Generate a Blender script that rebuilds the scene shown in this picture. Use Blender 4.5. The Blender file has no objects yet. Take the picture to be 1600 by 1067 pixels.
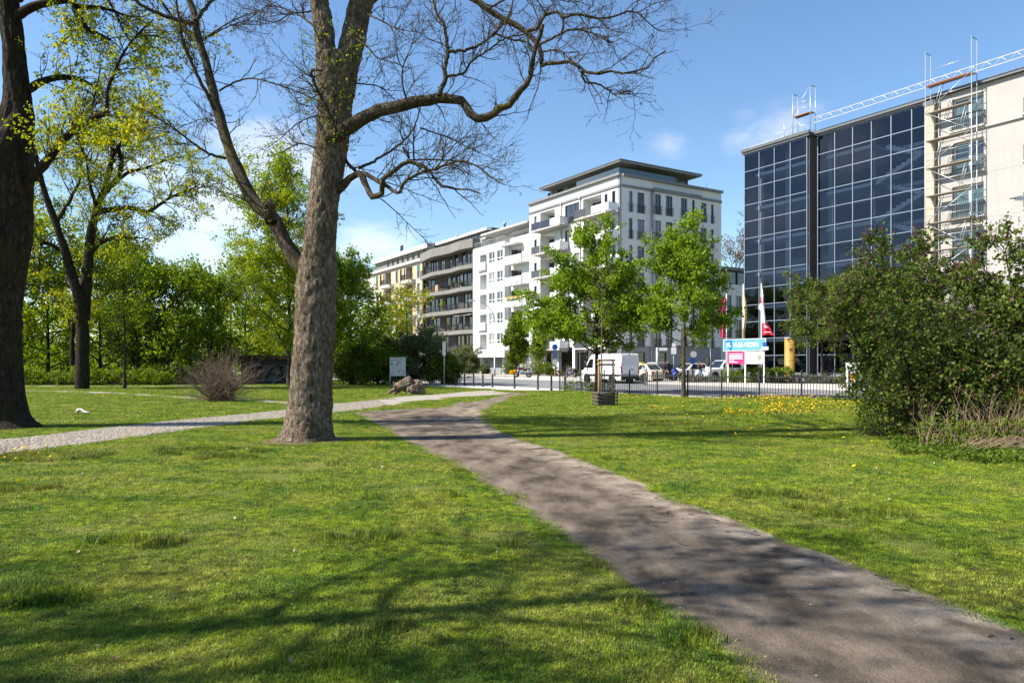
import bpy, math, random
import numpy as np
from mathutils import Vector, Matrix

SC = bpy.context.scene
COL = SC.collection
R_ = math.radians
# ------------------------------------------------------------------ camera
FPX, HOR, EYE = 1140.0, 568.0, 1.65          # focal length in photo pixels, horizon row, eye height
cd = bpy.data.cameras.new('camera')
cam = bpy.data.objects.new('camera', cd); COL.objects.link(cam)
cam.location = (0, 0, EYE); cam.rotation_euler = (R_(90), 0, 0)
cd.sensor_width = 36.0; cd.lens = FPX / 1600 * 36.0
cd.shift_y = (HOR - 533.5) / 1600.0
cd.clip_start = 0.1; cd.clip_end = 3000
SC.camera = cam
# ------------------------------------------------------------------ light
SUN_EL = R_(43.0)
SUN_H = Vector((-1.0, -0.19, 0)).normalized()
SUN_V = Vector((SUN_H.x * math.cos(SUN_EL), SUN_H.y * math.cos(SUN_EL), math.sin(SUN_EL)))
sd = bpy.data.lights.new('sun', 'SUN'); sd.energy = 5.0; sd.angle = R_(0.53); sd.color = (1.0, 0.94, 0.84)
sun = bpy.data.objects.new('sun', sd); COL.objects.link(sun)
sun.rotation_euler = SUN_V.to_track_quat('Z', 'Y').to_euler(); sun.location = (-30, -10, 60)
W = bpy.data.worlds.new('World'); SC.world = W; W.use_nodes = True
SKY_STRENGTH = 0.10
SC.view_settings.view_transform = 'Standard'; SC.view_settings.look = 'None'
SC.view_settings.exposure = 1.1; SC.view_settings.gamma = 1.0
SC.view_settings.use_curve_mapping = False
try:
    SC.cycles.use_denoising = True
    SC.cycles.max_bounces = 8; SC.cycles.transparent_max_bounces = 12
    SC.cycles.diffuse_bounces = 3; SC.cycles.glossy_bounces = 3; SC.cycles.transmission_bounces = 4
    SC.cycles.caustics_reflective = False; SC.cycles.caustics_refractive = False
except Exception: pass

def build_sky():
    nt = W.node_tree; nt.nodes.clear(); N = nt.nodes.new; L = nt.links.new
    out = N('ShaderNodeOutputWorld'); bg = N('ShaderNodeBackground'); bg.inputs[1].default_value = SKY_STRENGTH
    sky = N('ShaderNodeTexSky'); sky.sky_type = 'NISHITA'; sky.sun_disc = False
    sky.sun_elevation = SUN_EL
    sky.sun_rotation = math.atan2(SUN_H.x, SUN_H.y)
    sky.air_density = 1.0; sky.dust_density = 0.35; sky.ozone_density = 2.0; sky.altitude = 50
    hs = N('ShaderNodeHueSaturation'); hs.inputs['Saturation'].default_value = 1.12; hs.inputs['Value'].default_value = 1.0
    L(sky.outputs[0], hs.inputs['Color'])
    geo = N('ShaderNodeTexCoord')
    sep = N('ShaderNodeSeparateXYZ'); L(geo.outputs['Generated'], sep.inputs[0])
    def M(op, a, b=None, clamp=False):
        n = N('ShaderNodeMath'); n.operation = op; n.use_clamp = clamp
        for i, v in enumerate((a, b)):
            if v is None: continue
            if isinstance(v, (int, float)): n.inputs[i].default_value = v
            else: L(v, n.inputs[i])
        return n.outputs[0]
    def ramp01(v, lo, hi):
        n = N('ShaderNodeMapRange'); n.interpolation_type = 'SMOOTHSTEP'
        L(v, n.inputs[0]); n.inputs[1].default_value = lo; n.inputs[2].default_value = hi
        return n.outputs[0]
    # fair weather clouds low over the horizon, all the way round
    mp = N('ShaderNodeMapping'); L(geo.outputs['Generated'], mp.inputs[0]); mp.inputs['Scale'].default_value = (1, 1, 1.9); mp.inputs['Location'].default_value = (0.37, 1.21, 0.4)
    n1 = N('ShaderNodeTexNoise'); L(mp.outputs[0], n1.inputs['Vector']); n1.inputs['Scale'].default_value = 4.2; n1.inputs['Detail'].default_value = 8; n1.inputs['Roughness'].default_value = 0.56; n1.inputs['Distortion'].default_value = 0.25
    n2 = N('ShaderNodeTexNoise'); L(mp.outputs[0], n2.inputs['Vector']); n2.inputs['Scale'].default_value = 11; n2.inputs['Detail'].default_value = 7; n2.inputs['Roughness'].default_value = 0.6
    # single cumulus clouds where they stand in the sky: direction, radius
    def blob(px, py, r, k):
        d = Vector(((px - 800) / FPX, 1, (HOR - py) / FPX)).normalized() if px > -5000 else Vector((-math.cos(R_(k)) * math.cos(R_(py)), math.sin(R_(k)) * math.cos(R_(py)), math.sin(R_(py))))
        if px <= -5000: k = .95
        s = N('ShaderNodeVectorMath'); s.operation = 'SUBTRACT'; L(geo.outputs['Generated'], s.inputs[0]); s.inputs[1].default_value = d
        m = N('ShaderNodeVectorMath'); m.operation = 'MULTIPLY'; L(s.outputs[0], m.inputs[0]); m.inputs[1].default_value = (1, 1, 1.75)
        l = N('ShaderNodeVectorMath'); l.operation = 'LENGTH'; L(m.outputs[0], l.inputs[0])
        q = N('ShaderNodeMapRange'); q.interpolation_type = 'SMOOTHSTEP'; L(l.outputs['Value'], q.inputs[0])
        q.inputs[1].default_value = r; q.inputs[2].default_value = 0; q.inputs[3].default_value = 0; q.inputs[4].default_value = k
        return q.outputs[0]
    blobs = None
    for b in [(425, 245, .15, 1), (345, 340, .20, .9), (485, 255, .11, .9), (250, 270, .15, .7), (360, 400, .16, .7), (1045, 232, .075, .62), (1215, 195, .12, .55), (575, 375, .11, .75), (640, 330, .07, .4), (1150, 225, .08, .6),
              (-9999, 15, .10, 2), (-9999, 11, .12, 9), (-9999, 19, .08, -7), (-9999, 9, .12, -16), (-9999, 14, .12, 22), (-1500, 200, .25, 1), (2300, 260, .22, .9)]:
        v = blob(*b); blobs = v if blobs is None else M('MAXIMUM', blobs, v)
    low = M('MULTIPLY', ramp01(sep.outputs[2], 0.46, 0.10), ramp01(sep.outputs[2], -0.02, 0.05))
    wide = M('MULTIPLY', ramp01(n1.outputs[0], 0.55, 0.78), M('MULTIPLY', low, 0.55))
    shaped = M('ADD', blobs, M('MULTIPLY', M('SUBTRACT', n2.outputs[0], 0.5), 1.5))
    puff = M('MULTIPLY', ramp01(shaped, 0.22, 1.0), M('GREATER_THAN', blobs, 0.0001))
    puff = M('MULTIPLY', puff, ramp01(blobs, 0.0, 0.35))
    cl = M('MULTIPLY', M('MAXIMUM', wide, puff), 0.70, True)
    mix = N('ShaderNodeMix'); mix.data_type = 'RGBA'; L(cl, mix.inputs[0]); L(hs.outputs[0], mix.inputs[6])
    h2 = N('ShaderNodeHueSaturation'); h2.inputs['Saturation'].default_value = .35; h2.inputs['Value'].default_value = 1.2; L(sky.outputs[0], h2.inputs['Color'])
    lg = N('ShaderNodeMix'); lg.data_type = 'RGBA'; lg.blend_type = 'LIGHTEN'; lg.inputs[0].default_value = 1; L(h2.outputs[0], lg.inputs[6]); lg.inputs[7].default_value = (4.2, 4.4, 4.8, 1); L(lg.outputs[2], mix.inputs[7])
    L(mix.outputs[2], bg.inputs[0]); L(bg.outputs[0], out.inputs[0])
build_sky()

# ------------------------------------------------------------------ helpers
def ground(px, py, z=0.0):
    """point of a level surface at height z that the photo shows at that pixel"""
    Y = (EYE - z) * FPX / (py - HOR)
    return Vector(((px - 800) / FPX * Y, Y, z))
def at(px, Y, z=0.0): return Vector(((px - 800) / FPX * Y, Y, z))
def zat(py, Y): return EYE + (HOR - py) * Y / FPX
U = Vector((-0.5287, 0.8488, 0)); V = Vector((0.8488, 0.5287, 0))     # along the street (away), across it
STREET_ROT = math.atan2(-0.8488, 0.5287)                             # local +x = towards the viewer along the street, local +y = away across it
def pq(p, q, z=0.0): w = V * p + U * q; return Vector((w.x, w.y, z))

def tag(o, label=None, cat=None, group=None, kind=None):
    if label: o['label'] = label
    if cat: o['category'] = cat
    if group: o['group'] = group
    if kind: o['kind'] = kind
    return o
def ob(name, data, parent=None, loc=None, rz=0, rot=None):
    o = bpy.data.objects.new(name, data); COL.objects.link(o)
    if parent is not None: o.parent = parent
    if loc is not None: o.location = loc
    if rot is not None: o.rotation_euler = rot
    elif rz: o.rotation_euler = (0, 0, rz)
    return o
def thing(name, label, cat, loc=(0, 0, 0), rz=0, group=None):
    return tag(ob(name, None, None, loc, rz), label, cat, group)
def copy_tree(o, parent=None):
    c = o.copy(); COL.objects.link(c)
    if parent is not None: c.parent = parent
    for ch in list(o.children):
        copy_tree(ch, c)
    return c

class MB:
    """collects boxes, bars, tubes; build() links them as one mesh object"""
    def __init__(s): s.v = []; s.f = []; s.m = []; s.sm = []; s.cur = 0
    def add(s, vs, fs, smooth=False):
        b = len(s.v); s.v += [tuple(p) for p in vs]
        for f in fs: s.f.append([i + b for i in f]); s.m.append(s.cur); s.sm.append(smooth)
        return s
    def box(s, x0, x1, y0, y1, z0, z1):
        return s.add([(x0, y0, z0), (x1, y0, z0), (x1, y1, z0), (x0, y1, z0), (x0, y0, z1), (x1, y0, z1), (x1, y1, z1), (x0, y1, z1)],
                     [(0, 3, 2, 1), (4, 5, 6, 7), (0, 1, 5, 4), (1, 2, 6, 5), (2, 3, 7, 6), (3, 0, 4, 7)])
    def quad(s, a, b, c, d): return s.add([a, b, c, d], [(0, 1, 2, 3)])
    def prism(s, poly, z0, z1):
        n = len(poly); vs = [(p[0], p[1], z0) for p in poly] + [(p[0], p[1], z1) for p in poly]
        return s.add(vs, [tuple(range(n - 1, -1, -1)), tuple(range(n, 2 * n))] + [(i, (i + 1) % n, n + (i + 1) % n, n + i) for i in range(n)])
    def prism_y(s, poly, y0, y1):
        """profile in x,z extruded along y"""
        n = len(poly); vs = [(p[0], y0, p[1]) for p in poly] + [(p[0], y1, p[1]) for p in poly]
        return s.add(vs, [tuple(range(n)), tuple(range(2 * n - 1, n - 1, -1))] + [(i, n + i, n + (i + 1) % n, (i + 1) % n) for i in range(n)])
    def tube(s, pts, rs, n=6, cap=True, smooth=True):
        pts = [Vector(p) for p in pts]
        if isinstance(rs, (int, float)): rs = [rs] * len(pts)
        T = (pts[-1] - pts[0]); ref = Vector((0, 0, 1)) if T.length < 1e-6 or abs(T.normalized().z) < .9 else Vector((1, 0, 0))
        vs = []
        for i, p in enumerate(pts):
            t = (pts[min(i + 1, len(pts) - 1)] - pts[max(i - 1, 0)]).normalized()
            a = t.cross(ref)
            if a.length < 1e-4: a = t.cross(Vector((0, 1, 0)))
            a.normalize(); b = t.cross(a)
            for k in range(n):
                w = 2 * math.pi * k / n
                vs.append(p + (a * math.cos(w) + b * math.sin(w)) * rs[i])
        fs = []
        for i in range(len(pts) - 1):
            for k in range(n):
                fs.append((i * n + k, i * n + (k + 1) % n, (i + 1) * n + (k + 1) % n, (i + 1) * n + k))
        if cap: fs += [tuple(range(n - 1, -1, -1)), tuple(range((len(pts) - 1) * n, len(pts) * n))]
        return s.add(vs, fs, smooth)
    def lathe(s, prof, n=16, c=(0, 0, 0)):
        vs = []
        for r, z in prof:
            for k in range(n):
                w = 2 * math.pi * k / n; vs.append((c[0] + r * math.cos(w), c[1] + r * math.sin(w), c[2] + z))
        fs = [(i * n + k, i * n + (k + 1) % n, (i + 1) * n + (k + 1) % n, (i + 1) * n + k) for i in range(len(prof) - 1) for k in range(n)]
        fs += [tuple(range(n - 1, -1, -1)), tuple(range((len(prof) - 1) * n, len(prof) * n))]
        return s.add(vs, fs, True)
    def mesh(s, name, mats):
        me = bpy.data.meshes.new(name); me.from_pydata(s.v, [], s.f)
        for m in (mats if isinstance(mats, (list, tuple)) else [mats]): me.materials.append(m)
        me.polygons.foreach_set('material_index', s.m); me.polygons.foreach_set('use_smooth', s.sm); me.update()
        return me
    def build(s, name, mats, parent=None, loc=None, rz=0):
        return ob(name, s.mesh(name, mats), parent, loc, rz)

def np_mesh(name, parts, mats, smooth=True):
    """parts: list of (verts Nx3, faces MxK, material index)"""
    me = bpy.data.meshes.new(name)
    V_ = []; loops = []; tot = []; mi = []; sm = []; b = 0
    for p in parts:
        v, f, m = p[:3]
        if len(v) == 0 or len(f) == 0: continue
        V_.append(np.asarray(v, np.float32)); f = np.asarray(f, np.int32) + b; b += len(v)
        loops.append(f.ravel()); tot.append(np.full(len(f), f.shape[1], np.int32)); mi.append(np.full(len(f), m, np.int32))
        sm.append(np.full(len(f), p[3] if len(p) > 3 else smooth, bool))
    V_ = np.concatenate(V_); loops = np.concatenate(loops); tot = np.concatenate(tot); mi = np.concatenate(mi); sm = np.concatenate(sm)
    me.vertices.add(len(V_)); me.vertices.foreach_set('co', V_.ravel())
    me.loops.add(len(loops)); me.loops.foreach_set('vertex_index', loops)
    me.polygons.add(len(tot)); st = np.concatenate([[0], np.cumsum(tot)[:-1]]).astype(np.int32)
    me.polygons.foreach_set('loop_start', st); me.polygons.foreach_set('loop_total', tot)
    me.polygons.foreach_set('material_index', mi); me.polygons.foreach_set('use_smooth', sm)
    for m in mats: me.materials.append(m)
    me.update(calc_edges=True); me.validate()
    return me

# ------------------------------------------------------------------ materials
def new_mat(name):
    m = bpy.data.materials.new(name); m.use_nodes = True; nt = m.node_tree
    return m, nt, nt.nodes['Principled BSDF']
def mk(name, base, rough=.75, var=.12, scale=2.0, bump=0., bscale=40., metal=0., spec=.3, coord='Object', stain=0., detail=5):
    m, nt, b = new_mat(name); N = nt.nodes.new; L = nt.links.new
    b.inputs['Roughness'].default_value = rough; b.inputs['Metallic'].default_value = metal
    b.inputs['Specular IOR Level'].default_value = spec
    tc = N('ShaderNodeTexCoord')
    n = N('ShaderNodeTexNoise'); n.inputs['Scale'].default_value = scale; n.inputs['Detail'].default_value = detail; n.inputs['Roughness'].default_value = .6
    L(tc.outputs[coord], n.inputs['Vector'])
    r = N('ShaderNodeValToRGB'); L(n.outputs[0], r.inputs[0])
    r.color_ramp.elements[0].position = .3; r.color_ramp.elements[1].position = .7
    r.color_ramp.elements[0].color = tuple(c * (1 - var) for c in base) + (1,)
    r.color_ramp.elements[1].color = tuple(min(1, c * (1 + var)) for c in base) + (1,)
    col = r.outputs[0]
    if stain:
        mp = N('ShaderNodeMapping'); mp.inputs['Scale'].default_value = (2.2, 2.2, .12); L(tc.outputs[coord], mp.inputs[0])
        n2 = N('ShaderNodeTexNoise'); n2.inputs['Scale'].default_value = 1.6; n2.inputs['Detail'].default_value = 6; L(mp.outputs[0], n2.inputs['Vector'])
        r2 = N('ShaderNodeMapRange'); L(n2.outputs[0], r2.inputs[0]); r2.inputs[1].default_value = .52; r2.inputs[2].default_value = .8; r2.inputs[3].default_value = 0; r2.inputs[4].default_value = stain
        mx = N('ShaderNodeMix'); mx.data_type = 'RGBA'; L(r2.outputs[0], mx.inputs[0]); L(col, mx.inputs[6]); mx.inputs[7].default_value = (base[0] * .45, base[1] * .44, base[2] * .42, 1)
        col = mx.outputs[2]
    L(col, b.inputs['Base Color'])
    if bump:
        n3 = N('ShaderNodeTexNoise'); n3.inputs['Scale'].default_value = bscale; n3.inputs['Detail'].default_value = 6; L(tc.outputs[coord], n3.inputs['Vector'])
        bp = N('ShaderNodeBump'); bp.inputs['Strength'].default_value = bump; bp.inputs['Distance'].default_value = .02; L(n3.outputs[0], bp.inputs['Height']); L(bp.outputs[0], b.inputs['Normal'])
    return m
def leaf_mat(name, dark, light, trans=.45, yellow=None, yshare=.0):
    m = bpy.data.materials.new(name); m.use_nodes = True; nt = m.node_tree; nt.nodes.clear(); N = nt.nodes.new; L = nt.links.new
    out = N('ShaderNodeOutputMaterial'); g = N('ShaderNodeNewGeometry')
    # tone differs from leaf to leaf and from spray to spray
    nz = N('ShaderNodeTexNoise'); nz.inputs['Scale'].default_value = 1.1; nz.inputs['Detail'].default_value = 3; L(g.outputs['Position'], nz.inputs['Vector'])
    nr = N('ShaderNodeMapRange'); L(nz.outputs[0], nr.inputs[0]); nr.inputs[1].default_value = .32; nr.inputs[2].default_value = .68; nr.inputs[3].default_value = -.3; nr.inputs[4].default_value = .3
    ad = N('ShaderNodeMath'); ad.use_clamp = True; L(g.outputs['Random Per Island'], ad.inputs[0]); L(nr.outputs[0], ad.inputs[1])
    r = N('ShaderNodeValToRGB'); L(ad.outputs[0], r.inputs[0])
    e = r.color_ramp.elements; e[0].color = tuple(dark) + (1,); e[1].color = tuple(light) + (1,); e[1].position = 1 - yshare * .99
    if yellow:
        e2 = e.new(1.0); e2.color = tuple(yellow) + (1,)
    p = N('ShaderNodeBsdfPrincipled'); p.inputs['Roughness'].default_value = .55; p.inputs['Specular IOR Level'].default_value = .22
    L(r.outputs[0], p.inputs['Base Color'])
    hs = N('ShaderNodeHueSaturation'); hs.inputs['Value'].default_value = 1.35; hs.inputs['Saturation'].default_value = 1.1; hs.inputs['Hue'].default_value = .485
    L(r.outputs[0], hs.inputs['Color'])
    t = N('ShaderNodeBsdfTranslucent'); L(hs.outputs[0], t.inputs[0])
    mx = N('ShaderNodeMixShader'); mx.inputs[0].default_value = trans; L(p.outputs[0], mx.inputs[1]); L(t.outputs[0], mx.inputs[2])
    L(mx.outputs[0], out.inputs[0]); return m
def bark_mat(name, a, b, moss=None, scale=9):
    m, nt, p = new_mat(name); N = nt.nodes.new; L = nt.links.new
    p.inputs['Roughness'].default_value = .92; p.inputs['Specular IOR Level'].default_value = .12
    tc = N('ShaderNodeTexCoord'); mp = N('ShaderNodeMapping'); mp.inputs['Scale'].default_value = (1, 1, .32); L(tc.outputs['Object'], mp.inputs[0])
    n1 = N('ShaderNodeTexNoise'); n1.inputs['Scale'].default_value = scale; n1.inputs['Detail'].default_value = 9; n1.inputs['Roughness'].default_value = .68; L(mp.outputs[0], n1.inputs['Vector'])
    vo = N('ShaderNodeTexVoronoi'); vo.feature = 'DISTANCE_TO_EDGE'; vo.inputs['Scale'].default_value = scale * 1.3; 
    ad = N('ShaderNodeMix'); ad.data_type = 'VECTOR'; ad.inputs[0].default_value = .12; L(mp.outputs[0], ad.inputs[4]); L(n1.outputs['Color'], ad.inputs[5]); L(ad.outputs[1], vo.inputs['Vector'])
    r = N('ShaderNodeValToRGB'); L(n1.outputs[0], r.inputs[0]); e = r.color_ramp.elements
    e[0].position = .32; e[0].color = tuple(a) + (1,); e[1].position = .68; e[1].color = tuple(b) + (1,)
    cr = N('ShaderNodeMapRange'); L(vo.outputs['Distance'], cr.inputs[0]); cr.inputs[1].default_value = 0; cr.inputs[2].default_value = .16; cr.inputs[3].default_value = .45; cr.inputs[4].default_value = 1
    mu = N('ShaderNodeMix'); mu.data_type = 'RGBA'; mu.blend_type = 'MULTIPLY'; mu.inputs[0].default_value = .8; L(r.outputs[0], mu.inputs[6]); L(cr.outputs[0], mu.inputs[7])
    col = mu.outputs[2]
    n2 = N('ShaderNodeTexNoise'); n2.inputs['Scale'].default_value = 1.3; n2.inputs['Detail'].default_value = 4; L(tc.outputs['Object'], n2.inputs['Vector'])
    if moss:
        k = N('ShaderNodeMapRange'); L(n2.outputs[0], k.inputs[0]); k.inputs[1].default_value = .5; k.inputs[2].default_value = .72; k.inputs[4].default_value = .75
        mx = N('ShaderNodeMix'); mx.data_type = 'RGBA'; L(k.outputs[0], mx.inputs[0]); L(col, mx.inputs[6]); mx.inputs[7].default_value = tuple(moss) + (1,); col = mx.outputs[2]
    L(col, p.inputs['Base Color'])
    hh = N('ShaderNodeMath'); hh.operation = 'MULTIPLY'; L(n1.outputs[0], hh.inputs[0]); L(cr.outputs[0], hh.inputs[1])
    bp = N('ShaderNodeBump'); bp.inputs['Strength'].default_value = 1.0; bp.inputs['Distance'].default_value = .045; L(hh.outputs[0], bp.inputs['Height']); L(bp.outputs[0], p.inputs['Normal'])
    return m
def glass_dark(name, base=(.012, .016, .022), rough=.03, spec=.9, curtain=.0, tint=None):
    """window glass in front of a dark room; some rooms show a pale curtain"""
    m, nt, p = new_mat(name); N = nt.nodes.new; L = nt.links.new
    p.inputs['Roughness'].default_value = rough; p.inputs['Specular IOR Level'].default_value = spec
    oi = N('ShaderNodeObjectInfo'); r = N('ShaderNodeValToRGB'); r.color_ramp.interpolation = 'CONSTANT'; L(oi.outputs['Random'], r.inputs[0])
    e = r.color_ramp.elements; e[0].color = tuple(base) + (1,); e[1].position = 1 - curtain; e[1].color = (.22, .23, .23, 1)
    e2 = e.new(max(.02, (1 - curtain) * .5)); e2.color = tuple(c * 2.2 for c in base) + (1,)
    tc = N('ShaderNodeTexCoord'); mp = N('ShaderNodeMapping'); mp.inputs['Scale'].default_value = (9, 9, .4); L(tc.outputs['Object'], mp.inputs[0])
    n = N('ShaderNodeTexNoise'); n.inputs['Scale'].default_value = 1.2; L(mp.outputs[0], n.inputs['Vector'])
    mu = N('ShaderNodeMix'); mu.data_type = 'RGBA'; mu.blend_type = 'MULTIPLY'; mu.inputs[0].default_value = .7; L(r.outputs[0], mu.inputs[6]); L(n.outputs[0], mu.inputs[7])
    L(mu.outputs[2], p.inputs['Base Color']); return m
def emis_free(name, base, rough=.5): return mk(name, base, rough, .04)

M = {}
M['white_plaster'] = mk('white_plaster', (.60, .60, .60), .85, .04, .8, .15, 60, stain=.06)
M['white_paint'] = mk('white_paint', (.78, .78, .77), .6, .03, 3)
M['cream_plaster'] = mk('cream_plaster', (.345, .328, .31), .88, .06, .7, .2, 50, stain=.14)
M['cornice_cream'] = mk('cornice_cream', (.42, .41, .39), .8, .05, 1.2, stain=.1)
M['terracotta_plaster'] = mk('terracotta_plaster', (.62, .36, .17), .85, .1, 1.2)
M['grey_render'] = mk('grey_render', (.17, .165, .155), .85, .1, 1.2, .15, 40, stain=.25)
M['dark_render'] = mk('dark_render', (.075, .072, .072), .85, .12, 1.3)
M['grey_plaster'] = mk('grey_plaster', (.22, .23, .24), .85, .1, 1.4, stain=.15)
M['girder'] = mk('girder_paint', (.50, .50, .51), .6, .05, 3)
M['cornice_grey'] = mk('cornice_grey', (.17, .172, .18), .7, .1, 2, stain=.1)
M['stone_trim'] = mk('stone_trim', (.36, .35, .33), .8, .1, 2)
M['dark_frame'] = mk('dark_frame', (.025, .026, .03), .45, .1, 4)
M['white_frame'] = mk('white_frame', (.75, .75, .74), .45, .04, 4)
M['green_blind'] = mk('green_blind', (.02, .16, .13), .6, .15, 6)
M['roof_metal'] = mk('roof_metal', (.10, .105, .115), .45, .12, 2, metal=.5)
M['concrete'] = mk('concrete', (.40, .385, .36), .9, .1, 1.6, .2, 30, stain=.2)
M['pane'] = glass_dark('window_glass', curtain=.22)
M['pane_shop'] = glass_dark('shop_glass', (.008, .012, .012), curtain=.0)
M['rail_metal'] = mk('rail_metal', (.10, .105, .11), .5, .1, 5, metal=.4)
M['black_metal'] = mk('black_metal', (.018, .018, .02), .5, .2, 6, spec=.4)
M['steel'] = mk('galvanised_steel', (.42, .44, .46), .42, .15, 5, metal=.6)
M['alu'] = mk('aluminium_bar', (.19, .225, .28), .4, .05, 5, metal=.35)
M['deck_wood'] = mk('scaffold_board', (.30, .13, .07), .8, .2, 6)
M['deck_grey'] = mk('weathered_board', (.22, .19, .15), .8, .2, 6)
M['white_panel'] = mk('balcony_panel', (.70, .71, .72), .5, .04, 2)
M['grey_panel'] = mk('dark_balcony_panel', (.06, .062, .07), .4, .1, 2)
M['solar'] = mk('solar_panel', (.006, .008, .02), .15, .3, 8, spec=.7)
M['asphalt'] = mk('asphalt', (.175, .172, .172), .92, .10, .9, .3, 90, coord='Object', stain=0)
M['paving'] = mk('pavement_slabs', (.46, .42, .375), .9, .09, 1.1, .25, 40)
M['kerb'] = mk('kerb_stone', (.42, .40, .37), .9, .12, 2.0, .2, 40)
M['line_white'] = mk('road_paint', (.62, .62, .60), .8, .15, 5)
M['stone_cobble'] = mk('mosaic_stone', (.29, .265, .235), .9, .45, 17, .3, 60)
M['path_grit'] = mk('path_grit', (.30, .265, .22), .95, .2, 5, .4, 90)
M['wood_stake'] = mk('stake_wood', (.27, .17, .085), .85, .25, 7, .4, 30)
M['wood_grey'] = mk('weathered_wood', (.20, .165, .125), .9, .3, 6, .5, 26)
M['wood_dark'] = mk('dark_timber', (.075, .065, .055), .9, .3, 6, .4, 26)
M['bark_main'] = bark_mat('maple_bark', (.030, .022, .016), (.37, .285, .21), (.07, .058, .028), 14)
M['bark_dark'] = bark_mat('dark_bark', (.012, .009, .007), (.062, .047, .034), (.034, .032, .010), 9)
M['bark_mid'] = bark_mat('grey_bark', (.03, .024, .019), (.12, .10, .078), None, 10)
M['bark_limb'] = bark_mat('limb_bark', (.035, .028, .02), (.165, .135, .092), (.12, .10, .03), 16)
M['twig'] = mk('twig', (.055, .040, .034), .9, .3, 8)
M['twig_red'] = mk('red_twig', (.17, .115, .085), .85, .35, 4)
M['straw'] = mk('dry_cane', (.30, .215, .135), .9, .3, 4)
M['leaf_maple'] = leaf_mat('maple_leaf', (.085, .165, .010), (.23, .335, .028), .46)
M['leaf_lime'] = leaf_mat('lime_leaf', (.11, .185, .012), (.25, .335, .022), .5, (.42, .36, .02), .10)
M['leaf_yellow'] = leaf_mat('yellow_leaf', (.17, .225, .012), (.34, .39, .03), .5, (.5, .42, .03), .07)
M['leaf_mid'] = leaf_mat('mid_leaf', (.075, .135, .010), (.21, .30, .022), .52)
M['leaf_deep'] = leaf_mat('deep_leaf', (.05, .085, .010), (.14, .20, .02), .42)
M['leaf_lilac'] = leaf_mat('lilac_leaf', (.034, .060, .010), (.15, .205, .028), .38, (.13, .07, .05), .03)
M['leaf_olive'] = leaf_mat('grey_olive_leaf', (.075, .10, .035), (.16, .19, .075), .35)
M['leaf_hedge'] = leaf_mat('hedge_leaf', (.065, .12, .008), (.18, .25, .016), .35)
M['leaf_grey'] = leaf_mat('lavender_leaf', (.10, .11, .075), (.19, .20, .14), .25)
M['leaf_brown'] = leaf_mat('brown_bud', (.10, .075, .035), (.22, .165, .075), .3)
M['lilac_flower'] = leaf_mat('lilac_bud', (.06, .02, .033), (.13, .045, .07), .2)
M['flower_yellow'] = leaf_mat('yellow_flower', (.62, .40, .005), (.80, .52, .01), .25)
M['flower_white'] = leaf_mat('white_flower', (.6, .6, .55), (.8, .8, .75), .2)
M['grass'] = None
# ================================================================== THE SETTING
def vnoise(p, seed=0):
    """smooth value noise on Nx3 points, 0..1"""
    p = np.asarray(p, float); i = np.floor(p).astype(np.int64); f = p - i; f = f * f * (3 - 2 * f)
    def h(a):
        n = (a[:, 0] * 374761393 + a[:, 1] * 668265263 + a[:, 2] * 2147483647 + seed * 974711) & 0x7fffffff
        n = ((n ^ (n >> 13)) * 1274126177) & 0x7fffffff
        return ((n ^ (n >> 16)) & 0xffff) / 65535.0
    r = 0
    for dx in (0, 1):
        for dy in (0, 1):
            for dz in (0, 1):
                w = (f[:, 0] if dx else 1 - f[:, 0]) * (f[:, 1] if dy else 1 - f[:, 1]) * (f[:, 2] if dz else 1 - f[:, 2])
                r = r + w * h(i + np.array([dx, dy, dz]))
    return r
def n2(x, y, s, seed=0): return vnoise(np.stack([x * s, y * s, np.full_like(x, .37 + seed)], 1), seed)
def pcoord(x, y): return x * V.x + y * V.y
def qcoord(x, y): return x * U.x + y * U.y
def sstep(a, b, x): t = np.clip((x - a) / (b - a), 0, 1); return t * t * (3 - 2 * t)
def rise(x, y):
    """the lawn swells gently towards the fence on the right"""
    x = np.asarray(x, float); y = np.asarray(y, float)
    return .34 * np.exp(-((x - 13.5) / 6.5) ** 2 - ((y - 27) / 6.0) ** 2) * sstep(26.4, 24.8, pcoord(x, y))
def inside(poly, x, y):
    poly = np.asarray(poly, float); r = np.zeros(len(x), bool); j = len(poly) - 1
    for i in range(len(poly)):
        xi, yi = poly[i]; xj, yj = poly[j]
        c = ((yi > y) != (yj > y)) & (x < (xj - xi) * (y - yi) / (yj - yi + 1e-12) + xi); r ^= c; j = i
    return r
def resample(P, n):
    P = np.asarray(P, float); d = np.concatenate([[0], np.cumsum(np.linalg.norm(np.diff(P, axis=0), axis=1))])
    t = np.linspace(0, d[-1], n); return np.stack([np.interp(t, d, P[:, k]) for k in range(P.shape[1])], 1)
def gpts(L): return [tuple(ground(*p)[:2]) for p in L]

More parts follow.
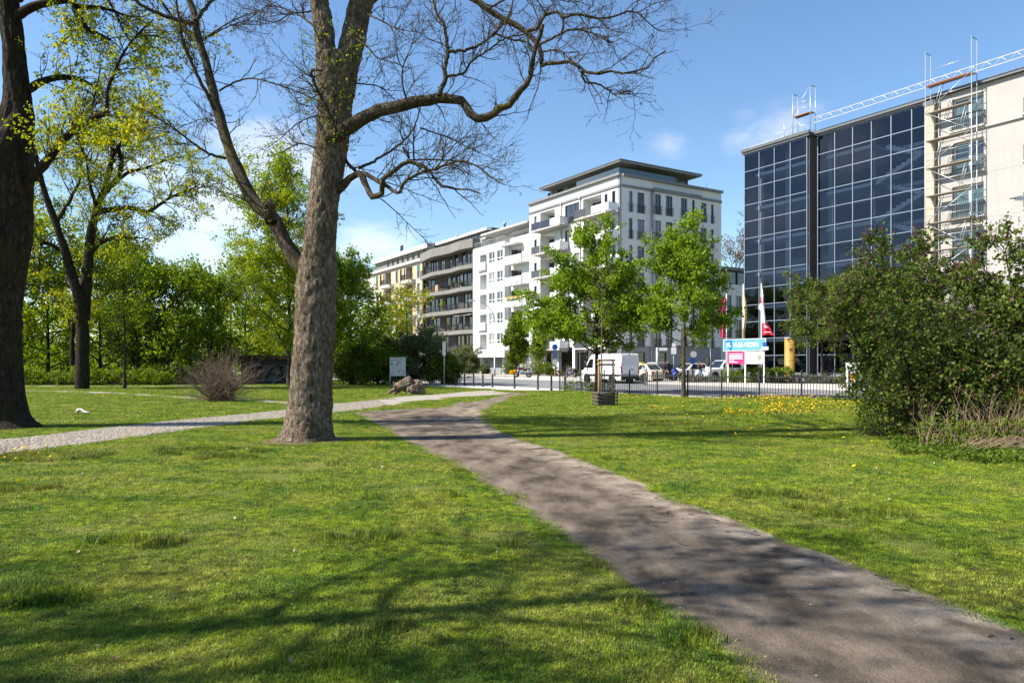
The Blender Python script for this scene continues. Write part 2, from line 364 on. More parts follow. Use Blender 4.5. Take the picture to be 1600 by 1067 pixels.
# ---- ground sheet to the horizon
def build_ground():
    m, nt, b = new_mat('lawn_soil'); N = nt.nodes.new; L = nt.links.new
    b.inputs['Roughness'].default_value = .95; b.inputs['Specular IOR Level'].default_value = .1
    g = N('ShaderNodeNewGeometry')
    a = N('ShaderNodeTexNoise'); a.inputs['Scale'].default_value = .55; a.inputs['Detail'].default_value = 9; a.inputs['Roughness'].default_value = .65; L(g.outputs['Position'], a.inputs['Vector'])
    r = N('ShaderNodeValToRGB'); L(a.outputs[0], r.inputs[0]); e = r.color_ramp.elements
    e[0].position = .3; e[0].color = (.07, .11, .016, 1); e[1].position = .70; e[1].color = (.19, .18, .045, 1)
    L(r.outputs[0], b.inputs['Base Color'])
    f = N('ShaderNodeTexNoise'); f.inputs['Scale'].default_value = 45; f.inputs['Detail'].default_value = 6; L(g.outputs['Position'], f.inputs['Vector'])
    bp = N('ShaderNodeBump'); bp.inputs['Strength'].default_value = .8; bp.inputs['Distance'].default_value = .04; L(f.outputs[0], bp.inputs['Height']); L(bp.outputs[0], b.inputs['Normal'])
    xs = np.concatenate([[-1500, -600, -250, -120], np.arange(-60, 61, 1.5), [120, 250, 600, 1500]])
    ys = np.concatenate([[-600, -200, -60, -20], np.arange(-6, 70, 1.5), [90, 140, 260, 600, 2000]])
    X, Y = np.meshgrid(xs, ys); x, y = X.ravel(), Y.ravel()
    v = np.stack([x, y, rise(x, y)], 1); nx, ny = len(xs), len(ys)
    i = (np.arange(ny - 1)[:, None] * nx + np.arange(nx - 1)[None]).ravel()
    f4 = np.stack([i, i + 1, i + nx + 1, i + nx], 1)
    tag(ob('ground', np_mesh('ground', [(v, f4, 0)], [m])), kind='structure')
build_ground()

# ---- the worn dirt path
DL = [(1.5, -8), (1.42, 0), (1.34, 2.2)] + gpts([(1165, 1067), (1137, 1027), (1094, 996), (1034, 946), (962, 896), (900, 855), (840, 813), (785, 775), (750, 752), (700, 722), (650, 700), (612, 677), (570, 656), (547, 644)])
DR = [(3.6, -8), (3.45, 0), (3.33, 2.8)] + gpts([(1600, 985), (1384, 900), (1337, 883), (1275, 861), (1212, 839), (1165, 820), (1112, 797), (1075, 785), (1035, 770), (1000, 752), (945, 732), (905, 716), (857, 700), (815, 687), (780, 672), (762, 655), (756, 644), (742, 633)])
CL = [(-26, 13.0)] + gpts([(0, 711), (50, 704), (125, 695), (200, 685), (250, 677), (312, 669), (400, 658), (450, 652), (520, 645), (547, 642), (575, 638.5), (612, 633.5), (650, 627.5), (700, 623.5), (750, 619), (800, 614)])
CU = [(-26, 15.9)] + gpts([(0, 687), (75, 680), (150, 670), (225, 662), (300, 654), (400, 645), (450, 640), (520, 631), (575, 626), (612, 621), (675, 616), (725, 612), (770, 609.5)])
SPUR = gpts([(700, 635), (742, 637), (757, 643), (775, 634), (800, 623), (826, 614.5), (800, 613), (770, 621), (735, 629), (716, 628)])
TRAIL_L = [(-45, 43.0)] + gpts([(40, 611.5), (175, 615), (275, 621.5), (330, 623.5), (400, 627), (450, 631), (500, 634)])
TRAIL_U = [(-45, 45.0)] + gpts([(40, 609.8), (175, 613), (275, 619.5), (330, 621.8), (400, 624.5), (450, 628), (505, 629.5)])
def strip(name, A, B, nr, nc, z, mat, jit=0., seed=1, parent=None):
    A = resample(A, nr); B = resample(B, nr); R = np.random.default_rng(seed)
    def wob(P, s):
        w = (vnoise(np.stack([P[:, 0] * 1.7, P[:, 1] * 1.7, np.full(len(P), s)], 1), 3) - .5) * 2 * jit; d = unit2(B - A); return P + d * w[:, None]
    def unit2(a): return a / np.maximum(np.linalg.norm(a, axis=1, keepdims=True), 1e-6)
    A2, B2 = wob(A, 1.5), wob(B, 7.5)
    t = np.linspace(0, 1, nc)
    P = A2[:, None] * (1 - t)[None, :, None] + B2[:, None] * t[None, :, None]
    v = np.concatenate([P.reshape(-1, 2), np.full((nr * nc, 1), z)], 1)
    i = (np.arange(nr - 1)[:, None] * nc + np.arange(nc - 1)[None]).ravel()
    f = np.stack([i, i + 1, i + nc + 1, i + nc], 1)
    me = np_mesh(name, [(v, f, 0)], [mat])
    at_ = me.attributes.new('across', 'FLOAT', 'POINT'); at_.data.foreach_set('value', np.tile(t, nr).astype(np.float32))
    return tag(ob(name, me, parent), kind='structure'), np.concatenate([A2, B2[::-1]])
def dirt_mat():
    m, nt, b = new_mat('trodden_earth'); N = nt.nodes.new; L = nt.links.new
    b.inputs['Roughness'].default_value = .95; b.inputs['Specular IOR Level'].default_value = .12
    g = N('ShaderNodeNewGeometry'); at_ = N('ShaderNodeAttribute'); at_.attribute_name = 'across'
    mp = N('ShaderNodeMapping'); mp.inputs['Scale'].default_value = (1.0, .45, 1); mp.inputs['Rotation'].default_value = (0, 0, .45); L(g.outputs['Position'], mp.inputs[0])
    a = N('ShaderNodeTexNoise'); a.inputs['Scale'].default_value = 2.1; a.inputs['Detail'].default_value = 12; a.inputs['Roughness'].default_value = .62; L(mp.outputs[0], a.inputs['Vector'])
    r = N('ShaderNodeValToRGB'); L(a.outputs[0], r.inputs[0]); e = r.color_ramp.elements
    e[0].position = .36; e[0].color = (.066, .052, .038, 1); e[1].position = .66; e[1].color = (.27, .212, .160, 1)
    # dry sand trodden out along both edges, more on the right one
    ed = N('ShaderNodeValToRGB'); L(at_.outputs['Fac'], ed.inputs[0]); k = ed.color_ramp.elements
    k[0].position = 0; k[0].color = (.25, .25, .25, 1); k[1].position = 1; k[1].color = (.95, .95, .95, 1)
    for p, v in ((.12, 0.), (.62, 0.02), (.82, .75)):
        q = k.new(p); q.color = (v, v, v, 1)
    w = N('ShaderNodeTexNoise'); w.inputs['Scale'].default_value = 2.6; w.inputs['Detail'].default_value = 8; L(g.outputs['Position'], w.inputs['Vector'])
    mm = N('ShaderNodeMath'); mm.operation = 'MULTIPLY'; L(ed.outputs[0], mm.inputs[0])
    wr = N('ShaderNodeMapRange'); L(w.outputs[0], wr.inputs[0]); wr.inputs[1].default_value = .42; wr.inputs[2].default_value = .58; L(wr.outputs[0], mm.inputs[1])
    mx = N('ShaderNodeMix'); mx.data_type = 'RGBA'; L(mm.outputs[0], mx.inputs[0]); L(r.outputs[0], mx.inputs[6]); mx.inputs[7].default_value = (.40, .325, .25, 1)
    # grit
    f = N('ShaderNodeTexNoise'); f.inputs['Scale'].default_value = 75; f.inputs['Detail'].default_value = 5; f.inputs['Roughness'].default_value = .7; L(g.outputs['Position'], f.inputs['Vector'])
    fr = N('ShaderNodeMapRange'); L(f.outputs[0], fr.inputs[0]); fr.inputs[1].default_value = .3; fr.inputs[2].default_value = .7; fr.inputs[3].default_value = .6; fr.inputs[4].default_value = 1.4
    mu = N('ShaderNodeMix'); mu.data_type = 'RGBA'; mu.blend_type = 'MULTIPLY'; mu.inputs[0].default_value = 1; L(mx.outputs[2], mu.inputs[6]); L(fr.outputs[0], mu.inputs[7])
    L(mu.outputs[2], b.inputs['Base Color'])
    s = N('ShaderNodeMath'); s.operation = 'ADD'; L(f.outputs[0], s.inputs[0]); L(a.outputs[0], s.inputs[1])
    bp = N('ShaderNodeBump'); bp.inputs['Strength'].default_value = .9; bp.inputs['Distance'].default_value = .035; L(s.outputs[0], bp.inputs['Height']); L(bp.outputs[0], b.inputs['Normal'])
    return m
M['dirt'] = dirt_mat()
dirt_path, DIRT = strip('dirt_path', DL, DR, 90, 14, .004, M['dirt'], .10)
cob_path, COB = strip('cobbled_path', CL, CU, 110, 5, .004, M['path_grit'], .09, 2)
trail, TRAIL = strip('worn_trail', TRAIL_L, TRAIL_U, 60, 4, .012, M['path_grit'], .15, 3)
PATH2_A = [(-70, 52.6), (-8, 52.9), (-4.2, 52.6)]; PATH2_B = [(-70, 54.3), (-8, 54.4), (-4.6, 54.8)]
path2, PATH2 = strip('back_path', PATH2_A, PATH2_B, 30, 3, .008, M['path_grit'], .1, 4)
sp = bpy.data.meshes.new('dirt_spur'); sp.from_pydata([(x, y, .008) for x, y in SPUR], [], [tuple(range(len(SPUR)))]); sp.materials.append(M['dirt'])
tag(ob('dirt_spur_path', sp), kind='structure')

def cobbles():
    """little mosaic setts of the near part of the path: too small to pick apart singly"""
    R = np.random.default_rng(5); A = resample(CL, 900); B = resample(CU, 900)
    d = np.concatenate([[0], np.cumsum(np.linalg.norm(np.diff((A + B) / 2, axis=0), axis=1))])
    s = .092; out = []
    for u in np.arange(0, d[-1], s):
        a = np.array([np.interp(u, d, A[:, 0]), np.interp(u, d, A[:, 1])]); b = np.array([np.interp(u, d, B[:, 0]), np.interp(u, d, B[:, 1])])
        if (a[1] + b[1]) / 2 > 31: break
        w = np.linalg.norm(b - a); n = max(2, int(w / s)); t = (np.arange(n) + .5) / n + R.normal(0, .006, n); t = t[(t > .04) & (t < .97)]
        out.append(a[None] + (b - a)[None] * t[:, None] + R.normal(0, .008, (len(t), 2)))
    P = np.concatenate(out); n = len(P); h = R.uniform(.012, .022, n); a = R.uniform(-.3, .3, n) + .6; r = R.uniform(.036, .046, (n, 4))
    vs = []
    for lev, k in ((0, 1.0), (1, .86)):
        for c in range(4):
            w = a + c * math.pi / 2 + R.normal(0, .12, n)
            vs.append(np.stack([P[:, 0] + np.cos(w) * r[:, c] * 1.3 * k, P[:, 1] + np.sin(w) * r[:, c] * 1.3 * k, np.full(n, .002) if lev == 0 else h], 1))
    v = np.stack(vs, 1).reshape(-1, 3); b = np.arange(n) * 8
    fs = [np.stack([b + 4, b + 5, b + 6, b + 7], 1)] + [np.stack([b + c, b + (c + 1) % 4, b + 4 + (c + 1) % 4, b + 4 + c], 1) for c in range(4)]
    me = np_mesh('sett', [(v, np.concatenate(fs), 0)], [sett_mat()], smooth=False)
    tag(ob('sett', me, cob_path), kind='stuff')
def sett_mat():
    m, nt, b = new_mat('sett_stone'); N = nt.nodes.new; L = nt.links.new
    b.inputs['Roughness'].default_value = .9; b.inputs['Specular IOR Level'].default_value = .2
    g = N('ShaderNodeNewGeometry'); r = N('ShaderNodeValToRGB'); L(g.outputs['Random Per Island'], r.inputs[0]); e = r.color_ramp.elements
    e[0].color = (.24, .205, .165, 1); e[1].color = (.36, .31, .25, 1)
    L(r.outputs[0], b.inputs['Base Color']); return m
cobbles()

# ---- road, pavements, kerbs (street coordinates: p across, q along)
def sheet(name, poly, z, mat, kind='structure'):
    me = bpy.data.meshes.new(name); me.from_pydata([tuple(w) for w in poly], [], [tuple(range(len(poly)))]); me.materials.append(mat); me.transform(Matrix.Translation((0, 0, z)))
    return tag(ob(name, me), kind=kind)
P_NEAR, P_FAR = 26.9, 40.6
sheet('road', [pq(P_NEAR, -60), pq(P_FAR, -60), pq(P_FAR, 260), pq(P_NEAR, 260)], .016, M['asphalt'])
sheet('near_pavement', [pq(23.4, 38), pq(25.9, 36), pq(26.2, -60), pq(26.75, -60), pq(26.75, 260), pq(23.4, 260)], .020, M['paving'])
k = MB(); k.prism([pq(26.75, -60)[:2], pq(26.9, -60)[:2], pq(26.9, 260)[:2], pq(26.75, 260)[:2]], 0, .045); tag(k.build('near_kerb', M['kerb']), kind='structure')
k = MB(); k.prism([pq(P_FAR + .16, -60)[:2], pq(72, -60)[:2], pq(72, 260)[:2], pq(P_FAR + .16, 260)[:2]], -.2, .15); tag(k.build('far_pavement', M['paving']), kind='structure')
k = MB(); k.prism([pq(P_FAR, -60)[:2], pq(P_FAR + .16, -60)[:2], pq(P_FAR + .16, 260)[:2], pq(P_FAR, 260)[:2]], -.2, .155); tag(k.build('far_kerb', M['kerb']), kind='structure')
for j in range(22):
    q0 = -20 + j * 9.0
    sheet('road_marking', [pq(33.7, q0), pq(33.82, q0), pq(33.82, q0 + 4.5), pq(33.7, q0 + 4.5)], .021, M['line_white'])
sheet('parking_line', [pq(38.4, -60), pq(38.5, -60), pq(38.5, 260), pq(38.4, 260)], .021, M['line_white'])
# planting beds in front of the houses
SOIL = mk('bed_soil', (.085, .06, .042), .95, .3, 4, .5, 40)
sheet('planting_bed', [pq(52.6, 66), pq(55.2, 66), pq(55.2, 118), pq(52.6, 118)], .154, SOIL)
sheet('planting_bed', [pq(48.4, 22.0), pq(53.2, 22.0), pq(53.2, 43), pq(48.4, 43)], .154, SOIL)

# ---- grass
def grass_mat(name, k=1.0):
    m = bpy.data.materials.new(name); m.use_nodes = True; nt = m.node_tree; nt.nodes.clear(); N = nt.nodes.new; L = nt.links.new
    out = N('ShaderNodeOutputMaterial'); g = N('ShaderNodeNewGeometry')
    a = N('ShaderNodeTexNoise'); a.inputs['Scale'].default_value = 1.5; a.inputs['Detail'].default_value = 9; a.inputs['Roughness'].default_value = .74; L(g.outputs['Position'], a.inputs['Vector'])
    r = N('ShaderNodeValToRGB'); L(a.outputs[0], r.inputs[0]); e = r.color_ramp.elements
    e[0].position = .40; e[0].color = (.085 * k, .185 * k, .016 * k, 1); e[1].position = .60; e[1].color = (.31 * k, .385 * k, .022 * k, 1)
    b = N('ShaderNodeTexNoise'); b.inputs['Scale'].default_value = .62; b.inputs['Detail'].default_value = 9; b.inputs['Roughness'].default_value = .7
    mp = N('ShaderNodeMapping'); mp.inputs['Location'].default_value = (31, 7, 0); L(g.outputs['Position'], mp.inputs[0]); L(mp.outputs[0], b.inputs['Vector'])
    br = N('ShaderNodeMapRange'); L(b.outputs[0], br.inputs[0]); br.inputs[1].default_value = .47; br.inputs[2].default_value = .60; br.inputs[4].default_value = .8
    # single dry blades
    pi = N('ShaderNodeMapRange'); L(g.outputs['Random Per Island'], pi.inputs[0]); pi.inputs[1].default_value = .55; pi.inputs[2].default_value = 1; pi.inputs[3].default_value = .35; pi.inputs[4].default_value = 1.3
    mu = N('ShaderNodeMath'); mu.operation = 'MULTIPLY'; mu.use_clamp = True; L(br.outputs[0], mu.inputs[0]); L(pi.outputs[0], mu.inputs[1])
    mx = N('ShaderNodeMix'); mx.data_type = 'RGBA'; L(mu.outputs[0], mx.inputs[0]); L(r.outputs[0], mx.inputs[6]); mx.inputs[7].default_value = (.42 * k, .37 * k, .08 * k, 1)
    rv = N('ShaderNodeMapRange'); L(g.outputs['Random Per Island'], rv.inputs[0]); rv.inputs[3].default_value = .65; rv.inputs[4].default_value = 1.35
    c3 = N('ShaderNodeTexNoise'); c3.inputs['Scale'].default_value = 8.5; c3.inputs['Detail'].default_value = 3; c3.inputs['Roughness'].default_value = .6; L(g.outputs['Position'], c3.inputs['Vector'])
    cr = N('ShaderNodeMapRange'); L(c3.outputs[0], cr.inputs[0]); cr.inputs[1].default_value = .33; cr.inputs[2].default_value = .67; cr.inputs[3].default_value = .40; cr.inputs[4].default_value = 1.42
    cm = N('ShaderNodeMath'); cm.operation = 'MULTIPLY'; L(rv.outputs[0], cm.inputs[0]); L(cr.outputs[0], cm.inputs[1])
    m2 = N('ShaderNodeMix'); m2.data_type = 'RGBA'; m2.blend_type = 'MULTIPLY'; m2.inputs[0].default_value = 1; L(mx.outputs[2], m2.inputs[6]); L(cm.outputs[0], m2.inputs[7])
    p = N('ShaderNodeBsdfPrincipled'); p.inputs['Roughness'].default_value = .5; p.inputs['Specular IOR Level'].default_value = .25; L(m2.outputs[2], p.inputs['Base Color'])
    t = N('ShaderNodeBsdfTranslucent'); L(m2.outputs[2], t.inputs[0])
    s = N('ShaderNodeMixShader'); s.inputs[0].default_value = .38; L(p.outputs[0], s.inputs[1]); L(t.outputs[0], s.inputs[2]); L(s.outputs[0], out.inputs[0]); return m
M['grass'] = grass_mat('grass_blade'); M['grass_lush'] = grass_mat('lush_blade', .62)
def blades(R, n, rad, h0, h1, w, lean=.5):
    a = R.uniform(0, 2 * np.pi, n); d = rad * np.sqrt(R.uniform(0, 1, n)); x, y = np.cos(a) * d, np.sin(a) * d
    h = R.uniform(h0, h1, n) * (1 - .35 * d / rad); b = R.uniform(0, 2 * np.pi, n); le = np.abs(R.normal(0, lean, n)) * h
    wx, wy = -np.sin(b) * w / 2, np.cos(b) * w / 2; cx, cy = np.cos(b) * le, np.sin(b) * le
    vs = np.stack([np.stack([x - wx, y - wy, np.full(n, -.01)], 1), np.stack([x + wx, y + wy, np.full(n, -.01)], 1),
                   np.stack([x + wx * .8 + cx * .35, y + wy * .8 + cy * .35, h * .6], 1), np.stack([x - wx * .8 + cx * .35, y - wy * .8 + cy * .35, h * .6], 1),
                   np.stack([x + cx, y + cy, h * np.sqrt(np.clip(1 - (le / np.maximum(h, 1e-4)) ** 2 * .4, .2, 1))], 1)], 1).reshape(-1, 3)
    k = np.arange(n) * 5
    return vs, np.stack([k, k + 1, k + 2, k + 3], 1), np.stack([k + 3, k + 2, k + 4], 1)
GCOL = bpy.data.collections.new('grass_patches')
def patch(i, n, rad, h0, h1, w, lean, mat='grass'):
    R = np.random.default_rng(100 + i); v, q, t = blades(R, n, rad, h0, h1, w, lean)
    me = np_mesh('grass_patch', [(v, q, 0), (np.zeros((0, 3)), np.zeros((0, 3)), 0)], [M['grass']])
    me2 = bpy.data.meshes.new('grass_patch'); 
    me2.vertices.add(len(v)); me2.vertices.foreach_set('co', v.astype(np.float32).ravel())
    loops = np.concatenate([q.ravel(), t.ravel()]).astype(np.int32); tot = np.concatenate([np.full(len(q), 4), np.full(len(t), 3)]).astype(np.int32)
    me2.loops.add(len(loops)); me2.loops.foreach_set('vertex_index', loops); me2.polygons.add(len(tot))
    me2.polygons.foreach_set('loop_start', np.concatenate([[0], np.cumsum(tot)[:-1]]).astype(np.int32)); me2.polygons.foreach_set('loop_total', tot)
    me2.materials.append(M[mat]); me2.update(calc_edges=True)
    bpy.data.meshes.remove(me)
    o = bpy.data.objects.new('grass_patch_%02d' % i, me2); GCOL.objects.link(o)
# 0-3 short mown, 4-5 fine upright, 6-7 taller tuft, 8-9 coarse for the distance
for i in range(4): patch(i, 300, .20, .010, .030, .0042, 1.0)
for i in range(4, 6): patch(i, 220, .17, .018, .045, .004, .8)
for i in range(6, 8): patch(i, 150, .13, .04, .11, .005, .6, 'grass_lush')
for i in range(8, 10): patch(i, 320, .42, .02, .055, .011, .9)
def lawn_ok(x, y, m=0.):
    p = pcoord(x, y); w = (n2(x, y, 2.2, 4) - .5) * .22
    ok = (p < 25.9) & ~((p > 23.2) & (qcoord(x, y) > 35.5))
    for poly in (DIRT, COB, np.array(SPUR), TRAIL, PATH2): ok &= ~inside(poly, x + w, y + w * .6)
    return ok
GX, GY, GS, GI = [], [], [], []
R = np.random.default_rng(77)
def spread(y0, y1, step, kinds, probs, s0, s1, fall=.78, xlim=None):
    ys = np.arange(y0, y1, step); X = []; Y = []
    for y in ys:
        w = y * fall + 3.4; xs = np.arange(-w, w, step); X.append(xs); Y.append(np.full(len(xs), y))
    x = np.concatenate(X) + R.uniform(-.5, .5, sum(map(len, X))) * step; y = np.concatenate(Y); y = y + R.uniform(-.5, .5, len(y)) * step
    ok = lawn_ok(x, y); x, y = x[ok], y[ok]
    # bare, thin spots
    th = n2(x, y, .9, 9) * .6 + n2(x, y, 2.7, 2) * .4
    keep = R.uniform(0, 1, len(x)) < np.clip((.78 - th) * 6, .3, 1); x, y, th = x[keep], y[keep], th[keep]
    idx = R.choice(kinds, len(x), p=probs)
    lush = n2(x, y, .7, 21) * .5 + n2(x, y, 2.3, 22) * .5
    if y0 < 20:
        tall = (lush > .64) & (R.uniform(0, 1, len(x)) < .5); idx[tall] = R.choice([4, 5, 6, 7], tall.sum(), p=[.485, .485, .015, .015])
    GX.append(x); GY.append(y); GS.append(R.uniform(s0, s1, len(x)) * (.8 + .45 * lush)); GI.append(idx)
spread(2.6, 9, .135, [0, 1, 2, 3], [.25] * 4, .85, 1.15)
spread(9, 20, .24, [0, 1, 2, 3, 4, 5], [.22] * 4 + [.06] * 2, 1.1, 1.5)
spread(20, 34, .44, [8, 9], [.5, .5], .9, 1.2)
spread(34, 72, .72, [8, 9], [.5, .5], 1.4, 1.9)
# dark lush clumps standing in the mown lawn
for px, py, r, n in [(35, 935, .30, 60), (20, 765, .35, 40), (330, 705, .8, 40), (350, 715, .5, 20), (65, 714, 1.0, 50), (1000, 800, .4, 16), (560, 840, .3, 12), (1330, 800, .5, 22), (1230, 775, .5, 18), (205, 850, .3, 14), (1245, 905, .3, 10), (1035, 945, .25, 12), (1120, 990, .22, 10)]:
    c = ground(px, py); a = R.uniform(0, 6.28, n); d = r * np.sqrt(R.uniform(0, 1, n)); x = c.x + np.cos(a) * d * 1.4; y = c.y + np.sin(a) * d * .7
    ok = lawn_ok(x, y); x, y = x[ok], y[ok]
    GX.append(x); GY.append(y); GS.append(R.uniform(.8, 1.3, len(x))); GI.append(R.choice([6, 7, 5], len(x)))
# a fringe of longer grass along the edges of the paths
for E, side in ((DL, -1), (DR, 1), (CL, -1), (CU, 1)):
    E2 = resample(E, 900); E2 = E2[(E2[:, 1] > 2.5) & (E2[:, 1] < 30)]
    x = E2[:, 0] + R.normal(0, .06, len(E2)) + side * .05; y = E2[:, 1] + R.normal(0, .06, len(E2))
    if E in (CL, CU): y = y + side * .06
    ok = lawn_ok(x, y) & (R.uniform(0, 1, len(x)) < .8); x, y = x[ok], y[ok]
    GX.append(x); GY.append(y); GS.append(R.uniform(.55, 1.0, len(x))); GI.append(R.choice([4, 5, 6, 7, 0, 1], len(x), p=[.28, .28, .02, .02, .2, .2]))
def scatter(name, col, x, y, z, s, idx, Rg, label=None):
    n = len(x); me = bpy.data.meshes.new(name); me.vertices.add(n); me.vertices.foreach_set('co', np.stack([x, y, z], 1).astype(np.float32).ravel())
    for nm, ty, val in (('size', 'FLOAT', s.astype(np.float32)), ('turn', 'FLOAT', Rg.uniform(0, 6.28, n).astype(np.float32)), ('pick', 'INT', idx.astype(np.int32))):
        a = me.attributes.new(nm, ty, 'POINT'); a.data.foreach_set('value', val)
    o = ob(name, me); tag(o, kind='stuff', label=label)
    ng = bpy.data.node_groups.new(name + '_scatter', 'GeometryNodeTree')
    ng.interface.new_socket('Geometry', in_out='INPUT', socket_type='NodeSocketGeometry'); ng.interface.new_socket('Geometry', in_out='OUTPUT', socket_type='NodeSocketGeometry')
    N = ng.nodes.new; L = ng.links.new
    gi = N('NodeGroupInput'); go = N('NodeGroupOutput'); ip = N('GeometryNodeInstanceOnPoints'); ci = N('GeometryNodeCollectionInfo')
    ci.inputs['Collection'].default_value = col; ci.inputs['Separate Children'].default_value = True; ci.inputs['Reset Children'].default_value = True
    def attr(nm, ty):
        a = N('GeometryNodeInputNamedAttribute'); a.data_type = ty; a.inputs['Name'].default_value = nm; return a.outputs['Attribute']
    cx = N('ShaderNodeCombineXYZ'); L(attr('turn', 'FLOAT'), cx.inputs[2])
    L(gi.outputs[0], ip.inputs['Points']); L(ci.outputs[0], ip.inputs['Instance']); ip.inputs['Pick Instance'].default_value = True
    L(attr('pick', 'INT'), ip.inputs['Instance Index']); L(cx.outputs[0], ip.inputs['Rotation']); L(attr('size', 'FLOAT'), ip.inputs['Scale'])
    L(ip.outputs[0], go.inputs[0])
    md = o.modifiers.new('scatter', 'NODES'); md.node_group = ng
    return o
gx, gy = np.concatenate(GX), np.concatenate(GY)
scatter('grass', GCOL, gx, gy, rise(gx, gy), np.concatenate(GS), np.concatenate(GI), R)
print('grass points', len(gx))
# ================================================================== BUILDINGS
def along(px, O, e):
    r = (px - 800) / FPX; return (r * O[1] - O[0]) / (e[0] - r * e[1])
E1 = (0.5287, -0.8488); E2 = (0.8488, 0.5287)
def off(O, y): return (O[0] + E2[0] * y, O[1] + E2[1] * y)
_mc = {}
def cached(key, fn):
    if key not in _mc: _mc[key] = fn()
    return _mc[key]
def win_mesh(w, h, nx, tr, t, mat):
    def f():
        b = MB(); d = .07
        b.box(0, t, 0, d, 0, h); b.box(w - t, w, 0, d, 0, h); b.box(t, w - t, 0, d, 0, t); b.box(t, w - t, 0, d, h - t, h)
        for i in range(1, nx): x = w * i / nx; b.box(x - t * .6, x + t * .6, .004, d - .004, t, h - t)
        xs = [0] + [w * i / nx for i in range(1, nx)] + [w]
        for z in tr:
            for i in range(nx): b.box(xs[i] + t * .7, xs[i + 1] - t * .7, .006, d - .006, z - t * .4, z + t * .4)
        return b.mesh('window', mat)
    return cached(('w', round(w, 2), round(h, 2), nx, tuple(tr), t, mat.name), f)
def pane_mesh(w, h, mat):
    return cached(('p', round(w, 2), round(h, 2), mat.name), lambda: MB().box(.03, w - .03, .03, .042, .03, h - .03).mesh('pane', mat))
def rail_mesh(w, h, mat, step=.13, sides=.22):
    def f():
        b = MB(); b.box(0, w, -.02, .02, h - .05, h); b.box(0, w, -.015, .015, .03, .07)
        n = max(2, int(w / step))
        for i in range(n + 1): x = .012 + (w - .024) * i / n; b.box(x - .011, x + .011, -.011, .011, .07, h - .05)
        if sides:
            for x in (0, w - .03): b.box(x, x + .03, .02, sides, h - .045, h - .005); b.box(x, x + .03, .02, sides, .035, .065); b.box(x, x + .03, sides * .5 - .01, sides * .5 + .01, .065, h - .045)
        return b.mesh('railing', mat)
    return cached(('r', round(w, 2), h, mat.name, step, sides), f)
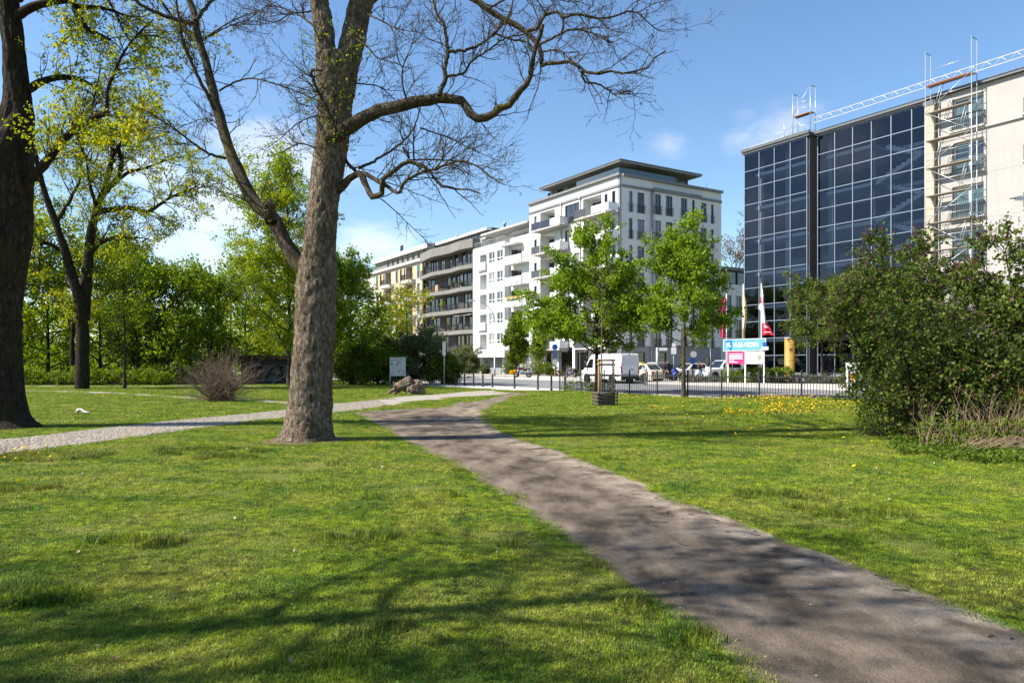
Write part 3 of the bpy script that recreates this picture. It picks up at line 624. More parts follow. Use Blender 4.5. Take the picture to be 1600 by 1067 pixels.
class Facade:
    """a wall plane of a building: a = along, d = depth into the house, z up"""
    def __init__(s, root, ox=0., oy=0., rz=0.): s.root = root; s.o = (ox, oy); s.rz = rz; s.holes = []
    def pos(s, a, d, z):
        c, n = math.cos(s.rz), math.sin(s.rz); return (s.o[0] + a * c - d * n, s.o[1] + a * n + d * c, z)
    def put(s, name, mesh, a, d, z, parent=None):
        if parent is None: return ob(name, mesh, s.root, s.pos(a, d, z), s.rz)
        return ob(name, mesh, parent, (a, d, z))
    def mb(s, name, mbld, mat, parent=None): return ob(name, mbld.mesh(name, mat), s.root if parent is None else parent, (s.o[0], s.o[1], 0) if parent is None else None, s.rz if parent is None else 0)
    def hole(s, a0, a1, z0, z1, depth=.22): s.holes.append((a0, a1, z0, z1, depth))
    def win(s, a0, a1, z0, z1, nx=1, tr=(), t=.06, frame='dark_frame', pane='pane', inset=.14, depth=.22, hole=True, rail=None, rail_h=1.0, sill=None, name='window', rail_d=-.10):
        if a1 < a0: a0, a1 = a1, a0
        if hole: s.hole(a0, a1, z0, z1, depth)
        w = s.put(name, win_mesh(a1 - a0, z1 - z0, nx, tr, t, M[frame]), a0, inset, z0)
        ob('pane', pane_mesh(a1 - a0, z1 - z0, M[pane]), w)
        if rail: ob('railing', rail_mesh(a1 - a0 + .16, rail_h, M[rail]), w, (-.08, rail_d - inset, .02))
        if sill: ob('sill', cached(('s', round(a1 - a0, 2), sill), lambda: MB().box(-.06, a1 - a0 + .06, -.24, 0, -.06, -.004).mesh('sill', M[sill])), w)
        return w
    def wall(s, a0, a1, z0, z1, mat, name='wall', ends=True, thick=.3):
        xs = sorted({a0, a1, *[min(max(h[i], a0), a1) for h in s.holes for i in (0, 1)]}); zs = sorted({z0, z1, *[min(max(h[i], z0), z1) for h in s.holes for i in (2, 3)]})
        b = MB()
        for i in range(len(xs) - 1):
            if xs[i + 1] - xs[i] < 1e-5: continue
            j = 0
            while j < len(zs) - 1:
                cx = (xs[i] + xs[i + 1]) / 2
                def inh(j): cz = (zs[j] + zs[j + 1]) / 2; return any(h[0] < cx < h[1] and h[2] < cz < h[3] for h in s.holes)
                if inh(j): j += 1; continue
                k = j
                while k + 1 < len(zs) - 1 and not inh(k + 1): k += 1
                b.quad((xs[i], 0, zs[j]), (xs[i + 1], 0, zs[j]), (xs[i + 1], 0, zs[k + 1]), (xs[i], 0, zs[k + 1])); j = k + 1
        for h in s.holes:
            x0, x1, c0, c1, d = h
            b.quad((x0, 0, c0), (x0, d, c0), (x0, d, c1), (x0, 0, c1)); b.quad((x1, d, c0), (x1, 0, c0), (x1, 0, c1), (x1, d, c1))
            b.quad((x0, d, c0), (x0, 0, c0), (x1, 0, c0), (x1, d, c0)); b.quad((x0, 0, c1), (x0, d, c1), (x1, d, c1), (x1, 0, c1))
            if d > .5: b.quad((x0, d, c0), (x1, d, c0), (x1, d, c1), (x0, d, c1))
        if ends:
            b.quad((a0, thick, z0), (a0, 0, z0), (a0, 0, z1), (a0, thick, z1)); b.quad((a1, 0, z0), (a1, thick, z0), (a1, thick, z1), (a1, 0, z1)); b.quad((a0, 0, z1), (a1, 0, z1), (a1, thick, z1), (a0, thick, z1)); b.quad((a0, thick, z0), (a1, thick, z0), (a1, 0, z0), (a0, 0, z0))
        return s.mb(name, b, mat)
    def balcony(s, a0, a1, z, dep, slab, railmat, th=.2, rail_h=1.0, panels=(), step=.14, slab_h=None):
        """slab with a railing round three sides; panels: (from, to, material) shares of the front"""
        B = MB(); B.box(0, a1 - a0, -dep, .0, -th, 0); o = s.put('balcony', B.mesh('balcony', slab), a0, -.002, z)
        r = MB(); w = a1 - a0; h = rail_h
        for y in (-dep + .04,): r.box(0, w, y - .02, y + .02, h - .04, h); r.box(.0, w, y - .015, y + .015, .06, .1)
        n = int(w / step)
        for i in range(n + 1): x = .02 + (w - .04) * i / n; r.box(x - .012, x + .012, -dep + .03, -dep + .05, .1, h - .04)
        for x in (.0, w - .04):
            r.box(x, x + .04, -dep + .06, -.01, h - .04, h); r.box(x + .005, x + .035, -dep + .06, -.01, .06, .1)
            for j in range(1, int(dep / step) + 1): y = -dep + .04 + j * step; r.box(x + .01, x + .03, y - .01, y + .01, .1, h - .04) if y < -.05 else None
        ob('railing', r.mesh('railing', railmat), o)
        for f0, f1, pm in panels:
            if f1 > 1.0: ob('panel', MB().box(w - .002, w + .028, -dep + .06, -.05, .07, h - .06).mesh('panel', pm), o)
            else: ob('panel', MB().box(w * f0, w * f1, -dep - .02, -dep + .012, .07, h - .06).mesh('panel', pm), o)
        return o

# ---- white corner house with the roof storey -------------------------------------------------
P0 = 56.0
O4 = ((.1474 * P0 / .65385), P0 / .65385)            # its corner on the street
b4 = thing('apartment_house', 'tall white corner apartment house with flat overhanging roof and railed french windows', 'apartment house', (O4[0], O4[1], 0), STREET_ROT)
X4 = lambda px, y=0: along(px, off(O4, y), E1)
def Y4(px, x=0): return along(px, (O4[0] + E1[0] * x, O4[1] + E1[1] * x), E2)
LX = X4(827); RY = Y4(1127)
f = Facade(b4); TOP, BOT = 22.1, 19.62
for k in range(6):
    dz = -3.2 * k; t, b = TOP + dz, BOT + dz
    f.win(X4(956.2), X4(961.8), b, t, rail='rail_metal')
    f.win(X4(944.4), X4(949.4), b + .25, t - .1)
    f.hole(X4(911), X4(940), b - .02, t + .1, 1.6)
    f.win(X4(921, 1.6), X4(939, 1.6), b + .02, t - .25, nx=2, hole=False, inset=1.53)
    f.win(X4(944.4), X4(949.4), 2.2, 3.3) if False else None
    if k == 0: f.win(X4(882.8), X4(905), b, t, nx=3, rail='rail_metal', rail_d=-.14)
    else:
        f.win(X4(882.5), X4(889.5), b, t, nx=1, rail='rail_metal'); f.win(X4(897.2), X4(905), b, t, nx=1, rail='rail_metal')
    f.hole(X4(844), X4(867), b - .02, t + .1, 1.6)
    f.win(X4(852, 1.6), X4(866, 1.6), b + .02, t - .25, nx=2, hole=False, inset=1.53)
    f.win(X4(834.6), X4(838.8), b + .35, t - .15)
    f.balcony(X4(897, -1.5), X4(950, -1.5), b - .06, 1.5, M['stone_trim'], M['rail_metal'], panels=[(.52, .985, M['white_panel']), (0.02, .34, M['grey_panel'])] + [(1.1, 1.2, M['white_panel'])])
    f.balcony(X4(829.5, -1.5), X4(874, -1.5), b - .06, 1.5, M['stone_trim'], M['rail_metal'], panels=([(.02, .33, M['solar']), (.34, .65, M['solar'])] if k == 0 else [(.02, .3, M['grey_panel'])]) + [(.68, .985, M['white_panel']), (1.1, 1.2, M['white_panel'])])
f.wall(LX, 0, 3.75, 23.7, M['white_plaster'])
for z0, z1, d in ((22.45, 22.72, .14), (23.7, 23.98, .34)):
    c = MB(); c.box(LX - .02, d, -d, -.004, z0, z1); f.mb('cornice', c, M['cornice_grey'])
for px in (877.7, 907):
    c = MB(); x = X4(px); c.tube([(x, -.1, 22.4), (x, -.1, .4)], .07, 8); c.box(x - .16, x + .16, -.24, -.02, 22.4, 22.7); f.mb('downpipe', c, M['stone_trim'])
g = Facade(b4, 0, 0, math.pi / 2)
cols = [(982.9, 988.5, 1), (996, 1007, 2), (1093.5, 1104, 2), (1111, 1115.4, 1)]
bay = [(1022.5, 1033, 2), (1040.6, 1051, 2), (1064, 1074, 2), (1081.3, 1086, 1)]
BA0, BA1 = Y4(1019), Y4(1090)
g2 = Facade(b4, .55, 0, math.pi / 2)
for k in range(6):
    dz = -3.2 * k; t, b = TOP + dz, BOT + dz
    for p0, p1, n in cols: g.win(Y4(p0), Y4(p1), b, t, nx=n, rail='rail_metal')
    for p0, p1, n in bay: g2.win(Y4(p0, .55), Y4(p1, .55), b, t, nx=n, rail='rail_metal')
g.wall(0, RY, 3.75, 23.7, M['white_plaster'])
g2.wall(BA0, BA1, 3.9, 22.3, M['white_plaster'], thick=.545)
c = MB(); c.box(BA0 - .12, BA1 + .12, -.68, -.006, 22.3, 22.78); Facade(b4, 0, 0, math.pi / 2).mb('cornice', c, M['cornice_grey'])
for a0, a1 in ((.345, BA0 - .125), (BA1 + .125, RY)):
    c = MB(); c.box(a0, a1, -.14, -.004, 22.45, 22.72); g.mb('cornice', c, M['cornice_grey'])
c = MB(); c.box(.345, RY + .05, -.34, -.004, 23.7, 23.98); g.mb('cornice', c, M['cornice_grey'])
c = MB(); x = Y4(1017); c.tube([(x, -.1, 22.4), (x, -.1, .4)], .07, 8); g.mb('downpipe', c, M['stone_trim'])
# ground floor: grey, shop windows
h = Facade(b4, 0, .35)
for p0, p1 in ((832, 848), (852, 868), (874, 893), (899, 918), (924, 942), (948, 962)): h.win(X4(p0), X4(p1), .35, 3.1, nx=2, tr=(2.2,), pane='pane_shop', t=.07)
h.wall(LX, -.3, .15, 3.7, M['dark_render'])
for px in (828.5, 850, 871, 896, 921, 945, 966):
    c = MB(); x = X4(px); c.box(x - .25, x + .25, .02, .33, .15, 3.72); f.mb('pillar', c, M['white_plaster'])
h2 = Facade(b4, -.08, 0, math.pi / 2)
for p0, p1, n in ((990, 1009, 2), (1031, 1042, 1), (1062, 1070, 1)): h2.win(Y4(p0), Y4(p1), .4, 3.0, nx=n, tr=(2.1,), pane='pane_shop', t=.07)
h2.win(Y4(1104), Y4(1111), .16, 2.6, pane='pane_shop', name='door')
h2.wall(.36, RY, .15, 3.72, M['grey_plaster'])
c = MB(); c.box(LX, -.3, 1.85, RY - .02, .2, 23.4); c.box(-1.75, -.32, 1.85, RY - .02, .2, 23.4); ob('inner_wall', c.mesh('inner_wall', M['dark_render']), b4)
c = MB(); c.box(LX + .02, -.02, .31, RY - .02, 23.42, 23.66); ob('roof', c.mesh('roof', M['roof_metal']), b4)
# roof storey
r0, r1, e0, e1_ = -17.7, -.6, .6, 14.2
c = MB(); c.box(r0, r1, e0, e1_, 25.62, 25.72); ob('roof', c.mesh('roof', M['stone_trim']), b4)
c = MB(); c.box(r0 - .06, r1 + .06, e0 - .06, e1_ + .06, 25.725, 25.92); ob('roof_edge', c.mesh('roof_edge', M['roof_metal']), b4)
p = Facade(b4, 0, 2.3)
for px0, px1 in ((856, 864), (870, 880), (888, 900), (906, 922), (926, 942), (946, 960)): p.win(X4(px0, 2.3), X4(px1, 2.3), 24.2, 25.45, nx=1)
p.wall(-16.6, -2.4, 23.7, 25.6, M['grey_plaster'])
p = Facade(b4, -2.4, 0, math.pi / 2)
for px0, px1, n in ((985, 1008, 1), (1012, 1032, 2), (1036, 1046, 1), (1058, 1075, 2)): p.win(Y4(px0, -2.4), Y4(px1, -2.4), 24.2, 25.5, nx=n)
p.wall(2.35, 13.2, 23.7, 25.6, M['grey_plaster'])
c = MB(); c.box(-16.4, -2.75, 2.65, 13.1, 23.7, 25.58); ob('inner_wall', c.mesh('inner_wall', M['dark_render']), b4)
c = MB(); c.box(-8.5, -.28, .1, .13, 23.99, 24.75); c.box(-.26, -.23, .1, 9, 23.99, 24.75); ob('glass_railing', c.mesh('glass_railing', glass_dark('balustrade_glass', (.05, .075, .09), .05)), b4)
c = MB(); c.tube([(-6, 4, 25.9), (-6, 4, 27.6)], .03, 6); ob('aerial', c.mesh('aerial', M['steel']), b4)
c = MB(); c.tube([(-.5, 15, 23.9), (-.5, 15, 25.0)], .02, 6); ob('aerial', c.mesh('aerial', M['steel']), b4)

# ---- white house with the square windows -----------------------------------------------------
b3 = thing('apartment_house', 'white apartment house with square four-pane windows and slatted balconies beside the columnar tree', 'apartment house', (O4[0], O4[1], 0), STREET_ROT)
X3 = X4; A0, A1 = X4(745) + .02, LX - .02
fb = Facade(b3, 0, -.7); fr_ = Facade(b3, 0, .25)
SPLIT = X4(788, -.7)
SL = mk('slat_white', (.66, .66, .64), .6, .04, 3)
def slat_rail(fc, a0, a1, z, dep):
    w = a1 - a0; o = fc.put('balcony', MB().box(0, w, -dep, 0, -.16, 0).mesh('balcony', M['white_plaster']), a0, -.003, z); r = MB()
    for j in range(5): zz = .10 + j * .2; r.box(0, w, -dep - .01, -dep + .02, zz, zz + .125)
    for x in (0, w - .03):
        for j in range(5): zz = .10 + j * .2; r.box(x, x + .03, -dep + .022, -.01, zz, zz + .125)
    for x in (.0, w * .5, w - .05): r.box(x, x + .05, -dep + .022, -dep + .06, 0, 1.1)
    ob('railing', r.mesh('railing', SL), o); return o
for k in range(5):
    z = 16.75 - 3.05 * k
    for p0, p1 in ((763.2, 773.0), (775.8, 785.6)):
        w = fb.win(X4(p0, -.7), X4(p1, -.7), z, z + 1.62, nx=2, tr=(.55,), t=.09, frame='white_frame', inset=.10)
    fb.hole(X4(750, -.7), X4(760.5, -.7), z - .75, z + 1.55, 1.2)
    fb.win(X4(753, .5), X4(760, .5), z - .7, z + 1.3, hole=False, inset=1.13, frame='white_frame')
    if k in (0, 3): slat_rail(fb, X4(748, -.7), X4(761, -.7), z - .75, .35)
    fr_.hole(X4(790, .25), X4(815.5, .25), z - .75, z + 1.6, 1.5)
    fr_.win(X4(797, 1.7), X4(805, 1.7), z - .7, z + 1.5, nx=1, tr=(1.5,), t=.09, hole=False, inset=1.43, frame='white_frame')
    fr_.win(X4(806, 1.7), X4(815, 1.7), z - .1, z + 1.5, nx=2, t=.09, hole=False, inset=1.43, frame='white_frame')
    slat_rail(fr_, X4(791, -.9), X4(816, -.9), z - .75, 1.35)
fb.wall(A0, SPLIT, 2.9, 19.5, M['white_plaster'], thick=.9)
fr_.wall(SPLIT, A1, 2.9, 19.9, M['white_plaster'])
c = MB(); c.box(X4(789.5), X4(815), -1.15, .24, 18.75, 18.9); fr_.mb('canopy', c, M['white_plaster'])
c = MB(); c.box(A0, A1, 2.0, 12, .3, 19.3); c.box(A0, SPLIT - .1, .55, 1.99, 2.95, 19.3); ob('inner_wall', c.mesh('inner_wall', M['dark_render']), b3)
ob('slab', MB().box(A0, SPLIT, -.695, .2, 2.6, 2.895).mesh('slab', M['white_plaster']), b3); ob('slab', MB().box(A0, A1, .55, 12, 19.3, 19.45).mesh('slab', M['white_plaster']), b3)
lo = Facade(b3, 0, .9)
lo.win(X4(756, .9), X4(763, .9), .2, 2.3, nx=2, name='door', frame='white_frame'); lo.win(X4(790, .9), X4(812, .9), .3, 2.5, nx=3, pane='pane_shop')
lo.wall(A0, A1, .15, 2.6, M['grey_plaster'])
for px in (747, 782, 822):
    c = MB(); x = X4(px); c.box(x - .35, x + .35, -.4, .5, .15, 2.59); lo.mb('pillar', c, M['white_plaster'])
t3 = Facade(b3, 0, 2.6)
t3.win(X4(803, 2.6), X4(825, 2.6), 19.9, 21.1, nx=4, frame='white_frame'); t3.wall(X4(760, 2.6), A1, 19.45, 21.35, M['white_plaster'])
c = MB(); c.box(X4(776, 2.6), A1, -.3, 7, 21.36, 21.66); c.box(A0, X4(776, 2.6) - .05, .6, 7, 21.1, 21.36); ob('roof', c.mesh('roof', M['stone_trim']), b3)
c = MB(); c.box(A0, A0 + .3, .65, 7, 19.5, 21.08); ob('side_wall', c.mesh('side_wall', M['white_plaster']), b3)
ob('railing', rail_mesh(SPLIT - A0, .85, M['steel'], .25, 0), b3, (A0, -.55, 19.5)); ob('railing', rail_mesh(A1 - SPLIT - .1, .8, M['steel'], .25, 0), b3, (SPLIT + .05, .4, 19.9))
# geranium boxes on one balcony
bxs = MB(); bxs.box(X4(790, -1.2), X4(817, -1.2), -1.52, -1.32, 16.75 - 6.1 + .25, 16.75 - 6.1 + .45); fl = ob('flower_box', bxs.mesh('flower_box', M['terracotta_plaster']), b3)

# ---- grey house with the folded balconies ----------------------------------------------------
b2 = thing('apartment_house', 'dark grey apartment house with long folded balcony bands and glass fronts', 'apartment house', (O4[0], O4[1], 0), STREET_ROT)
G0, G1 = X4(660) + .02, X4(745) - .02
plan = [(G0, .55), (G0, -.5), (G0 + 7, -1.6), (G0 + 12.5, -.9), (G1 - 3.5, -1.3), (G1, -.75), (G1, .55)]
gf = Facade(b2, 0, .6)
for k, zt in enumerate((17.3, 13.85, 10.4, 7.0, 3.75)):
    c = MB(); c.prism(plan, zt - .62, zt); o = ob('balcony', c.mesh('balcony', M['grey_render']), b2)
    r = MB(); F = plan[1:-1]
    for i in range(len(F) - 1):
        a, b_ = Vector(F[i] + (0,)), Vector(F[i + 1] + (0,)); n = int((b_ - a).length / .16)
        a = a + Vector((0, .05, 0)); b_ = b_ + Vector((0, .05, 0))
        for z in (zt + .06, zt + 1.0): r.tube([a + Vector((0, 0, z)), b_ + Vector((0, 0, z))], .025, 4, smooth=False)
        for j in range(n + 1): p_ = a.lerp(b_, j / n); r.box(p_.x - .012, p_.x + .012, p_.y - .012, p_.y + .012, zt, zt + 1.0)
    ob('railing', r.mesh('railing', M['dark_frame']), o)
    R = np.random.default_rng(k + 3); x = G0 + .5; zc = zt + 2.72
    while x < G1 - 1.3:
        w = float(R.choice([1.0, 1.25, 1.6]))
        if R.uniform() < .74: gf.win(x, min(x + w, G1 - .1), zt + .03, zc - .12, nx=1 if w < 1.4 else 2, t=.07, frame=('dark_frame' if R.uniform() < .75 else 'steel'), inset=.1)
        x += w + (.02 if R.uniform() < .7 else .5)
gf.wall(G0, G1, .15, 20.0, M['dark_render'])
c = MB(); c.prism([(x, y) for x, y in plan], 19.9, 21.3); ob('parapet', c.mesh('parapet', M['grey_render']), b2)
for dx, ht, w_, d_ in ((6.3, 1.3, 1.0, 0), (10.5, 1.5, .8, 2)):      # terracotta screens and pots on the balconies
    c = MB(); c.box(G0 + dx, G0 + dx + w_, -.5, -.2, 13.86, 13.86 + ht); ob('balcony_screen', c.mesh('balcony_screen', M['terracotta_plaster']), b2) if d_ == 0 else None
c = MB(); c.quad((G1 - 6.2, -1.0, 9.35), (G1 - .4, -1.0, 9.35), (G1 - .4, .55, 9.95), (G1 - 6.2, .55, 9.95)); c.quad((G1 - 6.2, .55, 9.93), (G1 - .4, .55, 9.93), (G1 - .4, -1.0, 9.33), (G1 - 6.2, -1.0, 9.33)); ob('awning', c.mesh('awning', M['cream_plaster']), b2)
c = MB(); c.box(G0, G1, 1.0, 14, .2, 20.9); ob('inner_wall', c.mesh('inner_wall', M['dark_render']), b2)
ph = Facade(b2, 0, 3.0); x = G0 + .3
while x < G1 - 2.2: ph.win(x, x + 1.9, 21.5, 22.95, nx=2, inset=.1); x += 2.05
ph.wall(G0, G1 - 1.6, 21.0, 23.2, M['grey_render'])
c = MB(); c.box(G0 - .1, G1 - 1.5, 2.6, 3.6, 23.2, 23.6); ob('roof_edge', c.mesh('roof_edge', M['white_paint']), b2)
c = MB(); c.box(G0 - .05, G1 - 1.6, 3.35, 13, 20.9, 23.7); ob('roof', c.mesh('roof', M['roof_metal']), b2)
for x, y, h_, r_ in ((G0 + 4, 5, 1.2, .22), (G0 + 12, 6, .8, .3), (G1 - 3, 7, 1.4, .3), (G1 - 5.5, 5, .7, .3)):
    c = MB(); c.lathe([(r_ * .6, 0), (r_ * .6, h_ * .7), (r_, h_ * .72), (r_, h_ * .92), (r_ * .3, h_)], 10); ob('roof_vent', c.mesh('roof_vent', M['steel']), b2, (x, y, 23.69))
c = MB(); c.box(G1 - 10, G1 - 5, 6.5, 9, 23.7, 24.25); c.box(G1 - 14, G1 - 12, 6, 8, 23.7, 24.1); ob('roof_unit', c.mesh('roof_unit', M['steel']), b2)

# ---- cream and terracotta house ---------------------------------------------------------------
b1 = thing('apartment_house', 'cream apartment house with terracotta recesses and rounded white balconies, farthest along the street', 'apartment house', (O4[0], O4[1], 0), STREET_ROT)
C0, C1 = X4(574), G0 - .04
cf = Facade(b1, 0, 0)
for k in range(6):
    z = 17.15 - 3.33 * k
    for xc in (-59.9, -70.2, -80.2):
        if xc - 2 < C0: continue
        cf.hole(xc - 2.0, xc + 1.9, z + .02, z + 2.65, 1.3)
        cf.win(xc - 1.2, xc - .1, z + .05, z + 2.3, hole=False, inset=1.22, frame='white_frame')
        cf.win(xc - 3.4, xc - 2.3, z + .35, z + 2.45, frame='white_frame', rail='black_metal', sill='cornice_cream')
        pl = [(xc - 2.5, 0)] + [(xc - .05 + 2.45 * math.sin(a), -1.35 * math.cos(a) ** .6) for a in np.linspace(-1.45, 1.45, 11)] + [(xc + 2.4, 0)]
        c = MB(); c.prism([(x_, y_ - .003) for x_, y_ in pl], z - .62, z); o = ob('balcony', c.mesh('balcony', M['cornice_cream']), b1)
        r = MB()
        for i in range(1, len(pl) - 2): r.tube([(*pl[i], z + .95), (*pl[i + 1], z + .95)], .03, 4); r.tube([(*pl[i], z + .08), (*pl[i + 1], z + .08)], .02, 4)
        for i in range(1, len(pl) - 2):
            for s_ in (0, .33, .66): x_ = pl[i][0] * (1 - s_) + pl[i + 1][0] * s_; y_ = pl[i][1] * (1 - s_) + pl[i + 1][1] * s_; r.box(x_ - .014, x_ + .014, y_ - .014, y_ + .014, z, z + .95)
        ob('railing', r.mesh('railing', M['black_metal']), o)
        tp = MB(); tp.box(xc + 1.0, xc + 1.895, .02, 1.28, z + .03, z + 2.64); tp.box(xc - .1, xc + 1.0, 1.2, 1.29, z + .03, z + 2.64); ob('recess_wall', tp.mesh('recess_wall', M['terracotta_plaster']), b1)
    for i, xw in enumerate((-56.2, -64.2, -66.2, -74.6, -76.5)):
        if xw < C0: continue
        w = cf.win(xw - .6, xw + .65, z + .2, z + 2.5, nx=2, frame='white_frame', sill='cornice_cream')
        if (i * 7 + k * 3) % 4 == 0: ob('blind', MB().box(.06, 1.19, -.012, .026, 1.25, 2.22).mesh('blind', M['green_blind']), w)
        tp = MB()
        tp.box(xw + .78, xw + 1.5, -.03, -.004, z - .55, z + 2.7); cf.mb('facing', tp, M['terracotta_plaster'])
cf.wall(C0, C1, .15, 20.2, M['cream_plaster'])
for z in (20.2, 3.3):
    c = MB(); c.box(C0, C1, -.5, .2, z, z + .5); cf.mb('cornice', c, M['cornice_cream'])
ob('railing', rail_mesh(C1 - C0 - .2, .95, M['black_metal'], .16, 0), b1, (C0 + .1, -.35, 20.7))
sf = Facade(b1, 0, 1.6)
for xw in (-57, -59.5, -62, -64.5, -67, -69.5, -72, -74.5):
    w = sf.win(xw - .5, xw + .5, 20.75, 22.6, frame='white_frame')
    if int(xw * 2) % 3 == 0: ob('blind', MB().box(.06, .94, -.012, .026, .9, 1.8).mesh('blind', M['green_blind']), w)
sf.wall(C0 + .5, C1, 20.5, 22.7, M['cream_plaster'])
c = MB(); c.box(C0, C1, .9, 2.4, 22.7, 23.55); ob('cornice', c.mesh('cornice', M['cornice_cream']), b1)
c = MB(); c.box(C0 + .1, C1 - .05, 1.95, 13, 20.3, 23.6); ob('roof', c.mesh('roof', M['roof_metal']), b1)
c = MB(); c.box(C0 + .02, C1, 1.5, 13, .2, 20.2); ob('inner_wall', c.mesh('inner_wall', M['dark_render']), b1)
c = MB(); c.lathe([(.3, 0), (.3, 2.2), (.36, 2.2), (.36, 2.4)], 10); ob('chimney', c.mesh('chimney', M['steel']), b1, (C0 + 9, 4, 23.55))

# ---- low white house between the corner house and the glass block ----------------------------
b5 = thing('apartment_house', 'lower pale house with glazed attic, squeezed between the corner house and glass block', 'apartment house', (O4[0], O4[1], 0), STREET_ROT)
lf = Facade(b5, -1.0, 0, math.pi / 2)
for k in range(3):
    zt = 10.7 - 3.2 * k
    for p0, p1 in ((1135, 1143), (1149.5, 1158.5), (1164, 1172)): lf.win(Y4(p0, -1), Y4(p1, -1), zt - 2.4, zt, nx=2, rail='rail_metal')
lf.wall(RY + .05, RY + 13, .15, 12.2, M['white_plaster'])
c = MB(); c.box(RY + .05, RY + 13, .3, 9, .2, 12.1); lf.mb('inner_wall', c, M['dark_render'])
af = Facade(b5, -1.6, 0, math.pi / 2)
for i in range(5): af.win(RY + .2 + i * 2.4, RY + 2.5 + i * 2.4, 12.3, 14.0, nx=1)
af.wall(RY + .05, RY + 13, 12.2, 14.1, M['roof_metal'])
c = MB(); c.box(RY - .0, RY + 13, -.6, 8, 14.1, 14.5); c.box(RY + .05, RY + 13, .3, 8, 12.25, 14.08); af.mb('roof', c, M['roof_metal'])

# ---- glass office block ------------------------------------------------------------------------
O6 = (25.7, 62.0)
b6 = thing('office_building', 'dark blue glass office building with silver grid of square panes', 'office building', (O6[0], O6[1], 0), STREET_ROT)
X6 = lambda px, y=0: along(px, off(O6, y), E1)
def curtain_glass():
    m = bpy.data.materials.new('tinted_glass'); m.use_nodes = True; nt = m.node_tree; nt.nodes.clear(); N = nt.nodes.new; L = nt.links.new
    out = N('ShaderNodeOutputMaterial'); t = N('ShaderNodeBsdfTransparent'); t.inputs[0].default_value = (.58, .64, .74, 1)
    g = N('ShaderNodeBsdfGlossy'); g.inputs['Roughness'].default_value = .015; g.inputs[0].default_value = (.66, .78, 1, 1)
    lw = N('ShaderNodeFresnel'); lw.inputs[0].default_value = 1.5
    # every pane sits at a slightly different angle in its frame
    oi = N('ShaderNodeObjectInfo'); wn = N('ShaderNodeTexWhiteNoise'); wn.noise_dimensions = '1D'; L(oi.outputs['Random'], wn.inputs['W'])
    ge = N('ShaderNodeNewGeometry'); sb = N('ShaderNodeVectorMath'); sb.operation = 'SUBTRACT'; L(wn.outputs['Color'], sb.inputs[0]); sb.inputs[1].default_value = (.5, .5, .5)
    sc_ = N('ShaderNodeVectorMath'); sc_.operation = 'SCALE'; L(sb.outputs[0], sc_.inputs[0]); sc_.inputs['Scale'].default_value = .005
    nz = N('ShaderNodeTexNoise'); nz.inputs['Scale'].default_value = .9; nz.inputs['Detail'].default_value = 1; L(ge.outputs['Position'], nz.inputs['Vector'])
    s2 = N('ShaderNodeVectorMath'); s2.operation = 'SUBTRACT'; L(nz.outputs['Color'], s2.inputs[0]); s2.inputs[1].default_value = (.5, .5, .5)
    s3 = N('ShaderNodeVectorMath'); s3.operation = 'SCALE'; L(s2.outputs[0], s3.inputs[0]); s3.inputs['Scale'].default_value = .02
    a1 = N('ShaderNodeVectorMath'); L(ge.outputs['Normal'], a1.inputs[0]); L(sc_.outputs[0], a1.inputs[1])
    a2 = N('ShaderNodeVectorMath'); L(a1.outputs[0], a2.inputs[0]); L(s3.outputs[0], a2.inputs[1])
    nn = N('ShaderNodeVectorMath'); nn.operation = 'NORMALIZE'; L(a2.outputs[0], nn.inputs[0]); L(nn.outputs[0], g.inputs['Normal'])
    mx = N('ShaderNodeMixShader'); L(lw.outputs[0], mx.inputs[0]); L(t.outputs[0], mx.inputs[1]); L(g.outputs[0], mx.inputs[2]); L(mx.outputs[0], out.inputs[0]); return m
M['curtain'] = curtain_glass()
def curtain(xs, zs, y):
    for x in xs: ob('mullion', cached(('mu', round(zs[-1] - zs[0], 2)), lambda: MB().box(-.035, .035, -.07, .06, 0, zs[-1] - zs[0]).mesh('mullion', M['alu'])), b6, (x, y, zs[0]))
    for z in zs:
        for i in range(len(xs) - 1):
            w = xs[i + 1] - xs[i] - .074; ob('transom', cached(('tr', round(w, 3)), lambda: MB().box(0, w, -.055, .05, -.03, .03).mesh('transom', M['alu'])), b6, (xs[i] + .037, y, z))
    for i in range(len(xs) - 1):
        for j in range(len(zs) - 1):
            w, h_ = xs[i + 1] - xs[i] - .074, zs[j + 1] - zs[j] - .064
            ob('pane', cached(('cp', round(w, 3), round(h_, 3)), lambda: MB().quad((0, 0, 0), (w, 0, 0), (w, 0, h_), (0, 0, h_)).mesh('pane', M['curtain'])), b6, (xs[i] + .037, y - .02, zs[j] + .032))
ZS = [.85 + 1.535 * i for i in range(14)]
curtain([-6.75 + 1.65 * i for i in range(5)], ZS, -.75)
curtain([.35 + 1.6 * i for i in range(6)] + [9.45], ZS, 0.)
c = MB(); c.box(-6.9, .15, -.95, 9, 20.86, 21.2); c.box(.15, 9.5, -.2, 9, 20.86, 21.15); ob('roof', c.mesh('roof', M['roof_metal']), b6)
c = MB(); c.box(-6.95, .2, -1.05, -.9, 21.05, 21.3); c.box(.2, 9.5, -.32, -.17, 21.0, 21.25); ob('roof_edge', c.mesh('roof_edge', M['rail_metal']), b6)
c = MB(); c.box(-6.85, -.05, -.8, 9, .15, .8); c.box(.0, 9.5, -.05, 9, .15, .8); ob('plinth', c.mesh('plinth', M['grey_plaster']), b6)
c = MB(); c.box(-.03, .05, -.72, 0.3, .85, 20.84); c.box(-.03, .26, .02, .3, .85, 20.84); ob('side_wall', c.mesh('side_wall', M['dark_render']), b6)
c = MB(); c.box(-6.85, 9.45, 6.8, 7.1, .8, 20.85); c.box(-6.88, -6.8, -.6, 6.8, .8, 20.85); ob('back_wall', c.mesh('back_wall', M['dark_render']), b6)
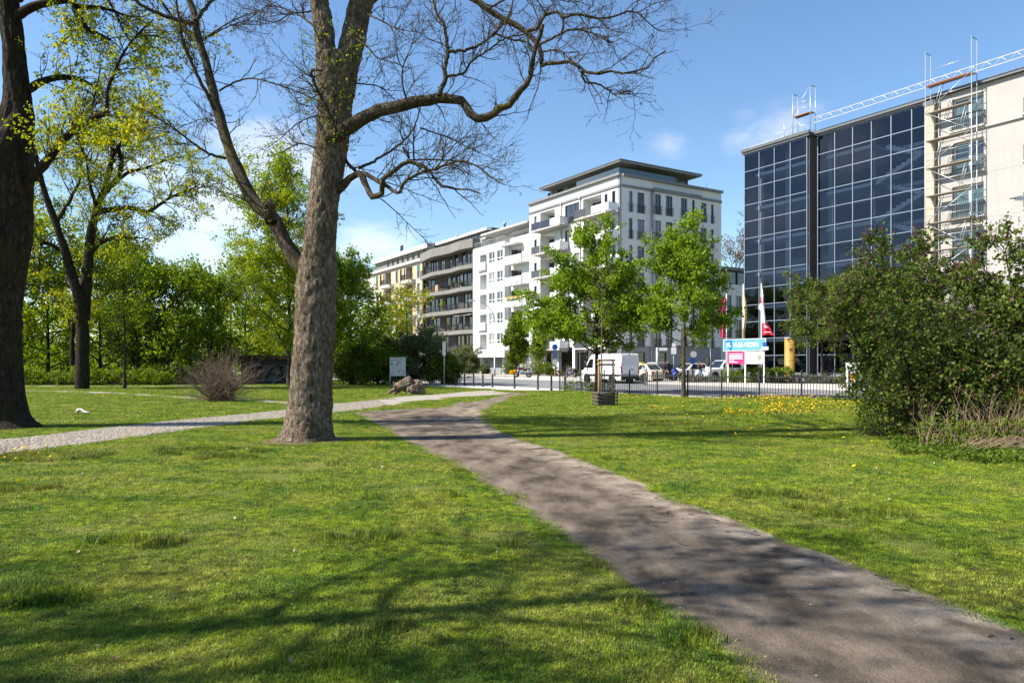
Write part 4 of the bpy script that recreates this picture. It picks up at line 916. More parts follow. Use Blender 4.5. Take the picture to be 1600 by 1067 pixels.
INT = mk('interior_white', (.78, .78, .76), .8, .04, 2)
for k in range(7):
    z = .85 + 3.07 * k
    if 0 < k < 7:
        c = MB(); c.box(-6.7, -.1, .6, 6.7, z - .28, z); c.box(.5, 4.6, .9, 6.7, z - .28, z); c.box(4.6, 9.4, 3.6, 6.7, z - .28, z); ob('floor_slab', c.mesh('floor_slab', INT), b6)
        c = MB(); c.box(.5, 4.6, .95, .99, z, z + .9); ob('glass_railing', c.mesh('glass_railing', M['curtain']), b6) if False else None
    if k < 6:
        st = MB(); n = 9; x0, x1 = 4.9, 8.6; zt = z
        for side, (y0, y1) in enumerate(((1.0, 2.1), (2.3, 3.4))):
            prof = []
            for i in range(n):
                xa = x0 + (x1 - x0) * i / n; za = zt + 1.535 * side + 1.535 * i / n
                prof += [(xa, za), (xa, za + 1.535 / n)]
            prof += [(x1, zt + 1.535 * (side + 1)), (x1, zt + 1.535 * (side + 1) - .3), (x0, zt + 1.535 * side - .3)]
            if side: prof = [(x0 + x1 - a, b_) for a, b_ in prof][::-1]
            st.prism_y(prof, y0, y1)
        st.box(8.6, 9.35, 1.0, 3.4, zt + 1.535 - .2, zt + 1.53)
        ob('stair_flight', st.mesh('stair_flight', INT), b6)
for x, y in ((-6.2, 1.0), (-3.4, 1.0), (-.6, 1.0), (.75, 1.2), (4.3, 1.6)):
    c = MB(); c.tube([(x, y, .8), (x, y, 20.8)], .22, 12); ob('column', c.mesh('column', M['concrete']), b6)
c = MB()
for i in range(4): c.box(-5.6 + i * 1.65, -4.3 + i * 1.65, 4.4, 4.5, 3.92, 6.1); c.box(-5.6 + i * 1.65, -4.3 + i * 1.65, 4.4, 4.5, 9.0, 11.5)
ob('partition', c.mesh('partition', M['grey_plaster']), b6)

# ---- cream building behind the scaffold --------------------------------------------------------
b7 = thing('apartment_house', 'cream plastered building with white balcony doors behind the scaffold', 'apartment house', (O6[0], O6[1], 0), STREET_ROT)
w7 = Facade(b7, 0, 0)
cur = glass_dark('curtained_glass', (.10, .16, .17), .04, .9, .35)
M['pane_curtain'] = cur
wins = [(11.25, 13.35), (15.95, 18.05), (20.4, 22.5), (24.9, 27.0)]
for k in range(6):
    zt = 20.55 - 3.13 * k
    for i, (x0, x1) in enumerate(wins):
        w = w7.win(x0, x1, zt - 2.3, zt, nx=2, t=.11, frame='white_frame', pane='pane_curtain', inset=.3, depth=.4, rail='rail_metal', rail_h=1.0, rail_d=-.18)
        ob('curtain', MB().box(.15, x1 - x0 - .15, .06, .075, .1, 2.2).mesh('curtain', M['white_panel']), w) if False else None
        c = MB(); c.box(x0 - .15, x1 + .15, -.28, -.004, zt - 2.42, zt - 2.3); w7.mb('ledge', c, M['cornice_cream'])
w7.wall(9.55, 32, .15, 21.05, M['cream_plaster'])
c = MB(); c.box(9.6, 32, -.16, -.004, 18.0, 18.14); w7.mb('cornice', c, M['stone_trim'])
for k in range(5): c = MB(); c.box(13.8, 32, -.012, -.003, 14.9 - 3.13 * k, 14.94 - 3.13 * k); w7.mb('joint', c, M['stone_trim'])
c = MB(); c.box(9.5, 10.2, -.42, -.004, .15, 20.55); w7.mb('pilaster', c, mk('pilaster_tan', (.40, .34, .26), .85, .1, 2, stain=.15))
c = MB(); c.box(9.42, 10.28, -.5, .1, 20.56, 20.85); w7.mb('pilaster_cap', c, M['roof_metal'])
c = MB(); c.tube([(10.35, -.1, 20.9), (10.35, -.1, .4)], .06, 8); w7.mb('downpipe', c, M['stone_trim'])
c = MB(); c.box(9.5, 32, -.32, 9, 21.06, 21.3); w7.mb('roof', c, M['roof_metal'])
c = MB(); c.box(9.6, 31.9, .45, 9, .2, 21.0); w7.mb('inner_wall', c, M['dark_render'])
# ================================================================== SCAFFOLD AND STREET THINGS
def bar_mesh(name, L_, r, mat, n=6): return cached(('bar', name, round(L_, 3), r, mat.name), lambda: MB().tube([(0, 0, 0), (0, 0, L_)], r, n).mesh(name, mat))
def bar(name, a, b, r, mat, parent, n=6):
    a, b = Vector(a), Vector(b); d = b - a
    return ob(name, bar_mesh(name, d.length, r, mat, n), parent, a, rot=d.to_track_quat('Z', 'Y').to_euler())
def lattice(name, label, x0, x1, y, z0, z1, step=.9):
    t = thing(name, label, 'lattice girder', tuple(b6.matrix_basis @ Vector((x0, y, z0))), STREET_ROT)
    L_ = x1 - x0; H = z1 - z0
    for z in (0, H): bar('chord', (0, 0, z), (L_, 0, z), .03, M['girder'], t)
    n = int(L_ / step); s = L_ / n
    for i in range(n):
        bar('brace', (i * s, 0, 0), (i * s + s / 2, 0, H), .018, M['girder'], t, 5); bar('brace', (i * s + s / 2, 0, H), (i * s + s, 0, 0), .018, M['girder'], t, 5)
    return t
def local6(x, y, z): return tuple(Matrix.Translation((O6[0], O6[1], 0)) @ Matrix.Rotation(STREET_ROT, 4, 'Z') @ Vector((x, y, z)))
b6.matrix_basis  # set from loc/rot
bpy.context.view_layer.update()
lattice('lattice_girder', 'long white lattice girder along the roof edge of glass building', .6, 30, -.85, 21.75, 22.2)
lattice('lattice_girder', 'short grey lattice girder on the far roof corner of glass block', -7.1, -3.4, .2, 21.35, 21.75, .6)
s = thing('scaffold', 'tall tube scaffold tower with ladders in front of the cream building', 'scaffold', local6(9.95, -.4, .15), STREET_ROT)
SW, SD = 3.15, .72
for x in (0, SW):
    for y in (0, -SD):
        bar('upright', (x, y, 0), (x, y, 24.05), .028, M['steel'], s, 8)
for k in range(11):
    z = 1.65 + 2.0 * k
    top = k == 10
    ob('deck', cached(('deck', top), lambda: MB().box(.03, SW - .03, -SD + .05, -.05, -.06, 0).mesh('deck', M['deck_wood'] if top else M['deck_grey'])), s, (0, 0, z))
    for x in (0, SW): bar('ledger', (x, -SD, z - .08), (x, 0, z - .08), .024, M['steel'], s)
    bar('guard_rail', (0, -SD, z + 1.0), (SW, -SD, z + 1.0), .02, M['steel'], s)
    if k < 10: bar('guard_rail', (0, -SD, z + .5), (SW, -SD, z + .5), .02, M['steel'], s)
    if k < 10:
        a, b_ = ((0, z), (SW, z + 2)) if k % 2 else ((SW, z), (0, z + 2))
        bar('diagonal', (a[0], -SD - .05, a[1]), (b_[0], -SD - .05, b_[1]), .022, M['steel'], s)
        xl = .45 if k % 2 else 2.15; sx = .55 if k % 2 else -.0
        l = thing('ladder', None, None); l.parent = s
        for dy in (0, .32): bar('rail', (xl, -.55 + dy, z), (xl + (.6 if k % 2 else .55), -.55 + dy, z + 2.0), .018, M['steel'], l)
        for j in range(1, 7): t_ = j / 7; xx = xl + (.6 if k % 2 else .55) * t_; bar('rung', (xx, -.55, z + 2 * t_), (xx, -.23, z + 2 * t_), .013, M['steel'], l, 5)
for x in (0, SW):
    bar('end_frame', (x, -SD, 24.0), (x, 0, 24.0), .026, M['black_metal'], s)
    for k in (2, 5, 8): bar('wall_tie', (x, 0, 1.65 + 2 * k + 1.6), (x, .385, 1.65 + 2 * k + 1.6), .02, M['steel'], s)
s = thing('scaffold', 'small scaffold tower standing on the roof of the glass block', 'scaffold', local6(-2.3, .9, 21.2), STREET_ROT)
for x in (0, 1.75):
    for y in (0, -.7): bar('upright', (x, y, 0), (x, y, 4.35 if x else 4.1), .028, M['steel'], s, 8)
    bar('end_frame', (x, -.7, 4.3 if x else 4.05), (x, 0, 4.3 if x else 4.05), .026, M['black_metal'], s)
    for z in (.5, 2.0): bar('ledger', (x, -.7, z), (x, 0, z), .024, M['steel'], s)
ob('deck', MB().box(.03, 1.72, -.65, -.05, 2.04, 2.1).mesh('deck', M['deck_wood']), s); ob('deck', MB().box(-.9, .7, -.65, -.05, .54, .6).mesh('deck', M['deck_grey']), s)
bar('diagonal', (0, -.75, 2.1), (1.75, -.75, 4.3), .022, M['steel'], s); bar('diagonal', (1.75, -.75, .1), (0, -.75, 2.1), .022, M['steel'], s)
for z in (1.1, 2.6, 3.1): bar('guard_rail', (0, -.7, z), (1.75, -.7, z), .02, M['steel'], s)
bar('guard_rail', (-4.4, -.5, .9), (0, -.7, 1.2), .015, M['steel'], s); bar('guard_rail', (-3.2, -.5, .4), (0, -.7, .8), .015, M['steel'], s)
bar('upright', (-.9, -.7, 0), (-.9, -.7, 2.1), .022, M['steel'], s)

# ---- iron fence along the park edge -----------------------------------------------------------
FP0 = Vector((6.43, 39.0, 0)); FN = 2.12
fq0 = qcoord(FP0.x, FP0.y); FPp = pcoord(FP0.x, FP0.y) - .2
fence = thing('fence', 'low black iron railing fence along the edge of the lawn', 'fence', pq(FPp, fq0))
q_lo, q_hi = fq0 - FN * 10, fq0 + FN * 3.0
def fpt(q, z): w = pq(FPp, q); return Vector((w.x - fence.location.x, w.y - fence.location.y, z + float(rise(w.x, w.y))))
i = 0; q = q_hi
while q > q_lo - .01:
    a = fpt(q, -.05); b_ = fpt(q, 1.2)
    po = ob('post', cached('fence_post', lambda: MB().box(-.028, .028, -.028, .028, 0, 1.25).lathe([(.02, 1.25), (.045, 1.28), (.045, 1.33), (.012, 1.37)], 8).mesh('post', M['black_metal'])), fence, a, STREET_ROT)
    if q - FN > q_lo - .01:
        c_ = fpt(q - FN, -.05)
        for z in (.20, 1.08): bar('rail', a + Vector((0, 0, z)), c_ + Vector((0, 0, z)), .018, M['black_metal'], fence, 4)
        for j in range(1, 15):
            t_ = j / 15; p_ = a.lerp(c_, t_)
            ob('bar', cached('fence_bar', lambda: MB().box(-.009, .009, -.009, .009, .12, 1.17).mesh('bar', M['black_metal'])), fence, p_, STREET_ROT)
    q -= FN

# ---- bollards ---------------------------------------------------------------------------------
bo = thing('bollard', 'black iron bollard at the kerb where the path meets the road', 'bollard', group='bollards along the kerb')
ob('shaft', MB().lathe([(.075, 0), (.075, .08), (.06, .1), (.055, .72), (.062, .74), (.062, .78), (.05, .8)], 12).mesh('shaft', M['black_metal']), bo)
ob('cap', MB().lathe([(.055, .8), (.06, .84), (.045, .89), (.015, .915)], 12).mesh('cap', M['dark_frame']), bo)
for i, (px, py) in enumerate([(712, 602.5), (726, 602.5), (740, 604.2), (754.5, 604.8), (769.5, 606), (804, 608), (840.5, 610), (861.5, 610.6), (883, 611.5)]):
    o = bo if i == 0 else copy_tree(bo)
    r_ = (px - 800) / FPX; Yb = 25.5 / (r_ * V.x + V.y); o.location = (r_ * Yb, Yb, .02)
    o['label'] = ['black bollard half hidden against the dark bushes', 'black bollard first clear of the dark bushes', 'thick black bollard second from the dark bushes', 'black bollard just left of the tall street lamp foot', 'black bollard in front of the tall street lamp foot', 'black bollard standing alone in front of the parked motorcycle', 'black bollard to the left of the blue parking sign', 'black bollard just in front of the sign post with blue panels', 'black bollard next to the end of the iron fence'][i]

# ---- lamps, signs -------------------------------------------------------------------------------
def lamp(label, base, H, arm, side, rz):
    t = thing('street_lamp', label, 'street lamp', base, rz)
    ob('pole', MB().tube([(0, 0, 0), (0, 0, 1.0), (0, 0, 1.02), (0, 0, H * .72)], [.11, .11, .085, .07], 10).mesh('pole', M['steel']), t)
    pts = [(0, 0, H * .72)] + [(side * arm * (1 - math.cos(a)) , 0, H * .72 + H * .28 * math.sin(a)) for a in np.linspace(.1, math.pi / 2, 9)]
    ob('arm', MB().tube(pts, [.07 - .003 * i for i in range(len(pts))], 8).mesh('arm', M['steel']), t)
    h = MB(); x = side * arm; h.prism_y([(x - .05 * side, H - .08), (x + .75 * side, H - .02), (x + .8 * side, H + .05), (x + .3 * side, H + .16), (x - .05 * side, H + .1)][::(1 if side > 0 else -1)], -.16, .16)
    hd = ob('lamp_head', h.mesh('lamp_head', M['steel']), t)
    ob('lens', MB().box(min(x + .1 * side, x + .7 * side), max(x + .1 * side, x + .7 * side), -.12, .12, H - .1, H - .07).mesh('lens', M['white_panel']), hd)
    return t
lb = at(773, 87.0, .15)
lamp('tall curved grey street lamp in front of the white house with square windows', lb, 9.0, 2.5, -1, -.15)
lamp('grey street lamp whose head hangs before the cream building', at(1640, 44, .15), zat(312, 44) - .15, 1.7, -1, .1)
def signpost(label, base, H, plates, r=.035, mat='steel', rz=0):
    t = thing('sign_post', label, 'sign post', base, rz)
    ob('pole', MB().tube([(0, 0, 0), (0, 0, H)], r, 8).mesh('pole', M[mat]), t)
    for (nm, shape, z, w, h, m, x) in plates:
        b = MB()
        if shape == 'disc': b.tube([(x, -r - .012, z), (x, -r - .03, z)], w / 2, 20, smooth=False)
        elif shape == 'tri': b.prism_y([(x - w / 2, z + h / 2), (x, z - h / 2), (x + w / 2, z + h / 2)], -r - .03, -r - .012)
        else: b.box(x - w / 2, x + w / 2, -r - .03, -r - .012, z - h / 2, z + h / 2)
        ob(nm, b.mesh(nm, m), t)
    return t
BLUE = mk('sign_blue', (.012, .055, .27), .5, .06, 3); WHITE = mk('sign_white', (.72, .72, .70), .5, .04, 3); REDS = mk('sign_red', (.55, .02, .03), .5, .05, 3); GREYS = mk('sign_grey', (.36, .38, .42), .6, .06, 3)
q = at(867, 77.5, .15); H = zat(537, 77.5) - .15
signpost('thin post with dark blue plates and a white arrow plate left of the broad maple', q, H, [('disc_plate', 'disc', H - .35, .62, .6, BLUE, 0), ('plate', 'box', H - 1.1, .5, .85, mk('slate_blue', (.05, .085, .17), .5, .06, 3), 0), ('plate', 'box', H - 1.95, .5, .55, GREYS, 0), ('arrow_plate', 'tri', H - 2.55, .36, .3, WHITE, -.12)])
q = at(694, 70, .15); signpost('narrow white sign on a post in front of the dark bushes', at(694, 55, .02), zat(534, 55), [('plate', 'box', zat(545, 55), .24, 1.05, WHITE, 0)])
YL = 64.0; H = zat(543, YL) - .15
t = thing('sign_post', 'stout pale grey post with a white box arm beside the standing people', 'sign post', at(1027, YL, .15))
ob('pole', MB().tube([(0, 0, 0), (0, 0, H)], .12, 12).mesh('pole', M['steel']), t); ob('sign_box', MB().box(.13, .85, -.1, .1, H - .26, H - .02).mesh('sign_box', WHITE), t)
YL = 61.0; H = zat(536, YL) - .15
signpost('pale post with white square sign and blue waste basket behind the fence', at(1052.5, YL, .15), H, [('plate', 'box', zat(548, YL) - .15, .42, .55, WHITE, 0), ('plate', 'box', zat(539, YL) - .15, .30, .3, WHITE, 0)])
bk = thing('waste_basket', 'blue waste basket hung on the pale sign post', 'waste basket', at(1053.5, YL - .18, zat(589, YL)))
ob('basket', MB().lathe([(.14, 0), (.19, .08), (.23, .55), (.23, .62), (.18, .66)], 16).mesh('basket', BLUE), bk)
c = MB(); c.box(-.12, -.03, -.24, -.225, .25, .32); c.box(-.06, .06, -.242, -.227, .35, .4); ob('logo', c.mesh('logo', WHITE), bk)
YL = 63; H = zat(549, YL) - .15
signpost('dark post with white disc and blue square sign behind the slender maple', at(1082, YL, .15), H, [('disc_plate', 'disc', H - .25, .55, .5, mk('disc_grey', (.5, .45, .44), .5, .1, 5), .08), ('plate', 'box', H - .8, .34, .55, BLUE, 0)], mat='black_metal')
signpost('dark slim post beside the parked off-road car', at(1110.5, 62, .15), zat(543, 62) - .15, [], .07, 'rail_metal')

# ---- flags and company boards -------------------------------------------------------------------
def cloth_mat(name, base): return mk(name, base, .7, .08, 3)
PINK = cloth_mat('flag_pink', (.55, .05, .14)); SAND = cloth_mat('flag_sand', (.50, .36, .19)); FWHITE = cloth_mat('flag_white', (.72, .72, .73)); FRED = cloth_mat('flag_red', (.60, .015, .04))
def flag(name, parent, H0, H1, wfun, mats, amp, folds, seed, back=.0):
    """cloth hanging from the pole: wfun(t) = how far it stands off the pole at share t down"""
    n, m_ = 40, 14; vs = []; 
    for i in range(n + 1):
        t_ = i / n; z = H1 + (H0 - H1) * t_; l, r = wfun(t_)
        for j in range(m_ + 1):
            s_ = j / m_; x = l + (r - l) * s_; y = -.05 - amp * (math.sin(s_ * folds + t_ * 3 + seed) * .5 + .25 * math.sin(s_ * folds * 2.1 + t_ * 7 + seed)) * min(1, s_ * 3 + .15)
            vs.append((x, y, z - .10 * s_ * (1 + math.sin(t_ * 9 + seed))))
    b = MB(); k = m_ + 1
    b.add(vs, [(i * k + j, (i + 1) * k + j, (i + 1) * k + j + 1, i * k + j + 1) for i in range(n) for j in range(m_)], True)
    me = b.mesh(name, [m for m, _ in mats])
    for p in me.polygons:
        t_ = (p.index // m_) / n
        for mi, (_, lim) in enumerate(mats):
            if t_ <= lim: p.material_index = mi; break
    return ob(name, me, parent)
YF = 58.0
def flagpole(label, px, ytop):
    H = zat(ytop, YF) - .15
    t = thing('flagpole', label, 'flagpole', at(px, YF, .15), STREET_ROT * .35)
    ob('pole', MB().tube([(0, 0, 0), (0, 0, H)], [.06, .04], 10).mesh('pole', M['white_paint']), t); ob('finial', MB().lathe([(.02, 0), (.06, .03), (.06, .07), (.01, .1)], 8).mesh('finial', M['steel']), t, (0, 0, H))
    return t, H
ZF = lambda py: zat(py, YF) - .15
t, H = flagpole('white flagpole carrying a drooping pink flag', 1135.2, 460)
flag('flag', t, ZF(527), ZF(463), lambda u: ((-.22 - .58 * math.sin(min(1, u * 3.2) * 1.57) * (1 if u < .25 else max(.45, 1.2 - u * 1.4))), .0), [(PINK, 1)], .22, 9, 1)
t, H = flagpole('white flagpole with a furled sand-coloured flag', 1161.5, 445)
flag('flag', t, ZF(528), ZF(455), lambda u: (-.10, .08 + .20 * math.sin(min(1, u * 1.2) * 3.0)), [(SAND, 1)], .12, 7, 2)
t, H = flagpole('white flagpole with a white and red banner', 1189.8, 444)
fl = flag('flag', t, ZF(523), ZF(449), lambda u: ((.0 if u < .3 else -.22 * math.sin(min(1, (u - .3) / .22) * 3.14) if u < .52 else .02), .06 + (.42 * u if u < .72 else .42 * .72 + (u - .72) * 2.0)), [(FWHITE, .73), (FRED, 1)], .12, 5, 3)
c = MB()
for cz, rr in ((ZF(468.5), .20), (ZF(472.0), .17)):
    pts = [(.06 + rr * .55 * math.cos(a), -.19, cz + rr * math.sin(a)) for a in np.linspace(.5, 5.6, 12)]; c.tube(pts, .035, 5)
ob('emblem', c.mesh('emblem', FRED), t)
c = MB()
for i, (w_, z_) in enumerate(((.14, 508), (.22, 510), (.3, 511.6), (.5, 519))): c.box(.18, .18 + w_, -.20, -.19, ZF(z_) - .035, ZF(z_) + .02)
ob('print', c.mesh('print', FWHITE), t)
# boards
def board_things():
    YB = 57.2; base = at(1137, YB, .15); Z = lambda py: zat(py, YB) - .15
    t = thing('company_sign', 'light blue board reading HUSS-MEDIEN in front of the flagpoles', 'sign', base, STREET_ROT * .93)
    W0, W1 = -.35, 3.45; z0, z1 = Z(548), Z(531.2)
    LB = mk('board_blue', (.10, .29, .56), .45, .03, 2); DB = mk('board_dark_blue', (.012, .13, .36), .45, .05, 2)
    ob('panel', MB().box(W0, W1, -.06, 0, z0, z1).mesh('panel', LB), t)
    c = MB(); fw = .03
    c.box(W0 - fw, W1 + fw, -.075, .01, z1, z1 + fw); c.box(W0 - fw, W1 + fw, -.075, .01, z0 - fw, z0); c.box(W0 - fw, W0, -.075, .01, z0, z1); c.box(W1, W1 + fw, -.075, .01, z0, z1); ob('frame', c.mesh('frame', M['white_paint']), t)
    hh = z1 - z0
    c = MB(); c.prism_y([(W0 + .16, z1 - .02), (W0 + .62, z0 + .02), (W0 + .80, z0 + .02), (W0 + .80, z1 - .02)][::-1], -.068, -.061); ob('emblem_field', c.mesh('emblem_field', DB), t)
    c = MB()
    cx, cz, k = W0 + .52, z0 + hh * .52, .17
    for a, b_ in (((-k, k), (k, -k)),): c.prism_y([(cx - k, cz + k), (cx - k + .09, cz + k), (cx + k, cz - k + .09), (cx + k, cz - k), (cx + k - .09, cz - k), (cx - k, cz + k - .09)], -.075, -.069)
    c.box(cx - k, cx + k * .6, -.0755, -.0695, cz + k * .75, cz + k * 1.15); c.box(cx - k, cx - k * .55, -.0757, -.0697, cz - k * .75, cz + k * .74)
    ob('emblem', c.mesh('emblem', WHITE), t)
    fc = bpy.data.curves.new('lettering', 'FONT'); fc.body = 'HUSS-MEDIEN'; fc.size = .50; fc.extrude = .003; fc.offset = 0; fc.align_x = 'LEFT'; fc.align_y = 'CENTER'; fc.materials.append(WHITE); fc.space_character = 1.0
    tmp = bpy.data.objects.new('lettering', fc); COL.objects.link(tmp); bpy.context.view_layer.update()
    lm = bpy.data.meshes.new_from_object(tmp.evaluated_get(bpy.context.evaluated_depsgraph_get())); wx = tmp.dimensions.x; bpy.data.objects.remove(tmp)
    fo = ob('lettering', lm, t, (W0 + .95, -.068, z0 + hh * .50), rot=(math.pi / 2, 0, 0)); fo.scale = (2.22 / max(.1, wx), 1, 1)
    for x in (.0, 1.6, 3.25): ob('post', MB().box(x - .04, x + .04, .012, .09, 0, z1).mesh('post', M['white_paint']), t)
    bx = MB(); bx.box(W1 - .18, W1 + .14, -.12, -.078, z0 + hh * .33, z0 + hh * .68); ob('small_plate', bx.mesh('small_plate', BLUE), t)
    bx = MB(); bx.box(W1 - .3, W1 + .3, -.13, -.079, z0 + .0, z0 + hh * .31); ob('small_plate', bx.mesh('small_plate', GREYS), t)
    # lower board
    t2 = thing('advert_board', 'pink and white advertising board hung under the blue board', 'sign', base, STREET_ROT * .93)
    z0, z1 = Z(568.5), Z(550); PK = mk('board_pink', (.52, .025, .13), .5, .04, 2)
    ob('pink_panel', MB().box(.02, 1.62, -.05, .008, z0, z1).mesh('pink_panel', PK), t2)
    m, nt, p = new_mat('printed_photo'); N = nt.nodes.new; L = nt.links.new; tc = N('ShaderNodeTexCoord'); v = N('ShaderNodeTexVoronoi'); v.inputs['Scale'].default_value = 3.2; L(tc.outputs['Object'], v.inputs['Vector'])
    r = N('ShaderNodeValToRGB'); L(v.outputs['Color'], r.inputs[0]); e = r.color_ramp.elements; e[0].color = (.25, .22, .20, 1); e[0].position = .1; e[1].color = (.72, .71, .70, 1); e[1].position = .45; L(r.outputs[0], p.inputs['Base Color'])
    ob('photo_panel', MB().box(1.62, 3.2, -.05, .008, z0, z1).mesh('photo_panel', m), t2)
    c = MB()
    for fz, w_, th in ((.86, 1.28, .035), (.72, 1.3, .055), (.58, 1.22, .05), (.46, 1.3, .05), (.30, .5, .04), (.17, .85, .045)): c.box(.16, .16 + w_, -.056, -.0505, z0 + (z1 - z0) * fz - th, z0 + (z1 - z0) * fz)
    ob('text_line', c.mesh('text_line', WHITE), t2)
board_things()
# gold advertising column
YC = 60.4; t = thing('advertising_column', 'round ochre advertising column on the pavement by the glass block', 'advertising column', at(1234, YC, .15))
GOLD = mk('ochre_column', (.36, .215, .055), .5, .07, 1.5); H = zat(527, YC) - .15
ob('shaft', MB().lathe([(.42, 0), (.42, .06), (.41, .07), (.41, H - .12)], 32).mesh('shaft', GOLD), t); ob('cap', MB().lathe([(.43, H - .12), (.43, H - .02), (.3, H)], 32).mesh('cap', M['stone_trim']), t)
c = MB()
def on_col(a0, a1, z0, z1):
    n = 6; a = np.linspace(a0, a1, n + 1)
    for i in range(n):
        p = [(.414 * math.cos(x), .414 * math.sin(x)) for x in (a[i], a[i + 1])]; c.quad((*p[0], z0), (*p[1], z0), (*p[1], z1), (*p[0], z1))
A = -math.pi / 2
for w in (-.42, -.28, -.12, .05, .2): on_col(A + w, A + w + .09, H * .68, H * .76)
on_col(A - .5, A + .45, H * .645, H * .65); on_col(A - .6, A + .6, H * .47, H * .474); on_col(A - .5, A + .5, H * .26, H * .264); on_col(A - .5, A - .44, H * .2, H * .33); on_col(A - .55, A - .42, H * .335, H * .365)
for k_ in range(3): on_col(A - .38, A + .3, H * (.185 + .02 * k_), H * (.19 + .02 * k_))
ob('print', c.mesh('print', mk('print_brown', (.05, .03, .012), .6, .05, 3)), t)
# white cabinet with a painted butterfly
YC = 49.0; t = thing('utility_cabinet', 'white utility cabinet painted with an orange butterfly beside the lilac bush', 'cabinet', at(1333, YC, .15), -.25)
H = zat(568, YC) - .15
ob('body', MB().box(-.40, .45, -.25, .25, .06, H).mesh('body', M['white_paint']), t); ob('lid', MB().box(-.43, .48, -.28, .28, H + .002, H + .05).mesh('lid', WHITE), t); ob('plinth', MB().box(-.38, .43, -.23, .23, 0, .058).mesh('plinth', M['concrete']), t)
ob('door_gap', MB().box(.02, .03, -.254, -.2502, .1, H - .05).mesh('door_gap', M['dark_frame']), t)
OR = mk('butterfly_orange', (.70, .24, .015), .6, .12, 9)
for (cx, cz, rx, rz_, an) in ((-.16, .72, .2, .13, .5), (.2, .74, .19, .14, -.4), (-.05, .5, .15, .12, .9), (.18, .52, .14, .13, -.8)):
    pts = []
    for a in np.linspace(0, 2 * math.pi, 14, endpoint=False):
        x, z = rx * math.cos(a) * (1 + .15 * math.cos(3 * a)), rz_ * math.sin(a); pts.append((cx + x * math.cos(an) - z * math.sin(an), cz + x * math.sin(an) + z * math.cos(an)))
    o_ = MB().prism_y(pts, -.258, -.2515); ob('painted_wing', o_.mesh('painted_wing', OR), t)
ob('painted_body', MB().tube([(.06, -.262, .82), (.03, -.262, .62), (.0, -.262, .45)], [.015, .03, .012], 6).tube([(.06, -.262, .82), (.16, -.262, 1.02)], .012, 5).tube([(.16, -.262, 1.02), (.2, -.262, 1.13)], .03, 5).mesh('painted_body', M['dark_frame']), t)
# painted notice board in the park
p = at(621.5, 52.0); t = thing('notice_board', 'white notice board on two posts covered in colourful graffiti behind the tree stump', 'notice board', (p.x, p.y, 0), .05)
zb0, zb1 = zat(586, 52), zat(559.5, 52)
m, nt, pr = new_mat('sprayed_print'); N = nt.nodes.new; L = nt.links.new; tc = N('ShaderNodeTexCoord')
mp = N('ShaderNodeMapping'); L(tc.outputs['Object'], mp.inputs[0]); mp.inputs['Location'].default_value = (.3, 0, .1)
nA = N('ShaderNodeTexNoise'); nA.inputs['Scale'].default_value = 4.5; nA.inputs['Detail'].default_value = 3; nA.inputs['Distortion'].default_value = 2.2; L(mp.outputs[0], nA.inputs['Vector'])
r = N('ShaderNodeValToRGB'); r.color_ramp.interpolation = 'CONSTANT'; L(nA.outputs[0], r.inputs[0]); e = r.color_ramp.elements
e[0].color = (.03, .10, .30, 1); e[0].position = 0; e[1].position = .40; e[1].color = (.06, .38, .40, 1)
for ps, cc in ((.445, (.66, .66, .62)), (.53, (.62, .60, .58)), (.545, (.55, .06, .07)), (.60, (.03, .03, .04)), (.62, (.6, .58, .55))): q_ = e.new(ps); q_.color = cc + (1,)
L(r.outputs[0], pr.inputs['Base Color'])
ob('panel', MB().box(-.50, .50, -.03, .03, zb0, zb1).mesh('panel', m), t)
c = MB(); c.box(-.56, -.50, -.05, .05, zb0 - .06, zb1 + .06); c.box(.50, .56, -.05, .05, zb0 - .06, zb1 + .06); c.box(-.5, .5, -.05, .05, zb1, zb1 + .06); c.box(-.5, .5, -.05, .05, zb0 - .06, zb0); ob('frame', c.mesh('frame', M['steel']), t)
for x in (-.54, .54): ob('post', MB().tube([(x, .06, 0), (x, .06, zb0 + .4)], .04, 8).mesh('post', M['steel']), t)
for x in (-.15, .1, -.3): ob('stake', MB().tube([(x, .35, 0), (x + .03, .35, .75)], .02, 5).mesh('stake', M['wood_grey']), t)
